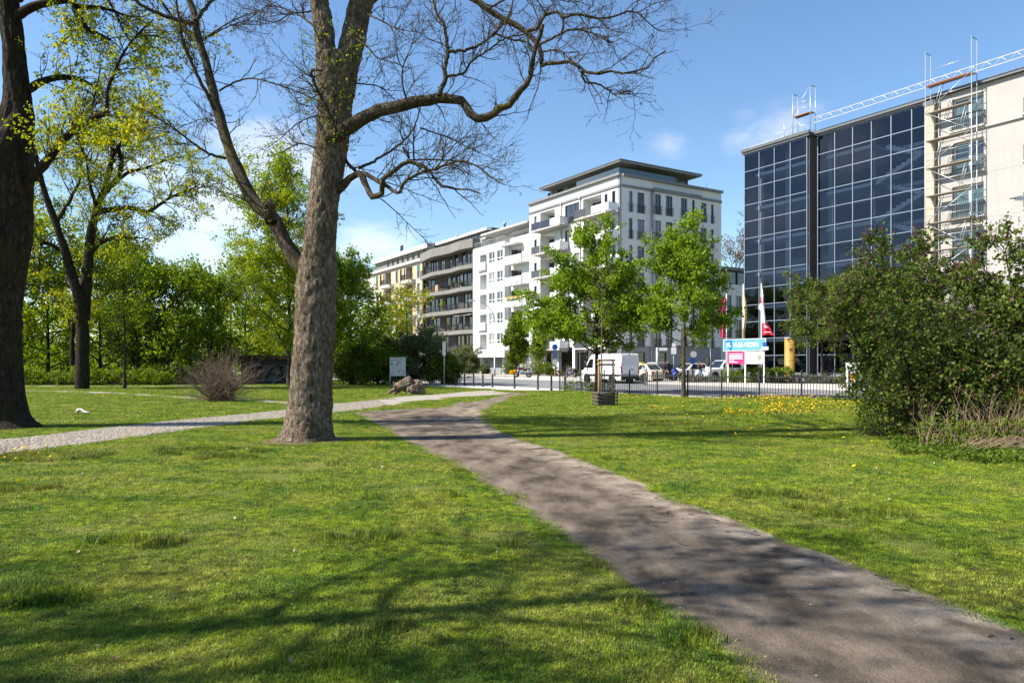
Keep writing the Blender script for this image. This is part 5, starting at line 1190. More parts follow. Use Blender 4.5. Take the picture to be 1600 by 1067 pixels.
# old tree stump lying on the lawn
def stump():
    p = ground(634, 616.5); t = thing('tree_stump', 'weathered grey uprooted tree stump lying on the lawn', 'tree stump', p, .1)
    def blob(c0, ax, rad, seed, n=20, mrows=14):
        vs = []; a0, a1 = Vector(c0), Vector(ax); d = (a1 - a0)
        x = d.normalized().cross(Vector((0, 0, 1))).normalized(); y = d.normalized().cross(x)
        for i in range(mrows + 1):
            t_ = i / mrows; pr_ = math.sqrt(max(0, 1 - abs(2 * t_ - 1) ** 4)) * (rad[0] * (1 - t_) + rad[1] * t_) + .01
            for k in range(n):
                a = 2 * math.pi * k / n; q_ = a0 + d * t_ + (x * math.cos(a) + y * math.sin(a)) * pr_
                nn = float(vnoise(np.array([[q_.x * 5 + seed, q_.y * 5, q_.z * 5]]), seed)[0]) - .5; n3 = float(vnoise(np.array([[a * 3.5, t_ * 1.2, seed]]), seed)[0]) - .5; n4 = float(vnoise(np.array([[q_.x * 13, q_.y * 13, q_.z * 13]]), seed + 9)[0]) - .5
                vs.append(a0 + d * t_ + (x * math.cos(a) + y * math.sin(a)) * pr_ * (1 + .35 * nn + .5 * n3 + .35 * n4))
        b = MB(); b.add(vs, [(i * n + k, (i + 1) * n + k, (i + 1) * n + (k + 1) % n, i * n + (k + 1) % n) for i in range(mrows) for k in range(n)], True); return b
    SW_ = mk('stump_wood', (.15, .112, .08), .95, .6, 7, 1., 22)
    ob('trunk', blob((-.62, -.1, .30), (.42, .1, .72), (.22, .36), 3, 40, 30).mesh('trunk', SW_), t); ob('root_plate', blob((.0, .05, .12), (1.0, .1, .36), (.50, .40), 5, 40, 30).mesh('root_plate', SW_), t)
    r_ = MB(); r_.tube([(-.45, -.1, .3), (-.75, -.15, .2), (-.95, -.2, .06)], [.12, .09, .05], 8); r_.tube([(-.5, -.2, .35), (-.62, -.25, .55)], [.08, .04], 7); r_.tube([(-.35, -.1, .2), (-.7, -.3, .03)], [.09, .05], 7)
    ob('root', r_.mesh('root', SW_), t)
stump()
p = ground(127, 646.5); t = thing('branch', 'pale curved piece of dead wood lying on the lawn by the big tree', 'branch', p)
ob('stick', MB().tube([(-.14, 0, .03), (-.10, 0, .12), (-.02, 0, .14), (.08, 0, .07), (.2, -.05, .05), (.36, -.06, .04)], [.05, .065, .05, .05, .04, .02], 8).mesh('stick', mk('bleached_wood', (.55, .50, .43), .8, .15, 9)), t)
# graffiti wall of a low shed in the bushes
p = at(440, 58); t = thing('shed', 'low dark flat-roofed shed with grey graffiti half hidden in the bushes', 'shed', (p.x, p.y, 0), .0)
ob('wall', MB().box(-3.2, 2.0, -.1, 2.4, 0, 2.0).mesh('wall', mk('shade_darkened_render', (.028, .027, .027), .9, .3, 2)), t); ob('roof', MB().box(-3.5, 2.2, -.5, 2.6, 2.0, 2.3).mesh('roof', M['bark_dark']), t)  # the shade on the shed is put into its wall and graffiti field colours
c = MB()
for pts in ([(-1.2, .5), (-.8, 1.2), (-.3, 1.5), (.2, 1.3)], [(-.9, .8), (-.1, .7), (.3, .3)], [(-.2, 1.5), (.1, .9), (.0, .4)], [(-2.3, .4), (-2.0, 1.3), (-1.5, 1.4)]): c.tube([(x, -.13, z) for x, z in pts], .07, 5)
ob('graffiti', c.mesh('graffiti', mk('spray_black', (.012, .012, .014), .6, .1, 3)), t)
c = MB(); c.box(-1.5, .45, -.112, -.104, .25, 1.55); ob('graffiti_field', c.mesh('graffiti_field', mk('spray_grey', (.05, .055, .065), .7, .1, 3)), t)
# tree guard round the sapling
p = ground(945, 635); t = thing('tree_guard', 'timber tree guard of round stakes and low rails around the sapling', 'tree guard', (p.x, p.y, float(rise(p.x, p.y))), .15)
Hs = zat(562, p.y)
for x, y in ((-.26, -.1), (.32, -.06), (-.14, .3)):
    ob('stake', MB().tube([(x, y, -.1), (x + .01, y, Hs * .5), (x, y, Hs)], [.052, .05, .046], 9).mesh('stake', M['wood_stake']), t)
for a, b_ in (((-.33, -.1), (.39, -.06)), ((-.28, -.16), (-.12, .38)), ((-.16, .33), (.34, .0))):
    for z in (Hs - .05, Hs - .22): ob('rail', MB().tube([(*a, z), (*b_, z)], .04, 7).mesh('rail', M['wood_stake' if z > Hs - .1 else 'wood_grey']), t)
for k_ in range(4):
    z = .07 + .135 * k_
    for a, b_ in (((-.32, -.22), (.38, -.22)), ((.38, -.22), (.38, .38)), ((.38, .38), (-.32, .38)), ((-.32, .38), (-.32, -.22))):
        d = (Vector(b_) - Vector(a)).normalized() * .07
        ob('low_rail', MB().tube([(a[0] - d.x, a[1] - d.y, z), (b_[0] + d.x, b_[1] + d.y, z)], .05, 8).mesh('low_rail', M['wood_dark']), t)
# ================================================================== VEHICLES, BICYCLES, PEOPLE
TYRE = mk('tyre_rubber', (.012, .012, .013), .85, .2, 9); RIM = mk('wheel_rim', (.30, .31, .33), .35, .1, 6, metal=.7)
CARGLASS = glass_dark('car_glass', (.010, .013, .016), .04, .8); LAMPW = mk('lamp_clear', (.6, .62, .65), .15, .05, 6, spec=.8); LAMPR = mk('lamp_red', (.38, .008, .012), .2, .1, 6, spec=.7)
PLASTIC = mk('black_plastic', (.016, .016, .017), .6, .1, 8)
def car_paint(name, c, metal=0.):
    m = mk(name, c, .28, .03, 2, metal=metal, spec=.5); b = m.node_tree.nodes['Principled BSDF']; b.inputs['Coat Weight'].default_value = .7; b.inputs['Coat Roughness'].default_value = .06; return m
def wheel(parent, x, y, r, w=.2, side=1):
    o = ob('wheel', cached(('tyre', r, w), lambda: MB().lathe([(r * .62, -w / 2), (r * .93, -w / 2), (r, -w * .32), (r, w * .32), (r * .93, w / 2), (r * .62, w / 2)], 20).mesh('wheel', TYRE)), parent, (x, y, r), rot=(math.pi / 2, 0, 0))
    def rim():
        b = MB(); b.lathe([(r * .6, -w * .44), (r * .64, w * .47), (r * .56, w * .49), (r * .5, w * .3), (r * .12, w * .38)], 20)
        return b.mesh('rim', RIM)
    rm = ob('rim', cached(('rim', r, w), rim), o, rot=(0 if side < 0 else math.pi, 0, 0))
    return o
def loft(secs):
    b = MB(); n = len(secs[0]); b.add([p for s in secs for p in s], [(i * n + k, (i + 1) * n + k, (i + 1) * n + (k + 1) % n, i * n + (k + 1) % n) for i in range(len(secs) - 1) for k in range(n)] + [tuple(range(n))] + [tuple(range(len(secs) * n - 1, (len(secs) - 1) * n - 1, -1))], False); return b
def bevelled(o, w=.03, seg=2):
    md = o.modifiers.new('soft_edges', 'BEVEL'); md.width = w; md.segments = seg; md.limit_method = 'ANGLE'; md.angle_limit = R_(25); return o
def car(label, loc, heading, L_, Wd, H, paint, belt, hood, wr=.32, suv=False, taxi=False, name='parked_car'):
    """forward = +x"""
    t = thing(name, label, 'car', loc, math.atan2(heading[1], heading[0])); h = L_ / 2; w = Wd / 2; gz = .2 if not suv else .3
    secs = []
    for x, zt, ww in ((h, gz + .32, .82), (h - .08, hood - .14, .9), (h - .35, hood - .05, .97), (h * .42, hood + .06, 1), (h * .30, belt, 1), (-h * .75, belt + .02, 1), (-h + .12, belt - .03, .95), (-h, gz + .5, .88)):
        a = w * ww; secs.append([(x, -a * .94, gz), (x, -a, gz + (zt - gz) * .45), (x, -a * .93, zt), (x, a * .93, zt), (x, a, gz + (zt - gz) * .45), (x, a * .94, gz)])
    body = bevelled(ob('body', loft(secs).mesh('body', paint), t), .05)
    x0, x1, x2, x3 = h * .36, h * .02, (-h * .58 if not suv else -h * .72), -h * .90
    bz, rz = belt - .02, H; bw, rw = w * .90, w * .72
    g = MB(); c8 = [(x0, -bw, bz), (x0, bw, bz), (x3, bw, bz), (x3, -bw, bz), (x1, -rw, rz), (x1, rw, rz), (x2, rw, rz), (x2, -rw, rz)]
    g.add(c8, [(0, 1, 5, 4), (1, 2, 6, 5), (2, 3, 7, 6), (3, 0, 4, 7), (4, 5, 6, 7)]); bevelled(ob('cabin', g.mesh('cabin', paint), t), .05)
    def quad_inset(name_, idx, s0, s1, t0, t1):
        A, B, C_, D = [Vector(c8[i]) for i in idx]
        pt = lambda s, q: (A.lerp(B, s)).lerp(D.lerp(C_, s), q)
        n = (B - A).cross(D - A).normalized() * .012; P_ = [pt(s0, t0), pt(s1, t0), pt(s1, t1), pt(s0, t1)]
        b = MB(); b.add([p + n for p in P_] + [p - n * .2 for p in P_], [(0, 1, 2, 3), (0, 4, 5, 1), (1, 5, 6, 2), (2, 6, 7, 3), (3, 7, 4, 0)]); ob(name_, b.mesh(name_, CARGLASS), t)
    quad_inset('windscreen', (0, 1, 5, 4), .07, .93, .08, .92); quad_inset('rear_window', (2, 3, 7, 6), .1, .9, .15, .9)
    for idx, fl in (((1, 2, 6, 5), 0), ((3, 0, 4, 7), 1)):
        for s0, s1 in ((.09, .47), (.51, .88)):
            if fl: s0, s1 = 1 - s1, 1 - s0
            quad_inset('side_window', idx, s0, s1, .1, .88)
    for sx in (h * .62, -h * .60):
        for sy in (-1, 1):
            a = MB(); a.tube([(sx, sy * (w - .1), wr), (sx, sy * (w + .004), wr)], wr + .06, 20, smooth=False); ob('wheel_arch', a.mesh('wheel_arch', PLASTIC), t)
            wheel(t, sx, sy * (w - .07), wr, .2, sy)
    for sy in (-1, 1):
        b = MB(); b.box(h - .22, h - .03, sy * w * .58 - .14, sy * w * .58 + .14, hood - .26, hood - .12); ob('headlight', b.mesh('headlight', LAMPW), t)
        b = MB(); b.box(-h - .01, -h + .14, sy * w * .72 - .1, sy * w * .72 + .1, belt - .32, belt - .1); ob('tail_light', b.mesh('tail_light', LAMPR), t)
        b = MB(); b.box(x0 - .22, x0 - .05, sy * (w + .1) - .09, sy * (w + .1) + .09, belt + .0, belt + .14); ob('mirror', b.mesh('mirror', paint), t)
        b = MB(); b.box(-.1, -.085, sy * w * 1.0 - .003, sy * w * 1.0 + .003, gz + .1, belt - .08); ob('door_gap', b.mesh('door_gap', PLASTIC), t)
    b = MB(); b.box(h - .06, h + .01, -w * .38, w * .38, gz + .12, gz + .34); ob('grille', b.mesh('grille', PLASTIC), t)
    b = MB(); b.box(h + .01, h + .02, -.26, .26, gz + .36, gz + .47); ob('number_plate', b.mesh('number_plate', M['white_paint']), t)
    b = MB(); b.box(-h - .02, -h - .01, -.26, .26, gz + .36, gz + .47); ob('number_plate', b.mesh('number_plate', M['white_paint']), t)
    if taxi: b = MB(); b.box(-.28, -.05, -.2, .2, H + .01, H + .14); ob('roof_sign', b.mesh('roof_sign', mk('taxi_yellow', (.75, .52, .03), .5, .05, 3)), t)
    if suv:
        for sy in (-1, 1): b = MB(); b.tube([(x1, sy * rw * .95, H + .05), (x2, sy * rw * .95, H + .05)], .02, 6); ob('roof_rail', b.mesh('roof_rail', PLASTIC), t)
    return t
def van(label, loc, heading):
    t = thing('parked_van', label, 'van', loc, math.atan2(heading[1], heading[0])); WP = car_paint('van_white', (.72, .73, .74)); L_, w, H = 5.4, 1.0, 2.45; h = L_ / 2
    secs = []
    for x, zt, ww in ((h, .75, .86), (h - .06, 1.0, .92), (h - .55, 1.18, .98), (h - 1.25, 2.2, .97), (h - 1.6, 2.40, .985), (h - 2.4, H, 1), (-h + .1, H, 1), (-h, H - .08, .985)):
        a = w * ww; tw = .9 if zt > 1.5 else .95; secs.append([(x, -a * .97, .36), (x, -a, .8), (x, -a, min(zt, 1.25) * .97), (x, -a * tw, zt), (x, a * tw, zt), (x, a, min(zt, 1.25) * .97), (x, a, .8), (x, a * .97, .36)])
    bevelled(ob('body', loft(secs).mesh('body', WP), t), .05)
    b = MB(); A = [(h - .62, 1.26), (h - 1.2, 2.12)]
    b.add([(A[0][0] + .03, -.82, A[0][1]), (A[0][0] + .03, .82, A[0][1]), (A[1][0] + .03, .76, A[1][1]), (A[1][0] + .03, -.76, A[1][1])], [(0, 1, 2, 3)]); ob('windscreen', b.mesh('windscreen', CARGLASS), t)
    for sy in (-1, 1):
        b = MB(); y = sy * 1.008; y2 = sy * .93
        P_ = [(h - .85, y, 1.30), (h - 1.75, y, 1.26), (h - 1.75, y2 + .0 * sy, 2.02), (h - 1.30, y2, 2.02)]
        b.add(P_ if sy < 0 else P_[::-1], [(0, 1, 2, 3)]); ob('side_window', b.mesh('side_window', CARGLASS), t)
        for xg in (h - 1.85, h - 3.1): ob('door_gap', MB().box(xg, xg + .015, sy * 1.0 - .004, sy * 1.0 + .004, .55, 2.1).mesh('door_gap', PLASTIC), t)
        ob('trim_strip', MB().box(-h + .1, h - 1.2, sy * 1.0 - .012, sy * 1.0 + .012, .60, .74).mesh('trim_strip', PLASTIC), t)
        ob('mirror', MB().box(h - 1.0, h - .86, sy * 1.15 - .1, sy * 1.15 + .1, 1.28, 1.6).mesh('mirror', PLASTIC), t)
        ob('tail_light', MB().box(-h - .012, -h + .1, sy * .93 - .06, sy * .93 + .06, .85, 1.40).mesh('tail_light', LAMPR), t)
        ob('headlight', MB().box(h - .3, h - .02, sy * .72 - .14, sy * .72 + .14, .85, 1.05).mesh('headlight', LAMPW), t)
        for xw in (h - .95, -h + 1.15):
            a = MB(); a.tube([(xw, sy * .85, .36), (xw, sy * 1.006, .36)], .42, 20, smooth=False); ob('wheel_arch', a.mesh('wheel_arch', PLASTIC), t); wheel(t, xw, sy * .94, .35, .22, sy)
        for z in (.9, 1.5): ob('hinge', MB().box(-h - .03, -h - .002, sy * .86 - .03, sy * .86 + .03, z, z + .08).mesh('hinge', PLASTIC), t)
    ob('door_gap', MB().box(-h - .008, -h - .001, -.01, .01, .5, 2.3).mesh('door_gap', PLASTIC), t)
    for y in (-.46, .46): ob('rear_panel', MB().box(-h - .015, -h - .002, y - .34, y + .34, 1.45, 2.15).mesh('rear_panel', mk('van_panel', (.60, .62, .65), .35, .03, 3)), t)
    ob('bumper', MB().box(-h - .1, -h + .15, -.95, .95, .36, .6).mesh('bumper', PLASTIC), t); ob('number_plate', MB().box(-h - .025, -h - .005, .15, .67, 1.02, 1.13).mesh('number_plate', M['white_paint']), t)
    ob('handle', MB().box(-h - .04, -h - .002, -.3, -.1, 1.1, 1.16).mesh('handle', PLASTIC), t)
    return t
Wv = Vector((8.76, 58.8, 0)) + U * 2.7 + V * 1.0
van('white high-roofed delivery van parked behind the tree guard', (Wv.x, Wv.y, .02), U)
def park(px, p, q_=None):
    r_ = (px - 800) / FPX; Y = p / (r_ * V.x + V.y); return Vector((r_ * Y, Y, 0))
w = park(1001, 43.6); car('cream taxi with yellow roof sign parked just behind the white van', (w.x, w.y, .15), U, 4.5, 1.8, 1.46, car_paint('taxi_cream', (.66, .60, .43)), .92, .86, taxi=True)
w = park(1029, 45.4); car('dark red car parked between the white van and the pale grey post', (w.x, w.y, .15), -V, 3.7, 1.75, 1.44, car_paint('dark_red', (.07, .006, .009)), .9, .84)
w = park(1020, 50.5); car('silver estate car with only its roof showing over the taxi', (w.x, w.y, .15), U, 4.5, 1.8, 1.62, car_paint('silver', (.55, .56, .57), .3), .95, .9)
w = park(1077, 50.0); car('white compact car nosed to the kerb behind the blue waste basket', (w.x, w.y, .15), (-.94, -.34), 4.3, 1.8, 1.52, car_paint('pearl_white', (.74, .74, .74)), .95, .9)
w = park(1126, 50.5); car('white off-road car with roof rails parked beside the blue company board', (w.x, w.y, .15), (-.90, -.43), 4.5, 1.9, 1.80, car_paint('off_road_white', (.70, .71, .71)), 1.08, 1.03, .37, True)
def ring(c, r, tr, n=24, m=6, mb=None):
    mb = mb or MB(); pts = [(c[0] + r * math.cos(a), c[1], c[2] + r * math.sin(a)) for a in np.linspace(0, 2 * math.pi, n + 1)]; return mb.tube(pts, tr, m, cap=False)
def bicycle(label, loc, rz, colr, group=None):
    t = thing('bicycle', label, 'bicycle', loc, rz, group); fm = mk('bicycle_frame', colr, .4, .1, 5, metal=.2)
    for x in (-.52, .52):
        wv = ob('wheel', cached('bike_tyre', lambda: ring((0, 0, 0), .33, .02).mesh('wheel', TYRE)), t, (x, 0, .35))
        def spokes():
            b = MB()
            for a in np.linspace(0, math.pi, 8, endpoint=False): b.tube([(-.32 * math.cos(a), 0, -.32 * math.sin(a)), (.32 * math.cos(a), 0, .32 * math.sin(a))], .003, 3, False)
            return b.mesh('spokes', RIM)
        ob('spokes', cached('spk', spokes), wv)
    b = MB()
    for a, c in (((-.52, 0, .35), (-.08, 0, .32)), ((-.52, 0, .35), (-.18, 0, .82)), ((-.08, 0, .32), (-.2, 0, .88)), ((-.08, 0, .32), (.34, 0, .72)), ((-.18, 0, .78), (.32, 0, .82)), ((.30, 0, .95), (.52, 0, .35))): b.tube([a, c], .018, 6)
    ob('frame', b.mesh('frame', fm), t)
    ob('saddle', MB().tube([(-.34, 0, .93), (-.2, 0, .92), (-.06, 0, .90)], [.07, .06, .025], 8).mesh('saddle', PLASTIC), t)
    ob('handlebar', MB().tube([(.18, -.28, 1.02), (.3, -.2, 1.02), (.32, 0, 1.0), (.3, .2, 1.02), (.18, .28, 1.02)], .014, 6).mesh('handlebar', PLASTIC), t)
    return t
def motorbike(label, loc, rz, c1, c2):
    t = thing('motorcycle', label, 'motorcycle', loc, rz)
    for x in (-.68, .72):
        wv = ob('wheel', ring((0, 0, 0), .28, .06).mesh('wheel', TYRE), t, (x, 0, .33)); b = MB(); ring((0, 0, 0), .22, .018, 18, 5, b); b.tube([(0, -.08, 0), (0, .08, 0)], .06, 10)
        for a in np.linspace(0, math.pi, 5, endpoint=False): b.tube([(-.22 * math.cos(a), 0, -.22 * math.sin(a)), (.22 * math.cos(a), 0, .22 * math.sin(a))], .012, 4)
        ob('rim', b.mesh('rim', RIM), wv)
    P1 = car_paint('motorcycle_paint', c1)
    ob('tank', MB().tube([(-.15, 0, .88), (.05, 0, .93), (.3, 0, .92), (.42, 0, .86)], [.13, .17, .16, .08], 10).mesh('tank', P1), t)
    ob('seat', MB().tube([(-.8, 0, .88), (-.5, 0, .84), (-.12, 0, .82)], [.1, .14, .11], 8).mesh('seat', PLASTIC), t)
    ob('engine', MB().box(-.25, .28, -.17, .17, .3, .66).box(-.3, .1, -.26, .26, .36, .52).mesh('engine', RIM), t)
    for sy in (-.1, .1): ob('fork', MB().tube([(.72, sy, .33), (.45, sy, 1.0)], .03, 6).mesh('fork', RIM), t)
    ob('handlebar', MB().tube([(.3, -.38, 1.1), (.42, -.1, 1.04), (.42, .1, 1.04), (.3, .38, 1.1)], .018, 6).mesh('handlebar', PLASTIC), t)
    ob('screen', MB().prism_y([(.5, .95), (.62, .98), (.46, 1.3), (.42, 1.28)], -.18, .18).mesh('screen', P1), t)
    for sy in (-1, 1): ob('pannier', MB().box(-.9, -.45, sy * .3 - .11, sy * .3 + .11, .52, .86).mesh('pannier', mk('pannier', c2, .4, .05, 3)), t)
    ob('exhaust', MB().tube([(.1, -.2, .32), (-.4, -.24, .34), (-.95, -.26, .45)], [.03, .04, .055], 8).mesh('exhaust', RIM), t)
    ob('swing_arm', MB().box(-.7, -.1, -.05, .05, .3, .38).mesh('swing_arm', PLASTIC), t); ob('stand', MB().tube([(-.05, .1, .3), (-.1, .32, .0)], .014, 5).mesh('stand', PLASTIC), t)
    return t
w = at(817, 78.5, .15); motorbike('silver and dark red touring motorcycle parked on the far pavement', w, math.pi + .25, (.16, .02, .025), (.42, .42, .43))
w = at(892, 79.5, .15); motorbike('dark grey motorcycle parked beside the yellow flowers', w, 2.2, (.06, .06, .07), (.05, .05, .055))
bicycle('silver bicycle held by the person with the backpack', at(1104, 60.6, .15), .12, (.4, .42, .44))
bicycle('dark bicycle parked left of the person with the backpack', at(1086, 62.2, .15), .5, (.03, .03, .04), 'bicycles at the stand'); bicycle('reddish bicycle parked behind the slender maple trunk', at(1078, 62.6, .15), .65, (.18, .06, .03), 'bicycles at the stand')
for i, px in enumerate((1290, 1300, 1310)):
    w = at(px, 60.5 - i * 1.0, .15); bicycle(['black bicycle leaning nearest the glass corner, behind the grey hedge plants', 'black bicycle in the middle of three behind the grey hedge plants', 'black bicycle nearest the white cabinet, behind the grey hedge plants'][i], (w.x, w.y, .45), STREET_ROT + .9, (.015, .015, .018), 'black bicycles by the glass building')

def person(label, loc, rz, pose, shirt, pants, hair, height=1.75, extra=None, cap=None):
    """one continuous skinned body; faces -y; pose gives the joints"""
    k = height / 1.75; J = dict(pelvis=(0, 0, .95), waist=(0, 0, 1.10), chest=(0, .0, 1.32), neck=(0, .005, 1.50), head0=(0, -.015, 1.58), head1=(0, -.02, 1.66), head2=(0, -.01, 1.72))
    for s, n in ((-1, 'l'), (1, 'r')):
        J.update({'sh' + n: (s * .17, 0, 1.42), 'el' + n: (s * .23, .02, 1.14), 'wr' + n: (s * .24, -.06, .90), 'ha' + n: (s * .24, -.08, .83), 'hi' + n: (s * .09, 0, .90), 'kn' + n: (s * .10, -.02, .50), 'an' + n: (s * .10, .03, .09), 'to' + n: (s * .11, -.13, .04)})
    J.update(pose); rad = dict(pelvis=.135, waist=.12, chest=.145, neck=.055, head0=.075, head1=.098, head2=.075, sh=.068, el=.045, wr=.032, ha=.034, hi=.095, kn=.06, an=.042, to=.038)
    names = list(J); vs = [Vector(J[n]) * k for n in names]; ids = {n: i for i, n in enumerate(names)}
    E = [('pelvis', 'waist'), ('waist', 'chest'), ('chest', 'neck'), ('neck', 'head0'), ('head0', 'head1'), ('head1', 'head2')]
    for n in 'lr': E += [('chest', 'sh' + n), ('sh' + n, 'el' + n), ('el' + n, 'wr' + n), ('wr' + n, 'ha' + n), ('pelvis', 'hi' + n), ('hi' + n, 'kn' + n), ('kn' + n, 'an' + n), ('an' + n, 'to' + n)]
    edges = [(ids[a], ids[b]) for a, b in E]; rr = [rad.get(n, rad.get(n[:2], .05)) * k for n in names]
    for n, s in (('l', -1), ('r', 1)):
        h = Vector(J['ha' + n]) * k; d = (h - Vector(J['wr' + n]) * k).normalized()
        for j in range(5):
            o_ = Vector((0, -.03 + .018 * j, 0)); ln = (.05, .085, .09, .085, .07)[j]; a = h + o_ * .8 + d * .02; b_ = h + o_ * 1.2 + d * (.02 + ln * .6) ; c_ = b_ + (d + Vector((-s * .5, -.2, 0))).normalized() * ln * .4
            i0 = len(vs); vs += [a, b_, c_]; rr += [.011, .009, .008]; edges += [(ids['ha' + n], i0), (i0, i0 + 1), (i0 + 1, i0 + 2)]
    me = bpy.data.meshes.new('figure'); me.from_pydata(vs, edges, []); tmp = bpy.data.objects.new('figure', me); COL.objects.link(tmp)
    tmp.modifiers.new('skin', 'SKIN'); sk = me.skin_vertices[0].data
    for i, r_ in enumerate(rr): sk[i].radius = (r_, r_); sk[i].use_root = (i == 0)
    for n in ('pelvis', 'waist', 'chest'): sk[ids[n]].radius = (rr[ids[n]] * 1.12, rr[ids[n]] * .82)
    sb = tmp.modifiers.new('smooth', 'SUBSURF'); sb.levels = sb.render_levels = 1
    dg = bpy.context.evaluated_depsgraph_get(); dg.update(); body = bpy.data.meshes.new_from_object(tmp.evaluated_get(dg)); bpy.data.objects.remove(tmp)
    body.materials.clear()
    for m in (shirt, pants, SKIN, SHOE): body.materials.append(m)
    zn, zh = J['neck'][2] * k + .02, J['pelvis'][2] * k - .04; H = [Vector(J[n]) * k for n in ('hal', 'har')]; nk = Vector(J['neck']) * k; hd = Vector(J['head1']) * k
    for p in body.polygons:
        c = p.center; p.use_smooth = True
        if (c - hd).length < .16 * k and (c - hd).length < (c - nk).length + .03: p.material_index = 2
        elif min((c - h).length for h in H) < .12: p.material_index = 2
        elif c.z < .11: p.material_index = 3
        elif min((c - Vector(J[a]) * k).length for a in ('knl', 'knr', 'anl', 'anr', 'hil', 'hir')) < min((c - Vector(J[a]) * k).length for a in ('chest', 'waist', 'ell', 'elr', 'shl', 'shr', 'wrl', 'wrr')) or c.z < zh - .25: p.material_index = 1
    t = thing('person', label, 'person', loc, rz)
    body.name = 'body'; ob('body', body, t)
    hb = MB(); n = 12; vv = []; ff = []
    for i in range(6):
        a = i / 5 * math.pi * .58
        for j in range(n): w_ = 2 * math.pi * j / n; vv.append(hd + Vector((.102 * math.sin(a) * math.cos(w_), .112 * math.sin(a) * math.sin(w_) + .022, .022 + .098 * math.cos(a) - .02 * (math.sin(w_) > .2))) * k)
    ff = [(i * n + j, (i + 1) * n + j, (i + 1) * n + (j + 1) % n, i * n + (j + 1) % n) for i in range(5) for j in range(n)]; hb.add(vv, ff, True); ob('hair', hb.mesh('hair', hair), t)
    fb = MB(); f0 = hd + Vector((0, -.098, -.0)) * k
    fb.tube([f0 + Vector((0, .01, .02)), f0 + Vector((0, -.02, -.025))], [.012, .018], 6); ob('nose', fb.mesh('nose', SKIN), t)
    for s in (-1, 1):
        ob('eye', MB().lathe([(.004, -.008), (.011, -.004), (.011, .004), (.004, .008)], 8).mesh('eye', PLASTIC), t, f0 + Vector((s * .034, .012, .028)) * k); ob('ear', MB().tube([(0, 0, -.03), (0, .01, .0), (0, .005, .03)], [.012, .02, .012], 6).mesh('ear', SKIN), t, hd + Vector((s * .098, .0, -.0)) * k)
    ob('mouth', MB().box(-.025, .025, -.004, .006, -.004, .004).mesh('mouth', mk('lip', (.22, .07, .06), .6, .05, 5)), t, f0 + Vector((0, .006, -.05)) * k)
    if extra == 'backpack':
        b = MB(); b.tube([(0, .2, 1.05), (0, .24, 1.15), (0, .23, 1.35), (0, .17, 1.46)], [.13, .17, .16, .1], 10); b.cur = 0; ob('backpack', b.mesh('backpack', mk('backpack', (.03, .035, .05), .8, .1, 5)), t)
    return t
SKIN = mk('skin', (.42, .24, .165), .55, .06, 6); SHOE = mk('shoe', (.03, .027, .025), .6, .1, 6)
HAIR_B = mk('hair_brown', (.05, .03, .018), .6, .2, 20); HAIR_G = mk('hair_grey', (.30, .28, .26), .6, .2, 20)
def cl(n, c): return mk(n, c, .85, .1, 7)
w = at(1010, 55.4, .02); person('person in a pale shirt and grey trousers bending over beside the red car', w, -.9, dict(waist=(0, -.04, 1.08), chest=(0, -.16, 1.25), neck=(0, -.27, 1.38), head0=(0, -.33, 1.44), head1=(0, -.37, 1.50), head2=(0, -.39, 1.56), shl=(-.17, -.2, 1.33), shr=(.17, -.2, 1.33), ell=(-.2, -.36, 1.12), elr=(.2, -.4, 1.15), wrl=(-.16, -.55, 1.0), wrr=(.15, -.62, 1.08), hal=(-.15, -.61, .97), har=(.14, -.69, 1.07)), cl('shirt_pale', (.55, .53, .54)), cl('trousers_grey', (.14, .14, .13)), HAIR_G, 1.72)
w = at(1037.5, 61.6, .15); person('person in dark jacket and olive trousers standing left of a companion', w, -.7, dict(ell=(-.24, -.02, 1.16), wrl=(-.16, -.2, 1.06), hal=(-.10, -.25, 1.05)), cl('jacket_black', (.02, .02, .024)), cl('trousers_olive', (.11, .10, .075)), HAIR_B, 1.74)
w = at(1044.5, 61.0, .15); person('person all in black beside the sign post with blue basket', w, .9, dict(knl=(-.1, -.12, .5), anl=(-.1, -.12, .1), tol=(-.11, -.28, .05), anr=(.1, .16, .12), tor=(.1, .02, .04), knr=(.1, .04, .5)), cl('coat_black', (.016, .016, .018)), cl('trousers_black', (.02, .02, .022)), HAIR_B, 1.80)
w = at(1094.5, 61.2, .15); person('person in brown top and light jeans with backpack holding a bicycle', w, 2.4, dict(ell=(-.22, -.1, 1.16), wrl=(-.2, -.32, 1.08), hal=(-.2, -.39, 1.06), elr=(.22, -.1, 1.16), wrr=(.18, -.32, 1.08), har=(.18, -.39, 1.06)), cl('top_brown', (.26, .15, .11)), cl('jeans_light', (.16, .24, .38)), HAIR_B, 1.76, 'backpack')
w = at(914.5, 71.0, .15); person('person in dark clothes on the far pavement just ahead of the van', w, 1.2, dict(ell=(-.22, -.06, 1.16), wrl=(-.12, -.24, 1.14), hal=(-.06, -.29, 1.16)), cl('jacket_navy', (.018, .02, .03)), cl('trousers_dark', (.03, .03, .035)), HAIR_B, 1.76)
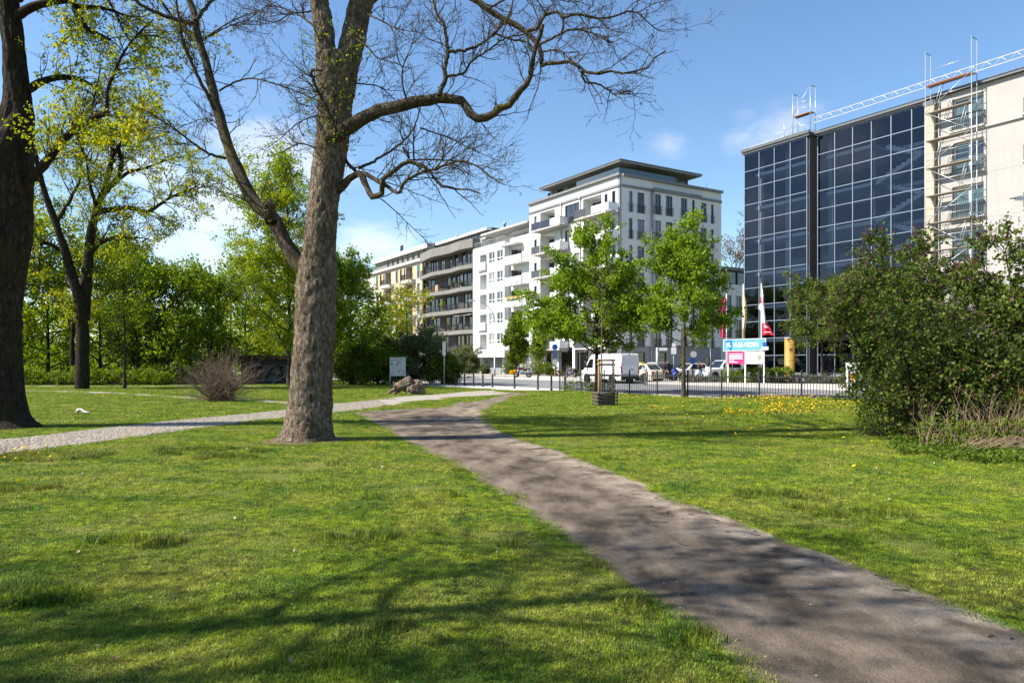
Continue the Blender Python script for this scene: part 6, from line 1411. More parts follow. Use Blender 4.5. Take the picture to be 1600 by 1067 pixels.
# ================================================================== TREES AND PLANTS
def unit(a): return a / np.maximum(np.linalg.norm(a, axis=-1, keepdims=True), 1e-9)
def catmull(P, n):
    P = np.asarray(P, float)
    if len(P) < 3: return resample(P, n)
    Q = np.concatenate([[2 * P[0] - P[1]], P, [2 * P[-1] - P[-2]]]); out = []
    for i in range(1, len(Q) - 2):
        t = np.linspace(0, 1, 9)[:-1, None]; a, b, c, d = Q[i - 1], Q[i], Q[i + 1], Q[i + 2]
        out.append(.5 * ((2 * b) + (-a + c) * t + (2 * a - 5 * b + 4 * c - d) * t ** 2 + (-a + 3 * b - 3 * c + d) * t ** 3))
    out.append(P[-1:]); return resample(np.concatenate(out), n)
def tubes(pts, rad, S):
    N_, K, _ = pts.shape; tan = unit(np.gradient(pts, axis=1)); mt = unit(pts[:, -1] - pts[:, 0])
    ref = np.where(np.abs(mt[:, 2:3]) > .85, np.array([[1., 0, 0]]), np.array([[0, 0, 1.]]))[:, None]
    a = unit(np.cross(tan, np.broadcast_to(ref, tan.shape))); b = np.cross(tan, a); w = np.arange(S) * 2 * np.pi / S
    v = pts[:, :, None] + rad[:, :, None, None] * (np.cos(w)[None, None, :, None] * a[:, :, None] + np.sin(w)[None, None, :, None] * b[:, :, None])
    n, k, s = np.meshgrid(np.arange(N_), np.arange(K - 1), np.arange(S), indexing='ij'); base = (n * K + k) * S; s2 = (s + 1) % S
    f = np.stack([base + s, base + S + s, base + S + s2, base + s2], -1).reshape(-1, 4)
    return v.reshape(-1, 3), f
def lerp_at(pts, rad, i, t):
    K = pts.shape[1]; f = t * (K - 1); j = np.minimum(f.astype(int), K - 2); fr = (f - j)
    p = pts[i, j] * (1 - fr)[:, None] + pts[i, j + 1] * fr[:, None]; tan = unit(pts[i, j + 1] - pts[i, j]); r = rad[i, j] * (1 - fr) + rad[i, j + 1] * fr
    return p, tan, r
def plen(pts): return np.linalg.norm(np.diff(pts, axis=1), axis=2).sum(1)
def sprout(R, pts, rad, n, t0, t1, lfun, ang, sd, K, wig, up, rmax, tip=.25, rshare=.6, bias=None, zz=0.):
    """n children spread over the parents by length; returns points and radii"""
    Ls = plen(pts); i = R.choice(len(pts), n, p=Ls / Ls.sum()); t = R.uniform(t0, t1, n)
    p, tan, r = lerp_at(pts, rad, i, t); g = R.normal(0, 1, (n, 3)); g = unit(g - (g * tan).sum(1, keepdims=True) * tan)
    th = R.normal(ang, sd, (n, 1)); d = tan * np.cos(th) + g * np.sin(th)
    if bias is not None: d = unit(d + np.asarray(bias))
    L_ = lfun(Ls[i], t, R); q = np.zeros((n, K, 3)); q[:, 0] = p; seg = (L_ / (K - 1))[:, None]
    side = unit(np.cross(d, R.normal(0, 1, (n, 3))))
    for k in range(1, K):
        d = unit(d + R.normal(0, wig, (n, 3)) + side * (zz * (1 if k % 2 else -1)) + np.array([0, 0, up])); q[:, k] = q[:, k - 1] + d * seg
    r0 = np.minimum(r * rshare, rmax); rr = r0[:, None] * np.linspace(1, tip, K)[None]
    return q, rr
def leaves(R, pos, size, up=.5, droop=-.2, fat=.42):
    n = len(pos); d = unit(R.normal(0, 1, (n, 3)) + np.array([0, 0, droop])); nn = R.normal(0, 1, (n, 3)) + np.array([0, 0, up]); nn = unit(nn - (nn * d).sum(1, keepdims=True) * d); w = np.cross(d, nn)
    s = (size * R.uniform(.6, 1.3, n))[:, None]
    a = pos; b = pos + d * s * .5 + w * s * fat + nn * s * .10; c = pos + d * s; e = pos + d * s * .5 - w * s * fat + nn * s * .10
    return np.stack([a, b, c, e], 1).reshape(-1, 3), np.arange(n * 4).reshape(n, 4)
def leaf_points(R, pts, m, t0, spread):
    n, K, _ = pts.shape; i = np.repeat(np.arange(n), m); t = R.uniform(t0, 1, n * m)
    p, _, _ = lerp_at(pts, np.ones((n, K)), i, t); return p + R.normal(0, spread, (n * m, 3))
def limb_set(defs, K=22):
    """defs: (points, r0, r1)"""
    P = np.stack([catmull(d[0], K) for d in defs]); t = np.linspace(0, 1, K)
    return P, np.stack([d[1] + (d[2] - d[1]) * t ** (d[3] if len(d) > 3 else .9) for d in defs])
def roughen(v, amt, s, seed): return v + (np.stack([vnoise(v * s, seed + k) for k in range(3)], 1) - .5) * 2 * amt

def simple_tree(name, label, base, H, r0, W, seed, leaf, bark='bark_mid', crown0=.28, nl=22, nsub=8, ntw=7, lpt=14, lsize=.13, shape='round', lean=(0, 0), group=None, spread=.11, stems=1, twm='twig', cat='tree', dens=1., up=.08, droop=-.2, tl=.6, xs=1.0):
    R = np.random.default_rng(seed); K = 16; z = np.linspace(-.1, H * .93, K)
    defs = []
    for s in range(stems):
        o = R.normal(0, r0 * 1.2, 2) * (stems > 1); dv = R.normal(0, .10, 2) * (stems > 1)
        wob = np.cumsum(R.normal(0, .012 * H / 8, (K, 2)), 0); wob -= wob[0]
        pts = np.stack([o[0] + lean[0] * (np.maximum(z, 0) / H) ** 1.3 * H * .1 + wob[:, 0] + dv[0] * z, o[1] + lean[1] * (np.maximum(z, 0) / H) ** 1.3 * H * .1 + wob[:, 1] + dv[1] * z, z], 1); defs.append((pts, r0, r0 * .1))
    TP = np.stack([d[0] for d in defs]); tt = np.linspace(0, 1, K); TR = np.stack([r0 * (1 - .88 * tt ** .85) + r0 * .5 * np.exp(-np.maximum(TP[0][:, 2], 0) / (r0 * 1.6)) for _ in defs])
    n = nl * stems; i = np.repeat(np.arange(stems), nl); t = crown0 + (1 - crown0) * ((np.tile(np.arange(nl), stems) + R.uniform(0, 1, n)) / nl) * .97
    p, tan, r = lerp_at(TP, TR, i, t); u = np.clip((t - crown0) / (1 - crown0), 0, 1)
    if shape == 'round': prof = np.sqrt(np.clip(1 - (2 * u - .86) ** 2 / 1.35, .05, 1))
    elif shape == 'broad': prof = np.clip(1.0 - .55 * u ** 1.5 - .25 * np.maximum(0, .12 - u) / .12, .1, 1)
    elif shape == 'column': prof = np.clip(np.sin(np.pi * np.clip(u * .86 + .12, 0, 1)) ** .6, .08, 1)
    elif shape == 'cone': prof = np.clip(1.05 - u, .08, 1) ** .8
    else: prof = np.clip(.55 + .6 * u - .8 * u ** 4, .12, 1)          # vase
    az = np.arange(n) * 2.39996 + R.normal(0, .35, n); el = R.normal(np.where(u < .5, .42, .8), .16)
    if shape == 'column': el = R.normal(1.0, .12, n)
    Lm = W * prof * R.uniform(.72, 1.16, n) / np.maximum(np.cos(el), .45)
    d = np.stack([np.cos(az) * np.cos(el), np.sin(az) * np.cos(el), np.sin(el)], 1)
    q = np.zeros((n, 9, 3)); q[:, 0] = p; seg = (Lm / 8)[:, None]
    for k in range(1, 9): d = unit(d + R.normal(0, .11, (n, 3)) + np.array([0, 0, up if shape != 'column' else .02])); q[:, k] = q[:, k - 1] + d * seg
    LR = np.minimum(r * .55, r0 * .42)[:, None] * np.linspace(1, .14, 9)[None]
    ns = int(n * nsub * dens); SP, SR = sprout(R, q, LR, ns, .22, 1., lambda L_, t, R: L_ * .5 * (1.12 - t) * R.uniform(.7, 1.3, len(t)) + .25, .75, .2, 6, .13, .05, r0 * .14)
    nt = int(ns * ntw); TPp, TRr = sprout(R, SP, SR, nt, .2, 1., lambda L_, t, R: R.uniform(.5, 1.25, len(t)) * tl, .8, .25, 4, .16, .03, .012, .4)
    TRr = np.maximum(TRr, .004)
    kz = H / max(np.percentile(TPp[:, -1, 2], 99.3), H * .5); ke = W / max(np.percentile(np.hypot(TPp[:, -1, 0] - TPp[:, -1, 0].mean(), TPp[:, -1, 1] - TPp[:, -1, 1].mean()), 95), .2); ke = min(max(ke, .5), 1.6)
    for A_ in (TP, q, SP, TPp): A_ *= np.array([ke, ke, kz])
    root = thing(name, label, cat, base, 0, group)
    v1, f1 = tubes(TP, TR, 12); v2, f2 = tubes(q, LR, 7); v3, f3 = tubes(SP, SR, 5)
    for V3 in (v1, v2, v3): V3[:, :2] *= np.array([xs, 1.0])
    ob('trunk', np_mesh('trunk', [(v1, f1, 0), (v2, f2, 0), (v3, f3, 0)], [M[bark]]), root)
    v4, f4 = tubes(TPp, TRr, 3); LP = leaf_points(R, TPp, lpt, .15, spread); lv, lf = leaves(R, LP, lsize, droop=droop)
    for V3 in (v4, lv): V3[:, :2] *= np.array([xs, 1.0])
    parts = [(lv, lf, 1, False)] if lpt else []
    ob('crown', np_mesh('crown', [(v4, f4, 0)] + parts, [M[twm], M[leaf]]), root)
    return root

# ---------------------------------------------------------------- the big bare maple by the path
YM = 15.72
def px3(L_, dy0=0., dy1=0.):
    n = len(L_); out = []
    for i, q in enumerate(L_):
        Y = YM + dy0 + (dy1 - dy0) * i / max(1, n - 1); out.append(((q[0] - 800) / FPX * Y, Y, EYE + (HOR - q[1]) * Y / FPX))
    return np.array(out)
def main_tree():
    R = np.random.default_rng(11); base = Vector((px3([(482, 687)])[0][0], YM, 0)); B = np.array(base)
    root = thing('maple_tree', 'huge grey-barked bare tree with forked trunk standing between path and lawn', 'tree', base)
    # trunk rings from the silhouette: row, left, right
    S = [(692, 443, 520), (680, 446, 518), (660, 449, 517), (640, 450.5, 517), (620, 452.5, 517), (590, 455, 518.5), (560, 457.5, 520), (527, 460.5, 522), (490, 462, 523.5), (458, 462.5, 524), (430, 465, 523.5), (405, 470, 523.5), (389, 472, 524), (350, 477, 527), (319, 481.5, 529.5), (285, 486.5, 535), (250, 489.5, 539), (215, 495, 543), (180, 497.5, 549), (140, 499, 553), (110, 497, 557), (90, 496, 560)]
    S = np.array(S, float); zz = EYE + (HOR - S[:, 0]) * YM / FPX; cx = ((S[:, 1] + S[:, 2]) / 2 - 800) / FPX * YM; rr = (S[:, 2] - S[:, 1]) / 2 / FPX * YM
    z = np.linspace(-.12, zz[-1], 190); c = np.interp(z, zz, cx); r = np.interp(z, zz, rr); n = 72; th = np.arange(n) * 2 * np.pi / n
    def bark_tube(z, cxx, cyy, r, flare, seed):
        A, Z = np.meshgrid(th, z); rad = np.repeat(r[:, None], n, 1)
        fl = flare * np.exp(-np.maximum(Z, 0) / .24); rad = rad * (1 + fl * (.22 + .46 * (vnoise(np.stack([np.cos(A).ravel() * 1.6, np.sin(A).ravel() * 1.6, np.full(A.size, 3.)], 1), 5).reshape(A.shape) - .35)))
        q = np.stack([np.cos(A).ravel() * r.mean(), np.sin(A).ravel() * r.mean(), Z.ravel()], 1)
        ridg = vnoise(q * np.array([20, 20, 8]) + vnoise(q * 6, seed + 7)[:, None] * 1.6, seed) * .55 + vnoise(q * np.array([44, 44, 20]), seed + 1) * .45; lump = vnoise(q * np.array([2.2, 2.2, 1.1]), seed + 2) - .5
        rad = rad + ((ridg - .5) * .075 + lump * .07).reshape(A.shape)
        v = np.stack([(cxx[:, None] + np.cos(A) * rad).ravel(), (cyy[:, None] + np.sin(A) * rad).ravel(), Z.ravel()], 1)
        i, j = np.meshgrid(np.arange(len(z) - 1), np.arange(n), indexing='ij'); a = i * n + j; b = i * n + (j + 1) % n
        return v, np.stack([a, b, b + n, a + n], -1).reshape(-1, 4)
    v, f = bark_tube(z, c, np.full_like(z, YM), r, 1., 1); v -= B
    parts = [(v, f, 0)]
    # the two stems above the fork rise out of the picture
    for rows, seed, top, dx in (([(150, 497, 527), (120, 497, 527), (98, 496, 526), (56, 492, 524), (0, 485, 514), (-60, 478, 505), (-150, 462, 484), (-260, 440, 454), (-330, 432, 438)], 7, -330, -.15), ([(150, 520, 553), (110, 522, 557), (80, 527, 563), (56, 531, 570), (0, 543, 581), (-60, 553, 588), (-150, 568, 597), (-260, 588, 606), (-360, 602, 608)], 8, -360, .2)):
        s = np.array(rows, float); zs = EYE + (HOR - s[:, 0]) * YM / FPX; cs = ((s[:, 1] + s[:, 2]) / 2 - 800) / FPX * YM; rs = (s[:, 2] - s[:, 1]) / 2 / FPX * YM
        zq = np.linspace(zs[0], zs[-1], 120); v, f = bark_tube(zq, np.interp(zq, zs, cs), YM + dx * (zq - zs[0]) * .35, np.maximum(np.interp(zq, zs, rs), .03), 0, seed); v -= B; parts.append((v, f, 0))
    ob('trunk', np_mesh('trunk', parts, [M['bark_main']]), root)
    K_ = YM / FPX
    D = []   # (pixels, dy0, dy1, width px start, end)
    D += [([(478, 420), (458, 402), (437, 364), (423, 337), (402, 322), (388, 300), (375, 271), (362, 243), (347, 197), (337, 157), (324, 107), (310, 56), (306, 31), (298, 5), (286, -40), (270, -100)], 0, 1.4, 25, 7)]
    D += [([(424, 345), (422, 332), (421, 318)], -.1, -.15, 18, 17)]
    D += [([(306, 34), (316, 18), (331, 0), (345, -40)], 1, 1.8, 8, 3), ([(300, 37), (276, 31), (253, 24), (222, 9), (200, -8)], 1.0, .2, 8, 4)]
    D += [([(335, 172), (317, 135), (298, 95), (285, 59), (275, 0), (268, -40)], .6, 0, 7, 2.5), ([(352, 247), (323, 239), (281, 208), (239, 180), (205, 165)], .6, -.6, 5, 1.2), ([(343, 141), (382, 124), (420, 128), (497, 157), (510, 170)], .7, -.6, 3.4, 1.2), ([(320, 60), (360, 35), (400, 20), (450, 22)], 1, .2, 3, 1), ([(318, 62), (350, 45), (385, 33), (420, 38)], 1, 2., 3, 1), ([(356, 225), (335, 190), (310, 188), (270, 205)], .6, 1.6, 2.5, 1)]
    D += [([(512, 222), (530, 210), (554, 192), (587, 176), (635, 163.5), (680, 154.5), (705, 156), (722, 157.5), (732, 171), (744, 184.5), (767, 180.5), (779, 169), (792, 166), (806, 150), (818, 136), (830, 117), (831, 96), (837, 78), (842, 62), (848, 40)], -.2, -1.6, 24, 5)]
    D += [([(686, 150), (696, 123), (695, 108), (699.5, 82), (695, 45), (680, 15), (674, -20)], -.9, -.5, 8, 3), ([(701, 82), (740, 75), (770, 54), (788, 36), (800, 22)], -.9, -1.2, 5, 2.4), ([(698, 120), (725, 114), (737, 96), (764, 78), (790, 60), (820, 55)], -.9, -.2, 4.4, 1.6), ([(636, 160), (629, 132), (630, 105), (644, 69), (650, 45)], -.7, -1.2, 3.2, 1)]
    D += [([(570, 10), (590, -12), (625, -40), (680, -42), (735, -5), (752, 6), (785, 30), (820, 47), (839, 68), (846, 82), (846, 107), (858, 99.6), (872, 99.6), (886, 94), (900, 101), (912, 112), (933, 115), (951, 110), (973, 116), (996, 111), (1015, 105), (1019, 94), (1034, 84), (1040, 80)], .3, -2.0, 16, 1.6)]
    D += [([(826, 48), (839, 44), (851, 26), (872, 19), (881, 28), (900, 23), (937, 29), (961, 26), (977, 19), (998, 21), (1012, 35), (1031, 49)], -1.0, -1.8, 6, 1.4), ([(844, 70), (867, 58), (895, 47), (933, 54), (956, 66), (970, 60)], -1.1, -2.2, 4, 1.2), ([(909, 112), (914, 128), (933, 131), (951, 141), (961, 148), (984, 143), (993, 151)], -1.5, -1.2, 3.6, 1.2), ([(848, 82), (870, 78), (890, 92), (905, 104)], -1.2, -1.9, 2.6, 1.4), ([(786, 31), (775, 52), (764, 60), (748, 72)], -.9, -.3, 4, 1.6), ([(790, 33), (797, 20), (802, 0), (806, -20)], -.9, -.7, 4, 1.6), ([(765, 13), (790, 0), (830, -6), (880, 0), (930, -10)], -.7, -2.2, 3.6, 1.2), ([(776, 54), (800, 62), (822, 66), (836, 77)], -.9, -1.2, 3.4, 2.4), ([(880, 28), (880, 50), (870, 70)], -1.2, -.6, 2.4, 1)]
    D += [([(518, 303), (533, 294), (548, 277), (563, 272), (572, 291), (581, 307), (597, 303), (598, 280), (614, 267), (641, 252), (668, 264), (692, 291), (734, 297), (750, 303)], .0, -1.4, 13, 2.0)]
    D += [([(565, 272), (572, 273), (599, 288), (623, 301.5), (632, 285), (656, 271), (680, 264), (716, 252), (745, 260), (780, 286)], -.2, -2.2, 7.5, 1.6), ([(560, 264), (590, 249), (629, 222), (647, 198), (656, 171), (660, 150)], -.2, -.8, 5, 1.6), ([(538, 245), (545, 258), (556, 268)], 0, -.1, 5.5, 5), ([(629, 230), (640, 247)], -.7, -.7, 3, 3), ([(680, 263), (715, 222), (740, 210)], -1.2, -.4, 2.4, 1), ([(640, 250), (690, 250), (740, 258), (770, 280)], -.6, .3, 3, 1), ([(656, 200), (700, 215), (740, 235), (775, 250)], -.6, .4, 2.6, .9), ([(647, 250), (646, 215), (650, 190)], -.6, -1, 3, 1.4)]
    D += [([(526, 206), (509, 166), (495, 138), (486, 112), (503, 110)], -.65, -1.1, 7, 3.5), ([(558, 62), (575, 75), (590, 90), (620, 100), (640, 108)], -.2, -.9, 3.4, 1), ([(568, 20), (590, 30), (620, 45), (660, 52)], 0, -1, 3.4, 1), ([(490, 40), (460, 20), (420, 10), (390, 30)], 0, .9, 4, 1.2), ([(488, 18), (455, 22), (430, 35), (405, 30)], 0, -1.2, 3, 1), ([(500, 235), (470, 225), (440, 238), (415, 245)], -.2, -1, 2.6, .8), ([(498, 180), (470, 190), (440, 215), (420, 230)], -.2, -1.2, 2.2, .8), ([(552, 130), (590, 135), (610, 150), (630, 170)], -.2, .8, 2.6, .9)]
    # limbs above the frame: they belong to the crown whose shade lies on the path
    for k in range(15):
        x0, y0 = (470 - 6 * k, -70 - 18 * k) if k % 2 else (575 + 2 * k, -60 - 20 * k); s = -1 if k % 2 else 1; ln = R.uniform(180, 330)
        an = R.uniform(.1, .75); pts = [(x0 + s * ln * u * math.cos(an) + R.normal(0, 8), y0 - ln * u * math.sin(an) + R.normal(0, 8)) for u in (0, .2, .45, .7, 1)]
        D.append((pts, 0, R.uniform(-5, 5), 11, 2))
    defs = []
    for d in D: defs.append((px3(d[0], d[1], d[2]) - B, d[3] / 2 * K_, d[4] / 2 * K_))
    P, Rd = limb_set(defs, 34)
    P = P + R.normal(0, 1, P.shape) * np.minimum(Rd, .03)[..., None] * .25
    order = np.argsort(-Rd[:, 0])
    for j in order[:16]:
        v, f = tubes(P[j:j + 1], Rd[j:j + 1], 14); v = roughen(v, .012 + .05 * float(Rd[j, 0]), 7, int(j)); ob('limb', np_mesh('limb', [(v, f, 0)], [M['bark_limb']]), root)
    rest = order[16:]; v, f = tubes(P[rest], Rd[rest], 7); 
    thin = Rd[:, 0] < .06; ti = np.where(thin)[0]
    # branches, twigs, twiglets with buds
    B1, R1 = sprout(R, P, np.minimum(Rd, .05), 520, .12, 1., lambda L_, t, R: np.minimum(L_ * .35, R.uniform(.45, 1.5, len(t))) * (1.15 - .45 * t), .85, .25, 9, .16, .04, .014, .3, .6, zz=.14)
    wt = Rd[ti]; B1b, R1b = sprout(R, P[ti], wt, 330, .3, 1., lambda L_, t, R: R.uniform(.35, 1.05, len(t)), .75, .25, 9, .16, .04, .011, .3, .7, zz=.16)
    B1 = np.concatenate([B1, B1b]); R1 = np.maximum(np.concatenate([R1, R1b]), .004)
    B2, R2 = sprout(R, B1, R1, 3900, .15, 1., lambda L_, t, R: R.uniform(.15, .55, len(t)) * (1.15 - .4 * t), .8, .25, 6, .15, .05, .006, .4, .7, zz=.2); R2 = np.maximum(R2, .0028)
    B3, R3 = sprout(R, B2, R2, 9000, .2, 1., lambda L_, t, R: R.uniform(.05, .20, len(t)), .8, .3, 3, .12, .05, .0035, .6, .8); R3 = np.maximum(R3, .0023)
    tw = [(v, f, 0)] + [(*tubes(B1, R1, 5), 0), (*tubes(B2, R2, 4), 0), (*tubes(B3, R3, 3), 0)]
    lp = np.concatenate([B3[:, -1], B2[:, -1]]); lv, lf = leaves(R, lp, .035, fat=.3); k = R.uniform(0, 1, len(lp)) < .6; lv = lv.reshape(-1, 4, 3)[k].reshape(-1, 3); lf = np.arange(len(lv)).reshape(-1, 4)
    # small green shoots that sprout from the trunk below the fork
    n = 260; a = R.uniform(-np.pi, 0, n); z0 = R.uniform(EYE + (HOR - 250) * K_, EYE + (HOR - 60) * K_, n); c0 = np.interp(z0, zz, cx); r0 = np.interp(z0, zz, rr)
    p0 = np.stack([c0 + np.cos(a) * r0, YM + np.sin(a) * r0, z0], 1) - B; d0 = np.stack([np.cos(a), np.sin(a), R.uniform(-.2, .9, n)], 1)
    sh = np.stack([p0 + unit(d0) * (u * R.uniform(.2, .6, n))[:, None] + R.normal(0, .02 * u + 1e-4, (n, 3)) for u in (0, .35, .7, 1)], 1); tw.append((*tubes(sh, np.full((n, 4), .003), 3), 0))
    sl = leaf_points(R, sh, 3, .3, .02); sv, sf = leaves(R, sl, .045)
    tag(ob('twig', np_mesh('twig', tw + [(lv, lf, 1, False), (sv, sf, 2, False)], [M['bark_limb'], M['leaf_brown'], M['leaf_lime']]), root), kind='stuff')
    # trodden bare soil round its foot
    a = np.linspace(0, 2 * np.pi, 40, endpoint=False); rs = .78 + .28 * vnoise(np.stack([np.cos(a) * 2, np.sin(a) * 2, np.zeros(40)], 1), 4); me = bpy.data.meshes.new('bare_soil'); me.from_pydata([(base.x + .03 + math.cos(w) * r_, base.y + math.sin(w) * r_ * .9 - .05, .014) for w, r_ in zip(a, rs)], [], [tuple(range(40))]); me.materials.append(mk('root_soil', (.16, .10, .07), .95, .35, 6, .8, 40)); tag(ob('bare_soil', me), kind='structure')
    return root
main_tree()

# ---------------------------------------------------------------- old tree at the left edge
def left_tree():
    R = np.random.default_rng(21); Y0 = 18.9
    def q3(L_, d0=0, d1=0):
        n = len(L_); return np.array([((x - 800) / FPX * (Y0 + d0 + (d1 - d0) * i / max(1, n - 1)), Y0 + d0 + (d1 - d0) * i / max(1, n - 1), EYE + (HOR - y) * (Y0 + d0 + (d1 - d0) * i / max(1, n - 1)) / FPX) for i, (x, y) in enumerate(L_)])
    base = Vector(q3([(-4, 668)])[0]); base.z = 0; Bv = np.array(base); k = Y0 / FPX
    root = thing('old_tree', 'massive dark-barked tree at the very edge with yellow-green young leaves', 'tree', base)
    st = [([(-4, 676), (-5, 650), (-6, 610), (-6, 560), (-4, 500), (0, 440), (5, 390), (8, 330), (10, 280), (14, 235), (22, 200), (28, 160), (24, 110), (20, 60), (12, 0), (2, -80), (-10, -200), (-30, -330)], [92, 76, 70, 68, 66, 70, 74, 76, 74, 64, 50, 36, 33, 32, 31, 28, 22, 6]), ([(-2, 300), (-10, 240), (-24, 180), (-40, 100), (-60, 0), (-80, -120), (-100, -260)], [60, 52, 44, 38, 32, 22, 6])]
    n = 56; th = np.arange(n) * 2 * np.pi / n; parts = []
    for si, (pts, ws) in enumerate(st):
        q = q3(pts) - Bv; m = 170; t = np.linspace(0, 1, m); qq = catmull(q, m); d = np.concatenate([[0], np.cumsum(np.linalg.norm(np.diff(q, axis=0), axis=1))]); rr = np.interp(t * d[-1], d, np.array(ws) / 2 * k)
        A, T = np.meshgrid(th, t); zz = np.repeat(qq[:, 2][:, None], n, 1); c = np.stack([np.cos(A).ravel() * .6, np.sin(A).ravel() * .6, zz.ravel()], 1)
        g = vnoise(c * np.array([12, 12, 2.6]), 31 + si) * .65 + vnoise(c * np.array([26, 26, 8]), 32) * .35; lu = vnoise(c * np.array([2, 2, 1.0]), 33) - .5
        rad = rr[:, None] + ((g - .5) * .085 + lu * .10).reshape(A.shape) * np.minimum(1, rr[:, None] / .25)
        if si == 0: rad = rad * (1 + np.exp(-np.maximum(zz, 0) / .28) * (.30 + .7 * np.maximum(0, np.cos(A * 2.0 + .3)) * .5))
        v = np.stack([qq[:, 0][:, None] + np.cos(A) * rad, qq[:, 1][:, None] + np.sin(A) * rad, zz], -1).reshape(-1, 3); i, j = np.meshgrid(np.arange(m - 1), np.arange(n), indexing='ij'); a = i * n + j; b = i * n + (j + 1) % n
        parts.append((v, np.stack([a, b, b + n, a + n], -1).reshape(-1, 4), 0))
    ob('trunk', np_mesh('trunk', parts, [M['bark_dark']]), root)
    D = [([(38, 300), (50, 278), (73, 253), (93, 225), (118, 202), (140, 188), (166, 176)], .0, -.6, 16, 9), ([(166, 178), (167, 163), (169, 138), (180, 112), (194, 81), (219, 50), (240, 30)], -.6, -1.2, 6, 1.8), ([(150, 186), (143, 178), (150, 140), (158, 105)], -.6, .3, 4, 1.4), ([(170, 178), (200, 195), (240, 205)], -.6, -1.6, 4, 1.2),
         ([(40, 142), (48, 139), (65, 128), (93, 121), (118, 123), (140, 132), (157, 141)], 0, .8, 14, 5), ([(20, 30), (39, 17), (70, 5), (112, 1), (118, 20), (132, 42), (150, 52), (172, 62)], 0, -.5, 16, 4), ([(118, 10), (140, 12), (165, 14), (205, 28)], -.3, .8, 9, 3), ([(112, 1), (150, -30), (200, -40), (240, -10), (280, 40), (300, 62)], -.2, .6, 9, 2), ([(150, -30), (180, 20), (200, 60), (235, 95)], 0, 1.6, 5, 1.5), ([(8, -40), (60, -110), (130, -150), (200, -160)], 0, -1.6, 16, 3), ([(0, -120), (80, -220), (170, -260)], 0, 1.2, 14, 2), ([(-30, -40), (-120, -120), (-220, -150)], 0, 1., 14, 2), ([(-10, -180), (-90, -280), (-200, -300)], 0, -2., 12, 2), ([(30, 0), (90, -70), (150, -60)], -.4, -3., 10, 2)]
    defs = [(q3(d[0], d[1], d[2]) - Bv, d[3] / 2 * k, d[4] / 2 * k) for d in D]; P, Rd = limb_set(defs, 26)
    for j in np.argsort(-Rd[:, 0])[:12]: v, f = tubes(P[j:j + 1], Rd[j:j + 1], 12); ob('limb', np_mesh('limb', [(roughen(v, .015, 6, int(j)), f, 0)], [M['bark_dark']]), root)
    rest = np.argsort(-Rd[:, 0])[12:]; v, f = tubes(P[rest], Rd[rest], 7)
    B1, R1 = sprout(R, P, np.minimum(Rd, .04), 330, .22, 1., lambda L_, t, R: R.uniform(.5, 1.6, len(t)), .8, .25, 7, .14, -.01, .014, .3, .6, zz=.1)
    B2, R2 = sprout(R, B1, R1, 3000, .2, 1., lambda L_, t, R: R.uniform(.2, .65, len(t)), .8, .25, 5, .15, .0, .006, .4, .7); R2 = np.maximum(R2, .003)
    lp = leaf_points(R, B2[R.uniform(0, 1, len(B2)) < .8], 9, .5, .035); lv, lf = leaves(R, lp, .072, droop=-.5)
    ob('crown', np_mesh('crown', [(v, f, 0), (*tubes(B1, R1, 5), 0), (*tubes(B2, R2, 3), 0), (lv, lf, 1, False)], [M['bark_dark'], M['leaf_yellow']]), root)
left_tree()

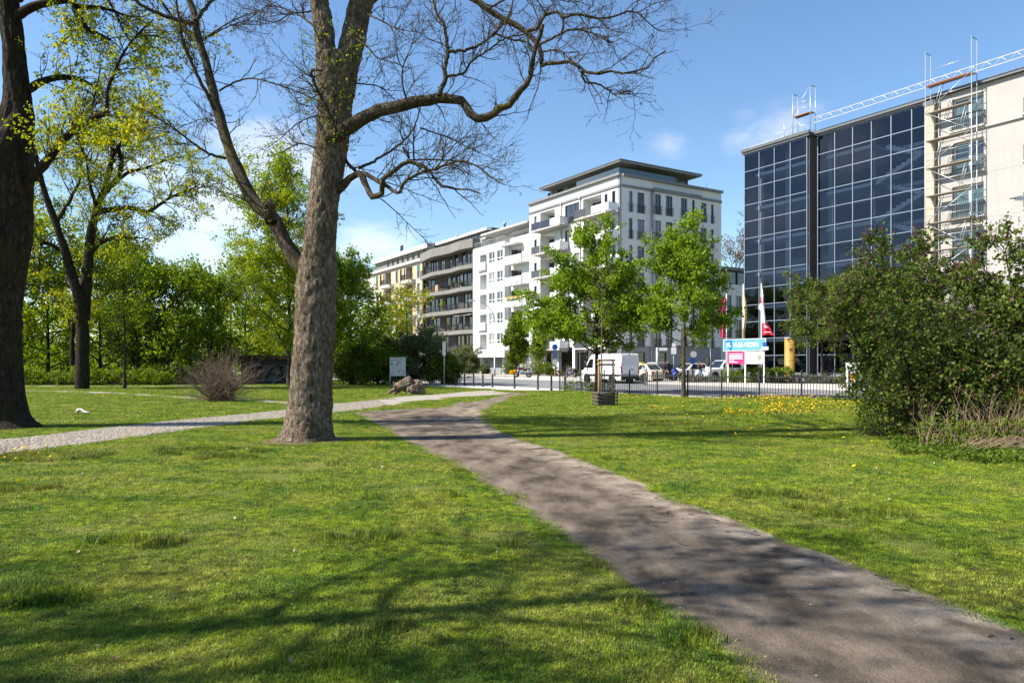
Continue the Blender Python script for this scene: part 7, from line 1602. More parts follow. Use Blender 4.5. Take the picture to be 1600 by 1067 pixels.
# ---------------------------------------------------------------- old double-stemmed tree beyond the hedge
def double_tree():
    R = np.random.default_rng(41); Y0 = 47.0
    def q3(L_, d0=0, d1=0):
        n = len(L_); o = []
        for i, (x, y) in enumerate(L_): Y = Y0 + d0 + (d1 - d0) * i / max(1, n - 1); o.append(((x - 800) / FPX * Y, Y, EYE + (HOR - y) * Y / FPX))
        return np.array(o)
    base = Vector(q3([(128, 600)])[0]); base.z = 0; Bv = np.array(base); k = Y0 / FPX
    root = thing('old_tree', 'tall dark double-stemmed tree with sparse yellowing leaves rising behind the hedge', 'tree', base)
    D = [([(128, 612), (129, 575), (129, 520), (126, 480), (115, 440), (102, 395), (88, 350), (76, 320), (66, 285), (55, 240), (50, 200)], 0, -1, 22, 5), ([(130, 500), (134, 450), (139, 400), (143, 360), (152, 325), (162, 300), (170, 270), (176, 230), (172, 190)], .2, .8, 20, 5), ([(152, 330), (172, 328), (202, 325), (232, 330), (262, 311), (292, 298), (310, 290)], .4, -2, 10, 2), ([(138, 400), (150, 385), (165, 375), (190, 370), (215, 372)], .2, -1, 10, 3), ([(165, 300), (185, 275), (190, 250), (182, 225), (160, 210), (145, 215)], .4, 1.5, 9, 3), ([(176, 290), (200, 270), (230, 262), (260, 250), (285, 245)], .5, 2.5, 7, 2), ([(102, 395), (85, 385), (70, 380), (50, 385)], 0, -1.5, 9, 3), ([(88, 350), (110, 310), (125, 280), (128, 240)], -.2, 1.8, 7, 2), ([(66, 285), (40, 270), (20, 240)], -.6, -2, 6, 2), ([(152, 325), (140, 290), (135, 250), (120, 215)], .4, -2, 7, 2), ([(172, 250), (195, 215), (215, 195)], .6, -1, 5, 1.6), ([(113, 570), (114, 500), (116, 470)], .6, .6, 8, 5)]
    defs = [(q3(d[0], d[1], d[2]) - Bv, d[3] / 2 * k, d[4] / 2 * k) for d in D]; P, Rd = limb_set(defs, 26); v, f = tubes(P, Rd, 10)
    ob('trunk', np_mesh('trunk', [(roughen(v, .05, 3, 2), f, 0)], [M['bark_dark']]), root)
    B1, R1 = sprout(R, P[1:], np.minimum(Rd[1:], .10), 150, .3, 1., lambda L_, t, R: R.uniform(1.2, 3.2, len(t)), .8, .25, 8, .15, .03, .04, .25, .6)
    B2, R2 = sprout(R, B1, R1, 800, .2, 1., lambda L_, t, R: R.uniform(.5, 1.5, len(t)), .75, .25, 6, .14, .03, .016, .3, .7); B3, R3 = sprout(R, B2, R2, 3200, .2, 1., lambda L_, t, R: R.uniform(.25, .7, len(t)), .75, .25, 4, .14, .02, .008, .4, .7); R3 = np.maximum(R3, .005)
    lp = leaf_points(R, B3, 11, .4, .08); lv, lf = leaves(R, lp, .115)
    ob('crown', np_mesh('crown', [(*tubes(B1, R1, 5), 0), (*tubes(B2, R2, 4), 0), (*tubes(B3, R3, 3), 0), (lv, lf, 1, False)], [M['bark_dark'], M['leaf_yellow']]), root)
double_tree()

# ---------------------------------------------------------------- the rest of the park's trees
def tree_at(px, Y, ytop, wpx, name, label, seed, leaf, r0, **kw):
    b = at(px, Y); b.z = float(rise(b.x, b.y)); return simple_tree(name, label, b, zat(ytop, Y) - b.z, r0, wpx / 2 / FPX * Y, seed, leaf, **kw)
tree_at(933, 40.3, 356, 228, 'maple_tree', 'bright green broad maple whose trunk stands behind the timber tree guard', 1, 'leaf_maple', .15, bark='bark_dark', crown0=.36, nl=34, nsub=9, ntw=7, lpt=16, lsize=.15, shape='broad', spread=.10, tl=.55)
tree_at(1068, 35.3, 340, 138, 'maple_tree', 'slender bright green maple with yellowish trunk growing by the fence', 2, 'leaf_maple', .115, bark='bark_limb', crown0=.36, nl=28, nsub=8, ntw=7, lpt=15, lsize=.13, shape='broad', spread=.10, tl=.5)
b = ground(941, 634); sap = simple_tree('sapling', 'thin pale bare sapling tied inside the timber tree guard', b, 5.6, .045, .75, 3, 'leaf_lime', bark='bark_main', crown0=.5, nl=10, nsub=4, ntw=3, lpt=0, tl=.3)
tree_at(195, 47.8, 335, 95, 'young_tree', 'slim young tree with straight thin trunk in front of the hedge', 4, 'leaf_mid', .10, bark='bark_mid', crown0=.34, nl=22, nsub=6, ntw=5, lpt=5, lsize=.12, shape='cone', tl=.6, up=.03)
tree_at(452, 53, 248, 170, 'birch_tree', 'tall yellow-green airy tree seen just behind the big trunk', 5, 'leaf_lime', .16, bark='bark_mid', crown0=.10, nl=44, nsub=9, ntw=7, lpt=12, lsize=.16, shape='cone', tl=.7, xs=1.0)
tree_at(548, 57, 395, 120, 'lime_tree', 'fresh green bushy tree just beyond the big bare trunk, before the terracotta house', 6, 'leaf_maple', .16, crown0=.12, nl=30, nsub=8, ntw=6, lpt=11, lsize=.17, shape='round', tl=.7)
tree_at(638, 60, 438, 95, 'small_tree', 'small yellowish open tree before the cream and terracotta house', 7, 'leaf_yellow', .13, crown0=.42, nl=18, nsub=6, ntw=5, lpt=4, lsize=.16, shape='vase', tl=.7)
for i, (px, Y, yt, w, leaf, lab, nm) in enumerate([
    (262, 58, 382, 150, 'leaf_mid', 'dense olive-green tree behind the bare red shrub', 'bushy_tree'), (330, 64, 415, 110, 'leaf_mid', 'rounded green tree directly behind the bare red shrub, lower than its neighbours', 'bushy_tree'),
    (215, 60, 395, 130, 'leaf_deep', 'dark green tree behind the slim young tree', 'bushy_tree'), (155, 66, 360, 150, 'leaf_mid', 'pale green tree showing between the two stems of the old tree', 'bushy_tree'),
    (75, 62, 330, 150, 'leaf_lime', 'light yellow-green tree right of the massive edge trunk', 'bushy_tree'), (20, 58, 250, 170, 'leaf_lime', 'tall yellow-green tree behind the massive edge trunk', 'bushy_tree'),
    (385, 70, 372, 135, 'leaf_lime', 'yellow-green tree behind the low graffiti shed', 'bushy_tree'), (505, 72, 385, 130, 'leaf_lime', 'mid green tree behind the big bare trunk', 'bushy_tree'), (-70, 60, 300, 200, 'leaf_mid', 'broad green tree outside the left edge of the view', 'bushy_tree')]):
    tree_at(px, Y, yt, w, nm, lab, 50 + i, leaf, .17, bark='bark_dark', crown0=.10, nl=30, nsub=8, ntw=6, lpt=8, lsize=.21, shape='round', tl=.8, spread=.18)
tree_at(420, 82, 228, 190, 'tall_tree', 'very tall thinly leaved tree in the far park behind the left limb', 70, 'leaf_lime', .3, bark='bark_dark', crown0=.35, nl=28, nsub=8, ntw=6, lpt=6, lsize=.24, shape='vase', tl=1.1)
tree_at(1150, 150, 350, 130, 'far_tree', 'distant brownish budding tree rising over the low pale house', 71, 'leaf_brown', .4, bark='bark_mid', crown0=.3, nl=28, nsub=7, ntw=6, lpt=4, lsize=.28, shape='round', tl=1.4)
b = at(808, 88, .15); simple_tree('hornbeam_tree', 'dense columnar bright green tree in front of the white house with square windows', b, zat(488, 88) - .15, .12, 1.35, 8, 'leaf_hedge', crown0=.10, nl=44, nsub=8, ntw=5, lpt=12, lsize=.2, shape='column', tl=.5)
b = at(843, 86, .15); simple_tree('young_tree', 'small loose green tree next to the dense columnar one', b, zat(515, 86) - .15, .07, 1.1, 9, 'leaf_hedge', crown0=.25, nl=24, nsub=6, ntw=5, lpt=7, lsize=.18, shape='column', tl=.5)
b = at(1284, 57, .15); simple_tree('street_tree', 'small round-crowned dark-leaved tree beside the ochre column', b, zat(428, 57) - .15, .11, 2.6, 10, 'leaf_lilac', crown0=.32, nl=26, nsub=8, ntw=6, lpt=12, lsize=.14, shape='round', tl=.5)
b = at(1335, 53, .15); simple_tree('street_tree', 'dark-leaved street tree behind the white butterfly cabinet', b, zat(415, 53) - .15, .11, 2.4, 12, 'leaf_lilac', crown0=.34, nl=24, nsub=8, ntw=6, lpt=10, lsize=.14, shape='round', tl=.5)
for i, (px, Y, yt, w, leaf, lab) in enumerate([(590, 57, 530, 80, 'leaf_mid', 'dark green bush left of the graffiti notice board'), (655, 58, 512, 90, 'leaf_olive', 'tall grey-green bush right of the graffiti notice board'), (690, 57.5, 550, 60, 'leaf_deep', 'dark bush at the corner nearest the bollards'), (555, 56, 540, 70, 'leaf_deep', 'low dark bush just right of the big bare trunk'), (628, 59, 545, 80, 'leaf_deep', 'dark bush directly behind the graffiti notice board'), (722, 100, 540, 60, 'leaf_olive', 'grey-green budding shrub before the dark grey house')]):
    b = at(px, Y); simple_tree('bush', lab, b, zat(yt, Y), .06, w / 2 / FPX * Y, 80 + i, leaf, crown0=.05, nl=9, nsub=7, ntw=6, lpt=12, lsize=.14, shape='round', stems=4, tl=.5, cat='bush', spread=.13)

def far_wood():
    R = np.random.default_rng(33); n = 62000; px = R.uniform(-420, 640, n); Y = R.uniform(78, 104, n); n_low = int(n * .35); x = (px - 800) / FPX * Y
    top = 6.2 + 3.4 * (n2(x, Y * .4, .10, 40) * .6 + n2(x, Y * .4, .33, 41) * .4) * 1.6; z = top * R.uniform(0, 1, n) ** .75; z[:n_low] *= .45; P = np.stack([x, Y, z], 1); P = P[(vnoise(P * .55, 44) > .36) | (np.arange(n) < n_low)]
    lv, lf = leaves(R, P, .42); m = 90; tx = R.uniform(-110, -12, m); ty = R.uniform(79, 100, m); st = np.stack([np.stack([tx + R.normal(0, .2, m) * u, ty, np.full(m, 7.5 * u)], 1) for u in (0, .5, 1)], 1); tv, tf = tubes(st, np.tile([.16, .12, .05], (m, 1)), 6)
    tag(ob('far_wood', np_mesh('far_wood', [(lv, lf, 0, False), (tv, tf, 1)], [M['leaf_mid'], M['bark_dark']])), kind='stuff')
far_wood()
# ---- shrubs and hedges as leaf masses ------------------------------------------------------------
def leafy_mass(name, label, base, boxes, n, leaf, size, seed, cat, stems=60, kind=None, bark='twig', group=None):
    """boxes: ellipsoids (cx, cy, cz, rx, ry, rz) filled towards their skin"""
    R = np.random.default_rng(seed); B = np.array(boxes, float); vol = B[:, 3] * B[:, 4] * B[:, 5]; i = R.choice(len(B), n, p=vol / vol.sum())
    d = unit(R.normal(0, 1, (n, 3))); rr = R.uniform(.35, 1, n) ** .45 * (1 + .22 * (vnoise(d * 2.6 + i[:, None] * 3.1, seed) - .5) * 2); P = B[i, :3] + d * rr[:, None] * B[i, 3:]
    c = vnoise(P * 2.6, seed + 5); k = (c > .36) & (P[:, 2] > .02); P = P[k]
    lv, lf = leaves(R, P, size)
    m = stems; j = R.choice(len(P), m); g = np.stack([P[j, 0] * .6 + R.normal(0, .1, m), P[j, 1] * .6 + R.normal(0, .1, m), np.zeros(m)], 1)
    mid = (g + P[j]) / 2 + R.normal(0, .06, (m, 3)); st = np.stack([g, mid, P[j]], 1); v, f = tubes(st, np.tile(np.array([.016, .011, .005]), (m, 1)), 5)
    root = thing(name, label, cat, base, 0, group)
    ob('stem', np_mesh('stem', [(v, f, 0)], [M[bark]]), root); ob('foliage', np_mesh('foliage', [(lv, lf, 0, False)], [M[leaf]]), root)
    return root
def row_boxes(L_, w, h, step, R, rz=0):
    out = []
    for s in np.arange(0, L_, step): a = R.uniform(.85, 1.2); out.append((math.cos(rz) * s, math.sin(rz) * s, h * .42 * a, step * .9, w * R.uniform(.85, 1.1), h * .58 * a))
    return out
R = np.random.default_rng(5)
a = at(38, 55.6); c_ = at(255, 55.6); leafy_mass('hedge', 'long fresh green hedge along the back path at the left', a, row_boxes(c_.x - a.x, .9, 1.15, .8, R), 17000, 'leaf_hedge', .14, 90, 'hedge', 120)
a = at(-120, 55.8); leafy_mass('hedge', 'hedge stretch hidden behind the massive edge trunk', a, row_boxes(7.6, .9, 1.1, .8, R), 5000, 'leaf_hedge', .14, 91, 'hedge', 60)
a = at(240, 57.5); leafy_mass('bush', 'low dark undergrowth bush between hedge and graffiti shed', a, row_boxes(6.0, 1.0, 1.7, .9, R), 9000, 'leaf_deep', .15, 92, 'bush', 60)
a = at(1140, 57.8, .15); h1 = leafy_mass('hedge', 'bright green clipped hedge under the company boards', a, row_boxes(4.6, .8, 1.25, .7, R, STREET_ROT * .3), 9000, 'leaf_hedge', .12, 93, 'hedge', 60)
a = at(1070, 58.6, .15); leafy_mass('low_plant', 'low grey-green planting in front of the white parked cars', a, row_boxes(3.8, .5, .55, .5, R), 3500, 'leaf_grey', .10, 94, 'plant', 40)
a = at(1246, 55.4, .15); leafy_mass('lavender_row', 'low grey lavender row between the ochre column and the white cabinet', a, row_boxes(4.6, .7, .62, .5, R, -.1), 6500, 'leaf_grey', .10, 95, 'plant', 60)
for i, (px, w, h, lf_, lab) in enumerate([(716, 3.4, 2.3, 'leaf_hedge', 'yellow-green garden bush in front of the dark grey house'), (737, 2.6, 2.1, 'leaf_hedge', 'rounded green garden bush beside the tall street lamp'), (757, 1.7, 1.5, 'leaf_olive', 'small grey-green bush at the foot of the tall street lamp'), (795, 2.6, 1.7, 'leaf_deep', 'dark garden bush left of the parked motorcycle'), (835, 3.4, 2.0, 'leaf_mid', 'garden bush behind the parked motorcycle'), (855, 2.6, 1.6, 'leaf_deep', 'dark garden bush beside the post with blue plates')]):
    r_ = (px - 800) / FPX; Yb = 53.4 / (r_ * V.x + V.y); leafy_mass('garden_bush', lab, (r_ * Yb, Yb, .15), [(0, 0, h * .5, w * .5, w * .4, h * .5), (w * .25, 0, h * .4, w * .35, w * .35, h * .42)], 1800, lf_, .17, 100 + i, 'bush', 20)
for i, (px, w, lab) in enumerate([(802, 1.1, 'clump of yellow flowers left of the parked motorcycle'), (876, 2.6, 'long clump of yellow flowers beside the post with blue plates'), (902, 1.0, 'clump of yellow flowers by the dark person near the van')]):
    r_ = (px - 800) / FPX; Yb = 52.4 / (r_ * V.x + V.y); leafy_mass('flower_clump', lab, (r_ * Yb, Yb, .15), [(0, 0, .28, w * .5, .35, .34)], 700, 'flower_yellow', .12, 110 + i, 'flowers', 12)
leafy_mass('bush', 'low green weeds at the end of the iron fence by the bollards', at(908, 43.2), [(0, 0, .25, 1.3, .5, .42), (1.2, -.2, .2, .9, .5, .34)], 2600, 'leaf_hedge', .08, 115, 'bush', 20)
leafy_mass('garden_bush', 'white and green flowering shrub behind the parked motorcycle', at(829, 88, .15), [(0, 0, 1.4, .6, .5, 1.3)], 700, 'flower_white', .12, 116, 'bush', 14)

# ---- bare red shrub on the lawn -----------------------------------------------------------------
def bare_shrub():
    R = np.random.default_rng(61); b = ground(343, 626.5); root = thing('bare_shrub', 'bare reddish many-stemmed shrub standing on the lawn beside the trail', 'shrub', b)
    n = 330; a = R.uniform(0, 2 * np.pi, n); el = R.normal(.92, .33, n); L_ = R.uniform(1.1, 2.5, n) * (1 - .12 * np.cos(el)); o = np.stack([R.normal(0, .22, n), R.normal(0, .22, n), np.zeros(n)], 1)
    d = np.stack([np.cos(a) * np.cos(el), np.sin(a) * np.cos(el), np.sin(el)], 1); K = 8; q = np.zeros((n, K, 3)); q[:, 0] = o
    for k in range(1, K): d = unit(d + R.normal(0, .10, (n, 3)) + np.array([0, 0, -.02])); q[:, k] = q[:, k - 1] + d * (L_ / (K - 1))[:, None]
    q[:, :, 2] = np.maximum(q[:, :, 2], .02); rr = R.uniform(.008, .016, n)[:, None] * np.linspace(1, .3, K)[None]
    B1, R1 = sprout(R, q, rr, 800, .25, 1., lambda L_, t, R: R.uniform(.25, .8, len(t)), .6, .2, 5, .13, .03, .007, .4, .8); R1 = np.maximum(R1, .0035)
    B2, R2 = sprout(R, B1, R1, 900, .3, 1., lambda L_, t, R: R.uniform(.1, .35, len(t)), .6, .2, 3, .1, .03, .004, .5, .8); R2 = np.maximum(R2, .003)
    ob('stem', np_mesh('stem', [(*tubes(q, rr, 5), 0)], [M['twig_red']]), root); tag(ob('twig', np_mesh('twig', [(*tubes(B1, R1, 4), 0), (*tubes(B2, R2, 3), 0)], [M['twig_red']]), root), kind='stuff')
bare_shrub()

# ---- lilacs on the right --------------------------------------------------------------------------
def lilac(label, base, H, W, seed, leafn, leaf='leaf_lilac', flowers=True, lsize=.098, stems=9):
    R = np.random.default_rng(seed); root = thing('lilac_bush', label, 'bush', base)
    n = stems; a = R.uniform(0, 2 * np.pi, n); el = R.uniform(.85, 1.45, n); o = np.stack([np.cos(a) * .3, np.sin(a) * .3, np.full(n, -.05)], 1); d = np.stack([np.cos(a) * np.cos(el), np.sin(a) * np.cos(el), np.sin(el)], 1); K = 12
    L_ = H * R.uniform(.8, 1.05, n) / np.maximum(np.sin(el), .7); q = np.zeros((n, K, 3)); q[:, 0] = o
    for k in range(1, K): d = unit(d + R.normal(0, .09, (n, 3)) + np.array([0, 0, .03])); q[:, k] = q[:, k - 1] + d * (L_ / (K - 1))[:, None]
    rr = R.uniform(.028, .05, n)[:, None] * np.linspace(1, .2, K)[None]
    q[:, :, 0] *= W / H * 1.1; q[:, :, 1] *= W / H * 1.0
    B0, R0 = sprout(R, q, rr, n * 11, .08, 1., lambda L_, t, R: R.uniform(.5, 1.0, len(t)) * W * .62 * (1.1 - .6 * t), .85, .25, 8, .13, .03, .02, .25, .6)
    B1, R1 = sprout(R, np.concatenate([B0]), R0, n * 62, .15, 1., lambda L_, t, R: R.uniform(.3, .8, len(t)), .75, .25, 6, .14, .05, .009, .3, .7)
    B2, R2 = sprout(R, B1, R1, n * 210, .2, 1., lambda L_, t, R: R.uniform(.1, .35, len(t)), .75, .25, 4, .14, .06, .005, .4, .7); R2 = np.maximum(R2, .0025)
    ob('stem', np_mesh('stem', [(*tubes(q, rr, 8), 0), (*tubes(B0, R0, 5), 0), (*tubes(B1, R1, 4), 0)], [M['bark_dark']]), root)
    m = max(1, leafn // len(B2)); lp = leaf_points(R, B2, m, .2, .035); lp[:, 2] = np.maximum(lp[:, 2], .03); lv, lf = leaves(R, lp, lsize, droop=-.1, fat=.36)
    ob('foliage', np_mesh('foliage', [(*tubes(B2, R2, 3), 0), (lv, lf, 1, False)], [M['bark_dark'], M[leaf]]), root)
    if flowers:
        z = B2[:, -1, 2]; dd = np.hypot(B2[:, -1, 0], B2[:, -1, 1]); score = z / H + .35 * dd / W + R.normal(0, .12, len(z)); top = np.argsort(-score)[:int(len(z) * .10)]
        pts = B2[top, -1]; m = 10; pp = np.repeat(pts, m, 0); t = R.uniform(0, 1, len(pp)); pp = pp + np.stack([R.normal(0, .022, len(pp)) * (1 - t * .7), R.normal(0, .022, len(pp)) * (1 - t * .7), t * .14], 1)
        fv, ff = leaves(R, pp, .034, fat=.5); ob('flower_bud', np_mesh('flower_bud', [(fv, ff, 0, False)], [M['lilac_flower']]), root)
    return root
lilac('dark lilac bush with purple buds, tallest clump nearest the scaffold', at(1430, 18.5), 4.55, 1.75, 201, 17000)
lilac('lilac bush with purple buds reaching in from the right edge', at(1595, 16.2), 4.1, 1.8, 202, 17000)
lilac('lilac bush at the left end of the thicket beside the white cabinet', at(1398, 21.0), 4.7, 1.4, 203, 12000, flowers=True)
lilac('low leafy bush in the front of the lilac thicket', at(1440, 15.6), 2.7, 1.35, 204, 11000, 'leaf_lilac', False, .08)
lilac('fresh green low bush between the dry canes', at(1530, 15.0), 2.5, 1.3, 205, 11000, 'leaf_lilac', False, .08)
lilac('lilac bush standing outside the right edge of the view', at(1760, 17.0), 4.6, 1.8, 206, 11000)
leafy_mass('low_bush', 'small dark leafy bush at the thicket foot by the yellow flowers', at(1385, 16.6), [(0, 0, .5, .7, .6, .75), (.7, -.2, .35, .7, .6, .6)], 5200, 'leaf_lilac', .06, 210, 'bush', 50, bark='twig')
def canes():
    R = np.random.default_rng(71); P = []; n = 360
    px = np.concatenate([R.uniform(1440, 1640, 200), R.normal(1570, 40, 160)]); Y = R.uniform(13.6, 16.2, n); x = (px - 800) / FPX * Y; h = R.uniform(.3, 1.15, n) * np.where(px > 1500, 1.0, .85); le = R.normal(0, .28, (n, 2))
    t = np.linspace(0, 1, 5); P = np.stack([np.stack([x + le[:, 0] * u ** 1.5 * h + R.normal(0, .03, n), Y + le[:, 1] * u ** 1.5 * h, h * u], 1) for u in t], 1); B1, R1 = sprout(R, P, np.full((n, 5), .004), 700, .3, 1., lambda L_, t, R: R.uniform(.1, .4, len(t)), .6, .2, 3, .1, .0, .004, .5, .8)
    nf = 70; xf = R.uniform(1480, 1640, nf); Yf = R.uniform(13.0, 14.4, nf); a = R.uniform(-.5, .5, nf); lf_ = R.uniform(.5, 1.3, nf); fx = (xf - 800) / FPX * Yf
    F = np.stack([np.stack([fx + np.cos(a) * lf_ * u, Yf + np.sin(a) * lf_ * u * .6, .06 + .16 * np.sin(u * 3.1) + R.uniform(0, .1, nf)], 1) for u in (0, .5, 1)], 1)
    tag(ob('dry_canes', np_mesh('dry_canes', [(*tubes(P, np.tile(np.linspace(.0048, .0022, 5), (n, 1)), 4), 0), (*tubes(B1, np.maximum(R1, .0025), 3), 0), (*tubes(F, np.full((nf, 3), .004), 3), 0)], [M['straw']])), kind='stuff')
canes()
for i, (px, Y, w, h, lab) in enumerate([(1468, 14.4, .45, .7, 'fresh weeds at the thicket foot left of the dry canes'), (1522, 14.0, .5, .6, 'fresh weeds growing in the middle of the dry canes'), (1578, 13.9, .5, .7, 'fresh weeds growing in the dry canes by the yellow sprigs')]):
    leafy_mass('weed_clump', lab, at(px, Y), [(0, 0, h * .45, w, .3, h * .5), (w * .6, .1, h * .35, w * .6, .25, h * .4)], 1300, 'leaf_hedge', .05, 500 + i, 'plant', 24)
def ground_cover():
    R = np.random.default_rng(81); n = 9000; px = R.uniform(1390, 1680, n); Y = R.uniform(11.9, 15.5, n); edge = 11.9 + 1.6 * np.clip((1500 - px) / 110, 0, 1) + (n2(px * .02, Y, 1.0, 3) - .5) * 1.6; k = Y > edge; px, Y = px[k], Y[k]; x = (px - 800) / FPX * Y
    z = .02 + .14 * n2(x, Y, 2.5, 6) * R.uniform(.4, 1.3, len(x)); lv, lf = leaves(R, np.stack([x, Y, z], 1), .06, up=1.2, droop=.0, fat=.45); tag(ob('ivy', np_mesh('ivy', [(lv, lf, 0, False)], [M['leaf_deep']])), kind='stuff')
    # sprays of yellow blossom among the canes
    n = 900; px = np.concatenate([R.normal(1545, 12, 300), R.normal(1592, 16, 600)]); Y = R.uniform(14.6, 15.6, n); x = (px - 800) / FPX * Y; z = np.concatenate([R.uniform(.75, 1.05, 300), R.uniform(.75, 1.25, 600)]); t = thing('forsythia_bush', 'sprigs of yellow blossom among the dry canes near the edge', 'bush', (float(x.mean()), 15.0, 0))
    lv, lf = leaves(R, np.stack([x - x.mean(), Y - 15.0, z], 1), .04); ob('blossom', np_mesh('blossom', [(lv, lf, 0, False)], [M['flower_yellow']]), t)
    j = R.choice(n, 40); st = np.stack([np.stack([(x[j] - x.mean()) * .8, (Y[j] - 15.0), np.zeros(40)], 1), np.stack([x[j] - x.mean(), Y[j] - 15.0, z[j]], 1)], 1); ob('stem', np_mesh('stem', [(*tubes(st, np.tile([.008, .004], (40, 1)), 4), 0)], [M['twig']]), t)
ground_cover()
def dandelions():
    R = np.random.default_rng(91); P = []
    for px0, px1, py0, py1, n in ((1130, 1350, 629, 654, 1100), (1000, 1150, 628, 645, 120), (1180, 1345, 622, 634, 200), (930, 1010, 617, 628, 40), (1000, 1400, 645, 690, 60), (1560, 1600, 640, 690, 10), (640, 690, 618, 622, 26), (0, 90, 700, 725, 16)):
        px, py = R.uniform(px0, px1, n), R.uniform(py0, py1, n); Y = EYE * FPX / (py - HOR); x = (px - 800) / FPX * Y; k = lawn_ok(x, Y) & (n2(x, Y, .7, 14) > (.42 if n > 100 else 0)); P.append(np.stack([x[k], Y[k]], 1))
    for px, py in ((1357, 678), (1362, 699), (1369, 698), (1352, 677), (1462, 712), (1300, 675), (1334, 735), (1415, 733), (30, 762)): g = ground(px, py); P.append(np.array([[g.x, g.y]]))
    P = np.concatenate(P); n = len(P); z = rise(P[:, 0], P[:, 1]) + R.uniform(.05, .20, n); s = 7; w = np.arange(s) * 2 * np.pi / s; r = R.uniform(.018, .032, n); tl = R.normal(0, .35, (n, 2))
    ringv = np.stack([P[:, None, 0] + np.cos(w) * r[:, None], P[:, None, 1] + np.sin(w) * r[:, None], z[:, None] + (np.cos(w) * tl[:, :1] + np.sin(w) * tl[:, 1:]) * r[:, None]], -1); c = np.stack([P[:, 0], P[:, 1], z + .014], 1)[:, None]
    v = np.concatenate([ringv, c], 1).reshape(-1, 3); b = np.arange(n) * (s + 1); f = np.concatenate([np.stack([b + i, b + (i + 1) % s, b + s], 1) for i in range(s)])
    st = np.stack([np.stack([P[:, 0], P[:, 1], z - .2], 1), np.stack([P[:, 0], P[:, 1], z], 1)], 1); tv, tf = tubes(st, np.full((n, 2), .004), 3)
    tag(ob('dandelion_flowers', np_mesh('dandelion_flowers', [(v, f, 0, False), (tv, tf, 1)], [M['flower_yellow'], M['leaf_hedge']])), kind='stuff')
    # fallen sticks on the earth path and pale bits in the grass
    n = 130; t = R.uniform(0, 1, n); A, B_ = resample(DL, 400), resample(DR, 400); i = R.integers(60, 400, n); p = A[i] + (B_[i] - A[i]) * np.where(R.uniform(0, 1, n) < .6, R.uniform(.7, 1.0, n), t)[:, None]; a = R.uniform(0, 3.14, n); L_ = R.uniform(.02, .16, n)
    Q = np.stack([np.stack([p[:, 0] + np.cos(a) * L_ * u + R.normal(0, .008, n), p[:, 1] + np.sin(a) * L_ * u + R.normal(0, .008, n), np.full(n, .012)], 1) for u in (-.5, 0, .5)], 1)
    tag(ob('fallen_sticks', np_mesh('fallen_sticks', [(*tubes(Q, np.full((n, 3), .004), 4), 0)], [M['twig']])), kind='stuff')
    n = 150; Y = R.uniform(3.6, 14, n) ; x = R.uniform(-.75, .75, n) * Y; k = lawn_ok(x, Y); x, Y = x[k], Y[k]; lv, lf = leaves(R, np.stack([x, Y, np.full(len(x), .035)], 1), .035, up=1.5); tag(ob('leaf_litter', np_mesh('leaf_litter', [(lv, lf, R_i, False) for R_i in (0,)], [leaf_mat('dry_leaf', (.16, .10, .05), (.50, .42, .32), .1)])), kind='stuff')
dandelions()
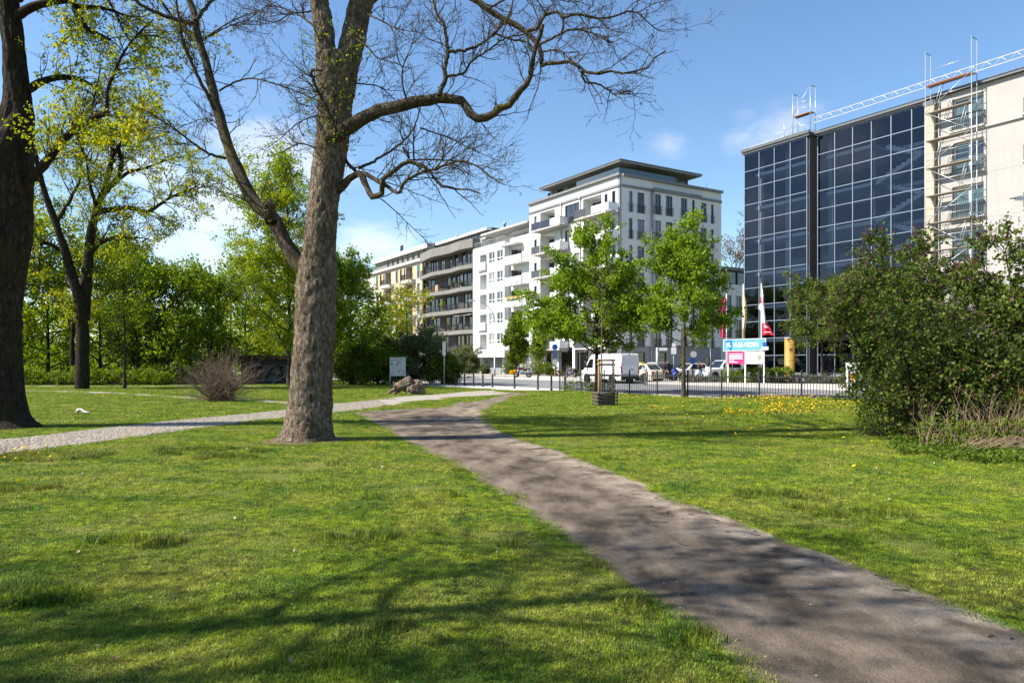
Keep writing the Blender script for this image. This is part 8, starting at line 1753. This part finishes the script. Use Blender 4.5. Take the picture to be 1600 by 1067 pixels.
def weeds():
    # clover and daisy rosettes between the blades, grit and pebbles on the earth path
    R = np.random.default_rng(97); n = 170; Y = 3.4 + 11 * R.uniform(0, 1, n) ** 1.3; x = R.uniform(-.8, .8, n) * Y; k = lawn_ok(x, Y); x, Y = x[k], Y[k]; r = R.uniform(.08, .34, len(x)); m = 26
    d = r[:, None] * np.sqrt(R.uniform(0, 1, (len(x), m))); a = R.uniform(0, 6.28, (len(x), m)); P = np.stack([x[:, None] + np.cos(a) * d, Y[:, None] + np.sin(a) * d, R.uniform(.012, .035, d.shape)], -1).reshape(-1, 3); P = P[lawn_ok(P[:, 0], P[:, 1])]
    lv, lf = leaves(R, P, .021, up=2.5, droop=0, fat=.55); tag(ob('clover', np_mesh('clover', [(lv, lf, 0, False)], [leaf_mat('clover_leaf', (.05, .11, .012), (.12, .20, .02), .3)])), kind='stuff')
    n = 350; A, B_ = resample(DL, 500), resample(DR, 500); i = R.integers(150, 500, n); t = R.uniform(.01, .99, n); p = A[i] + (B_[i] - A[i]) * t[:, None] + R.normal(0, .02, (n, 2)); s = R.uniform(.0025, .008, n) * np.where(R.uniform(0, 1, n) < .04, 2.2, 1)
    a = R.uniform(0, 6.28, n); vs = [np.stack([p[:, 0] + np.cos(a + c * 1.57) * s * 1.3, p[:, 1] + np.sin(a + c * 1.57) * s, np.full(n, .004)], 1) for c in range(4)] + [np.stack([p[:, 0], p[:, 1], .004 + s * .9], 1)]
    v = np.stack(vs, 1).reshape(-1, 3); b = np.arange(n) * 5; f = np.concatenate([np.stack([b + c, b + (c + 1) % 4, b + 4], 1) for c in range(4)]); tag(ob('gravel', np_mesh('gravel', [(v, f, 0)], [M['path_grit']])), kind='stuff')
weeds()
# ---- potted plants on the balconies of the grey house
def balcony_plants():
    for i, (dx, zt, y, w, h, lf_, lab) in enumerate([(9.2, 10.4, -.9, .9, 1.5, 'leaf_yellow', 'tall straw-coloured grass on the middle balcony of the dark grey house'), (5.5, 7.0, -1.1, 1.6, 1.0, 'leaf_mid', 'wide green bush on a lower balcony of the dark grey house'), (11.0, 7.0, -.6, .8, 1.5, 'leaf_brown', 'reddish plant on a lower balcony of the dark grey house'), (12.4, 13.85, -.6, .6, 1.2, 'leaf_deep', 'dark plant on the second highest balcony of the dark grey house'), (16.0, 13.85, -.9, .6, .7, 'leaf_deep', 'small dark plant at the near end of the second highest balcony, dark grey house')]):
        w_ = Matrix.Translation((O4[0], O4[1], 0)) @ Matrix.Rotation(STREET_ROT, 4, 'Z') @ Vector((G0 + dx, y + .35, zt)); t = leafy_mass('potted_plant', lab, w_, [(0, 0, .35 + h * .5, w * .5, .3, h * .5)], 420, lf_, .16, 400 + i, 'plant', 10)
        ob('pot', MB().lathe([(.16, 0), (.22, .36), (.2, .36)], 12).mesh('pot', M['terracotta_plaster']), t)
balcony_plants()
# ---- trees just out of view on the left whose shade lies on the near lawn
simple_tree('park_tree', 'thinly leaved tree outside the left edge shading the near lawn', (-13.2, 1.7, 0), 15.5, .34, 5.0, 301, 'leaf_lime', bark='bark_dark', crown0=.38, nl=24, nsub=6, ntw=4, lpt=5, lsize=.13, shape='vase', tl=.8)
simple_tree('park_tree', 'budding tree outside the left edge behind the viewer', (-8.2, 3.3, 0), 12.0, .22, 2.6, 302, 'leaf_lime', bark='bark_dark', crown0=.6, nl=16, nsub=6, ntw=5, lpt=3, lsize=.11, shape='round', tl=.7)
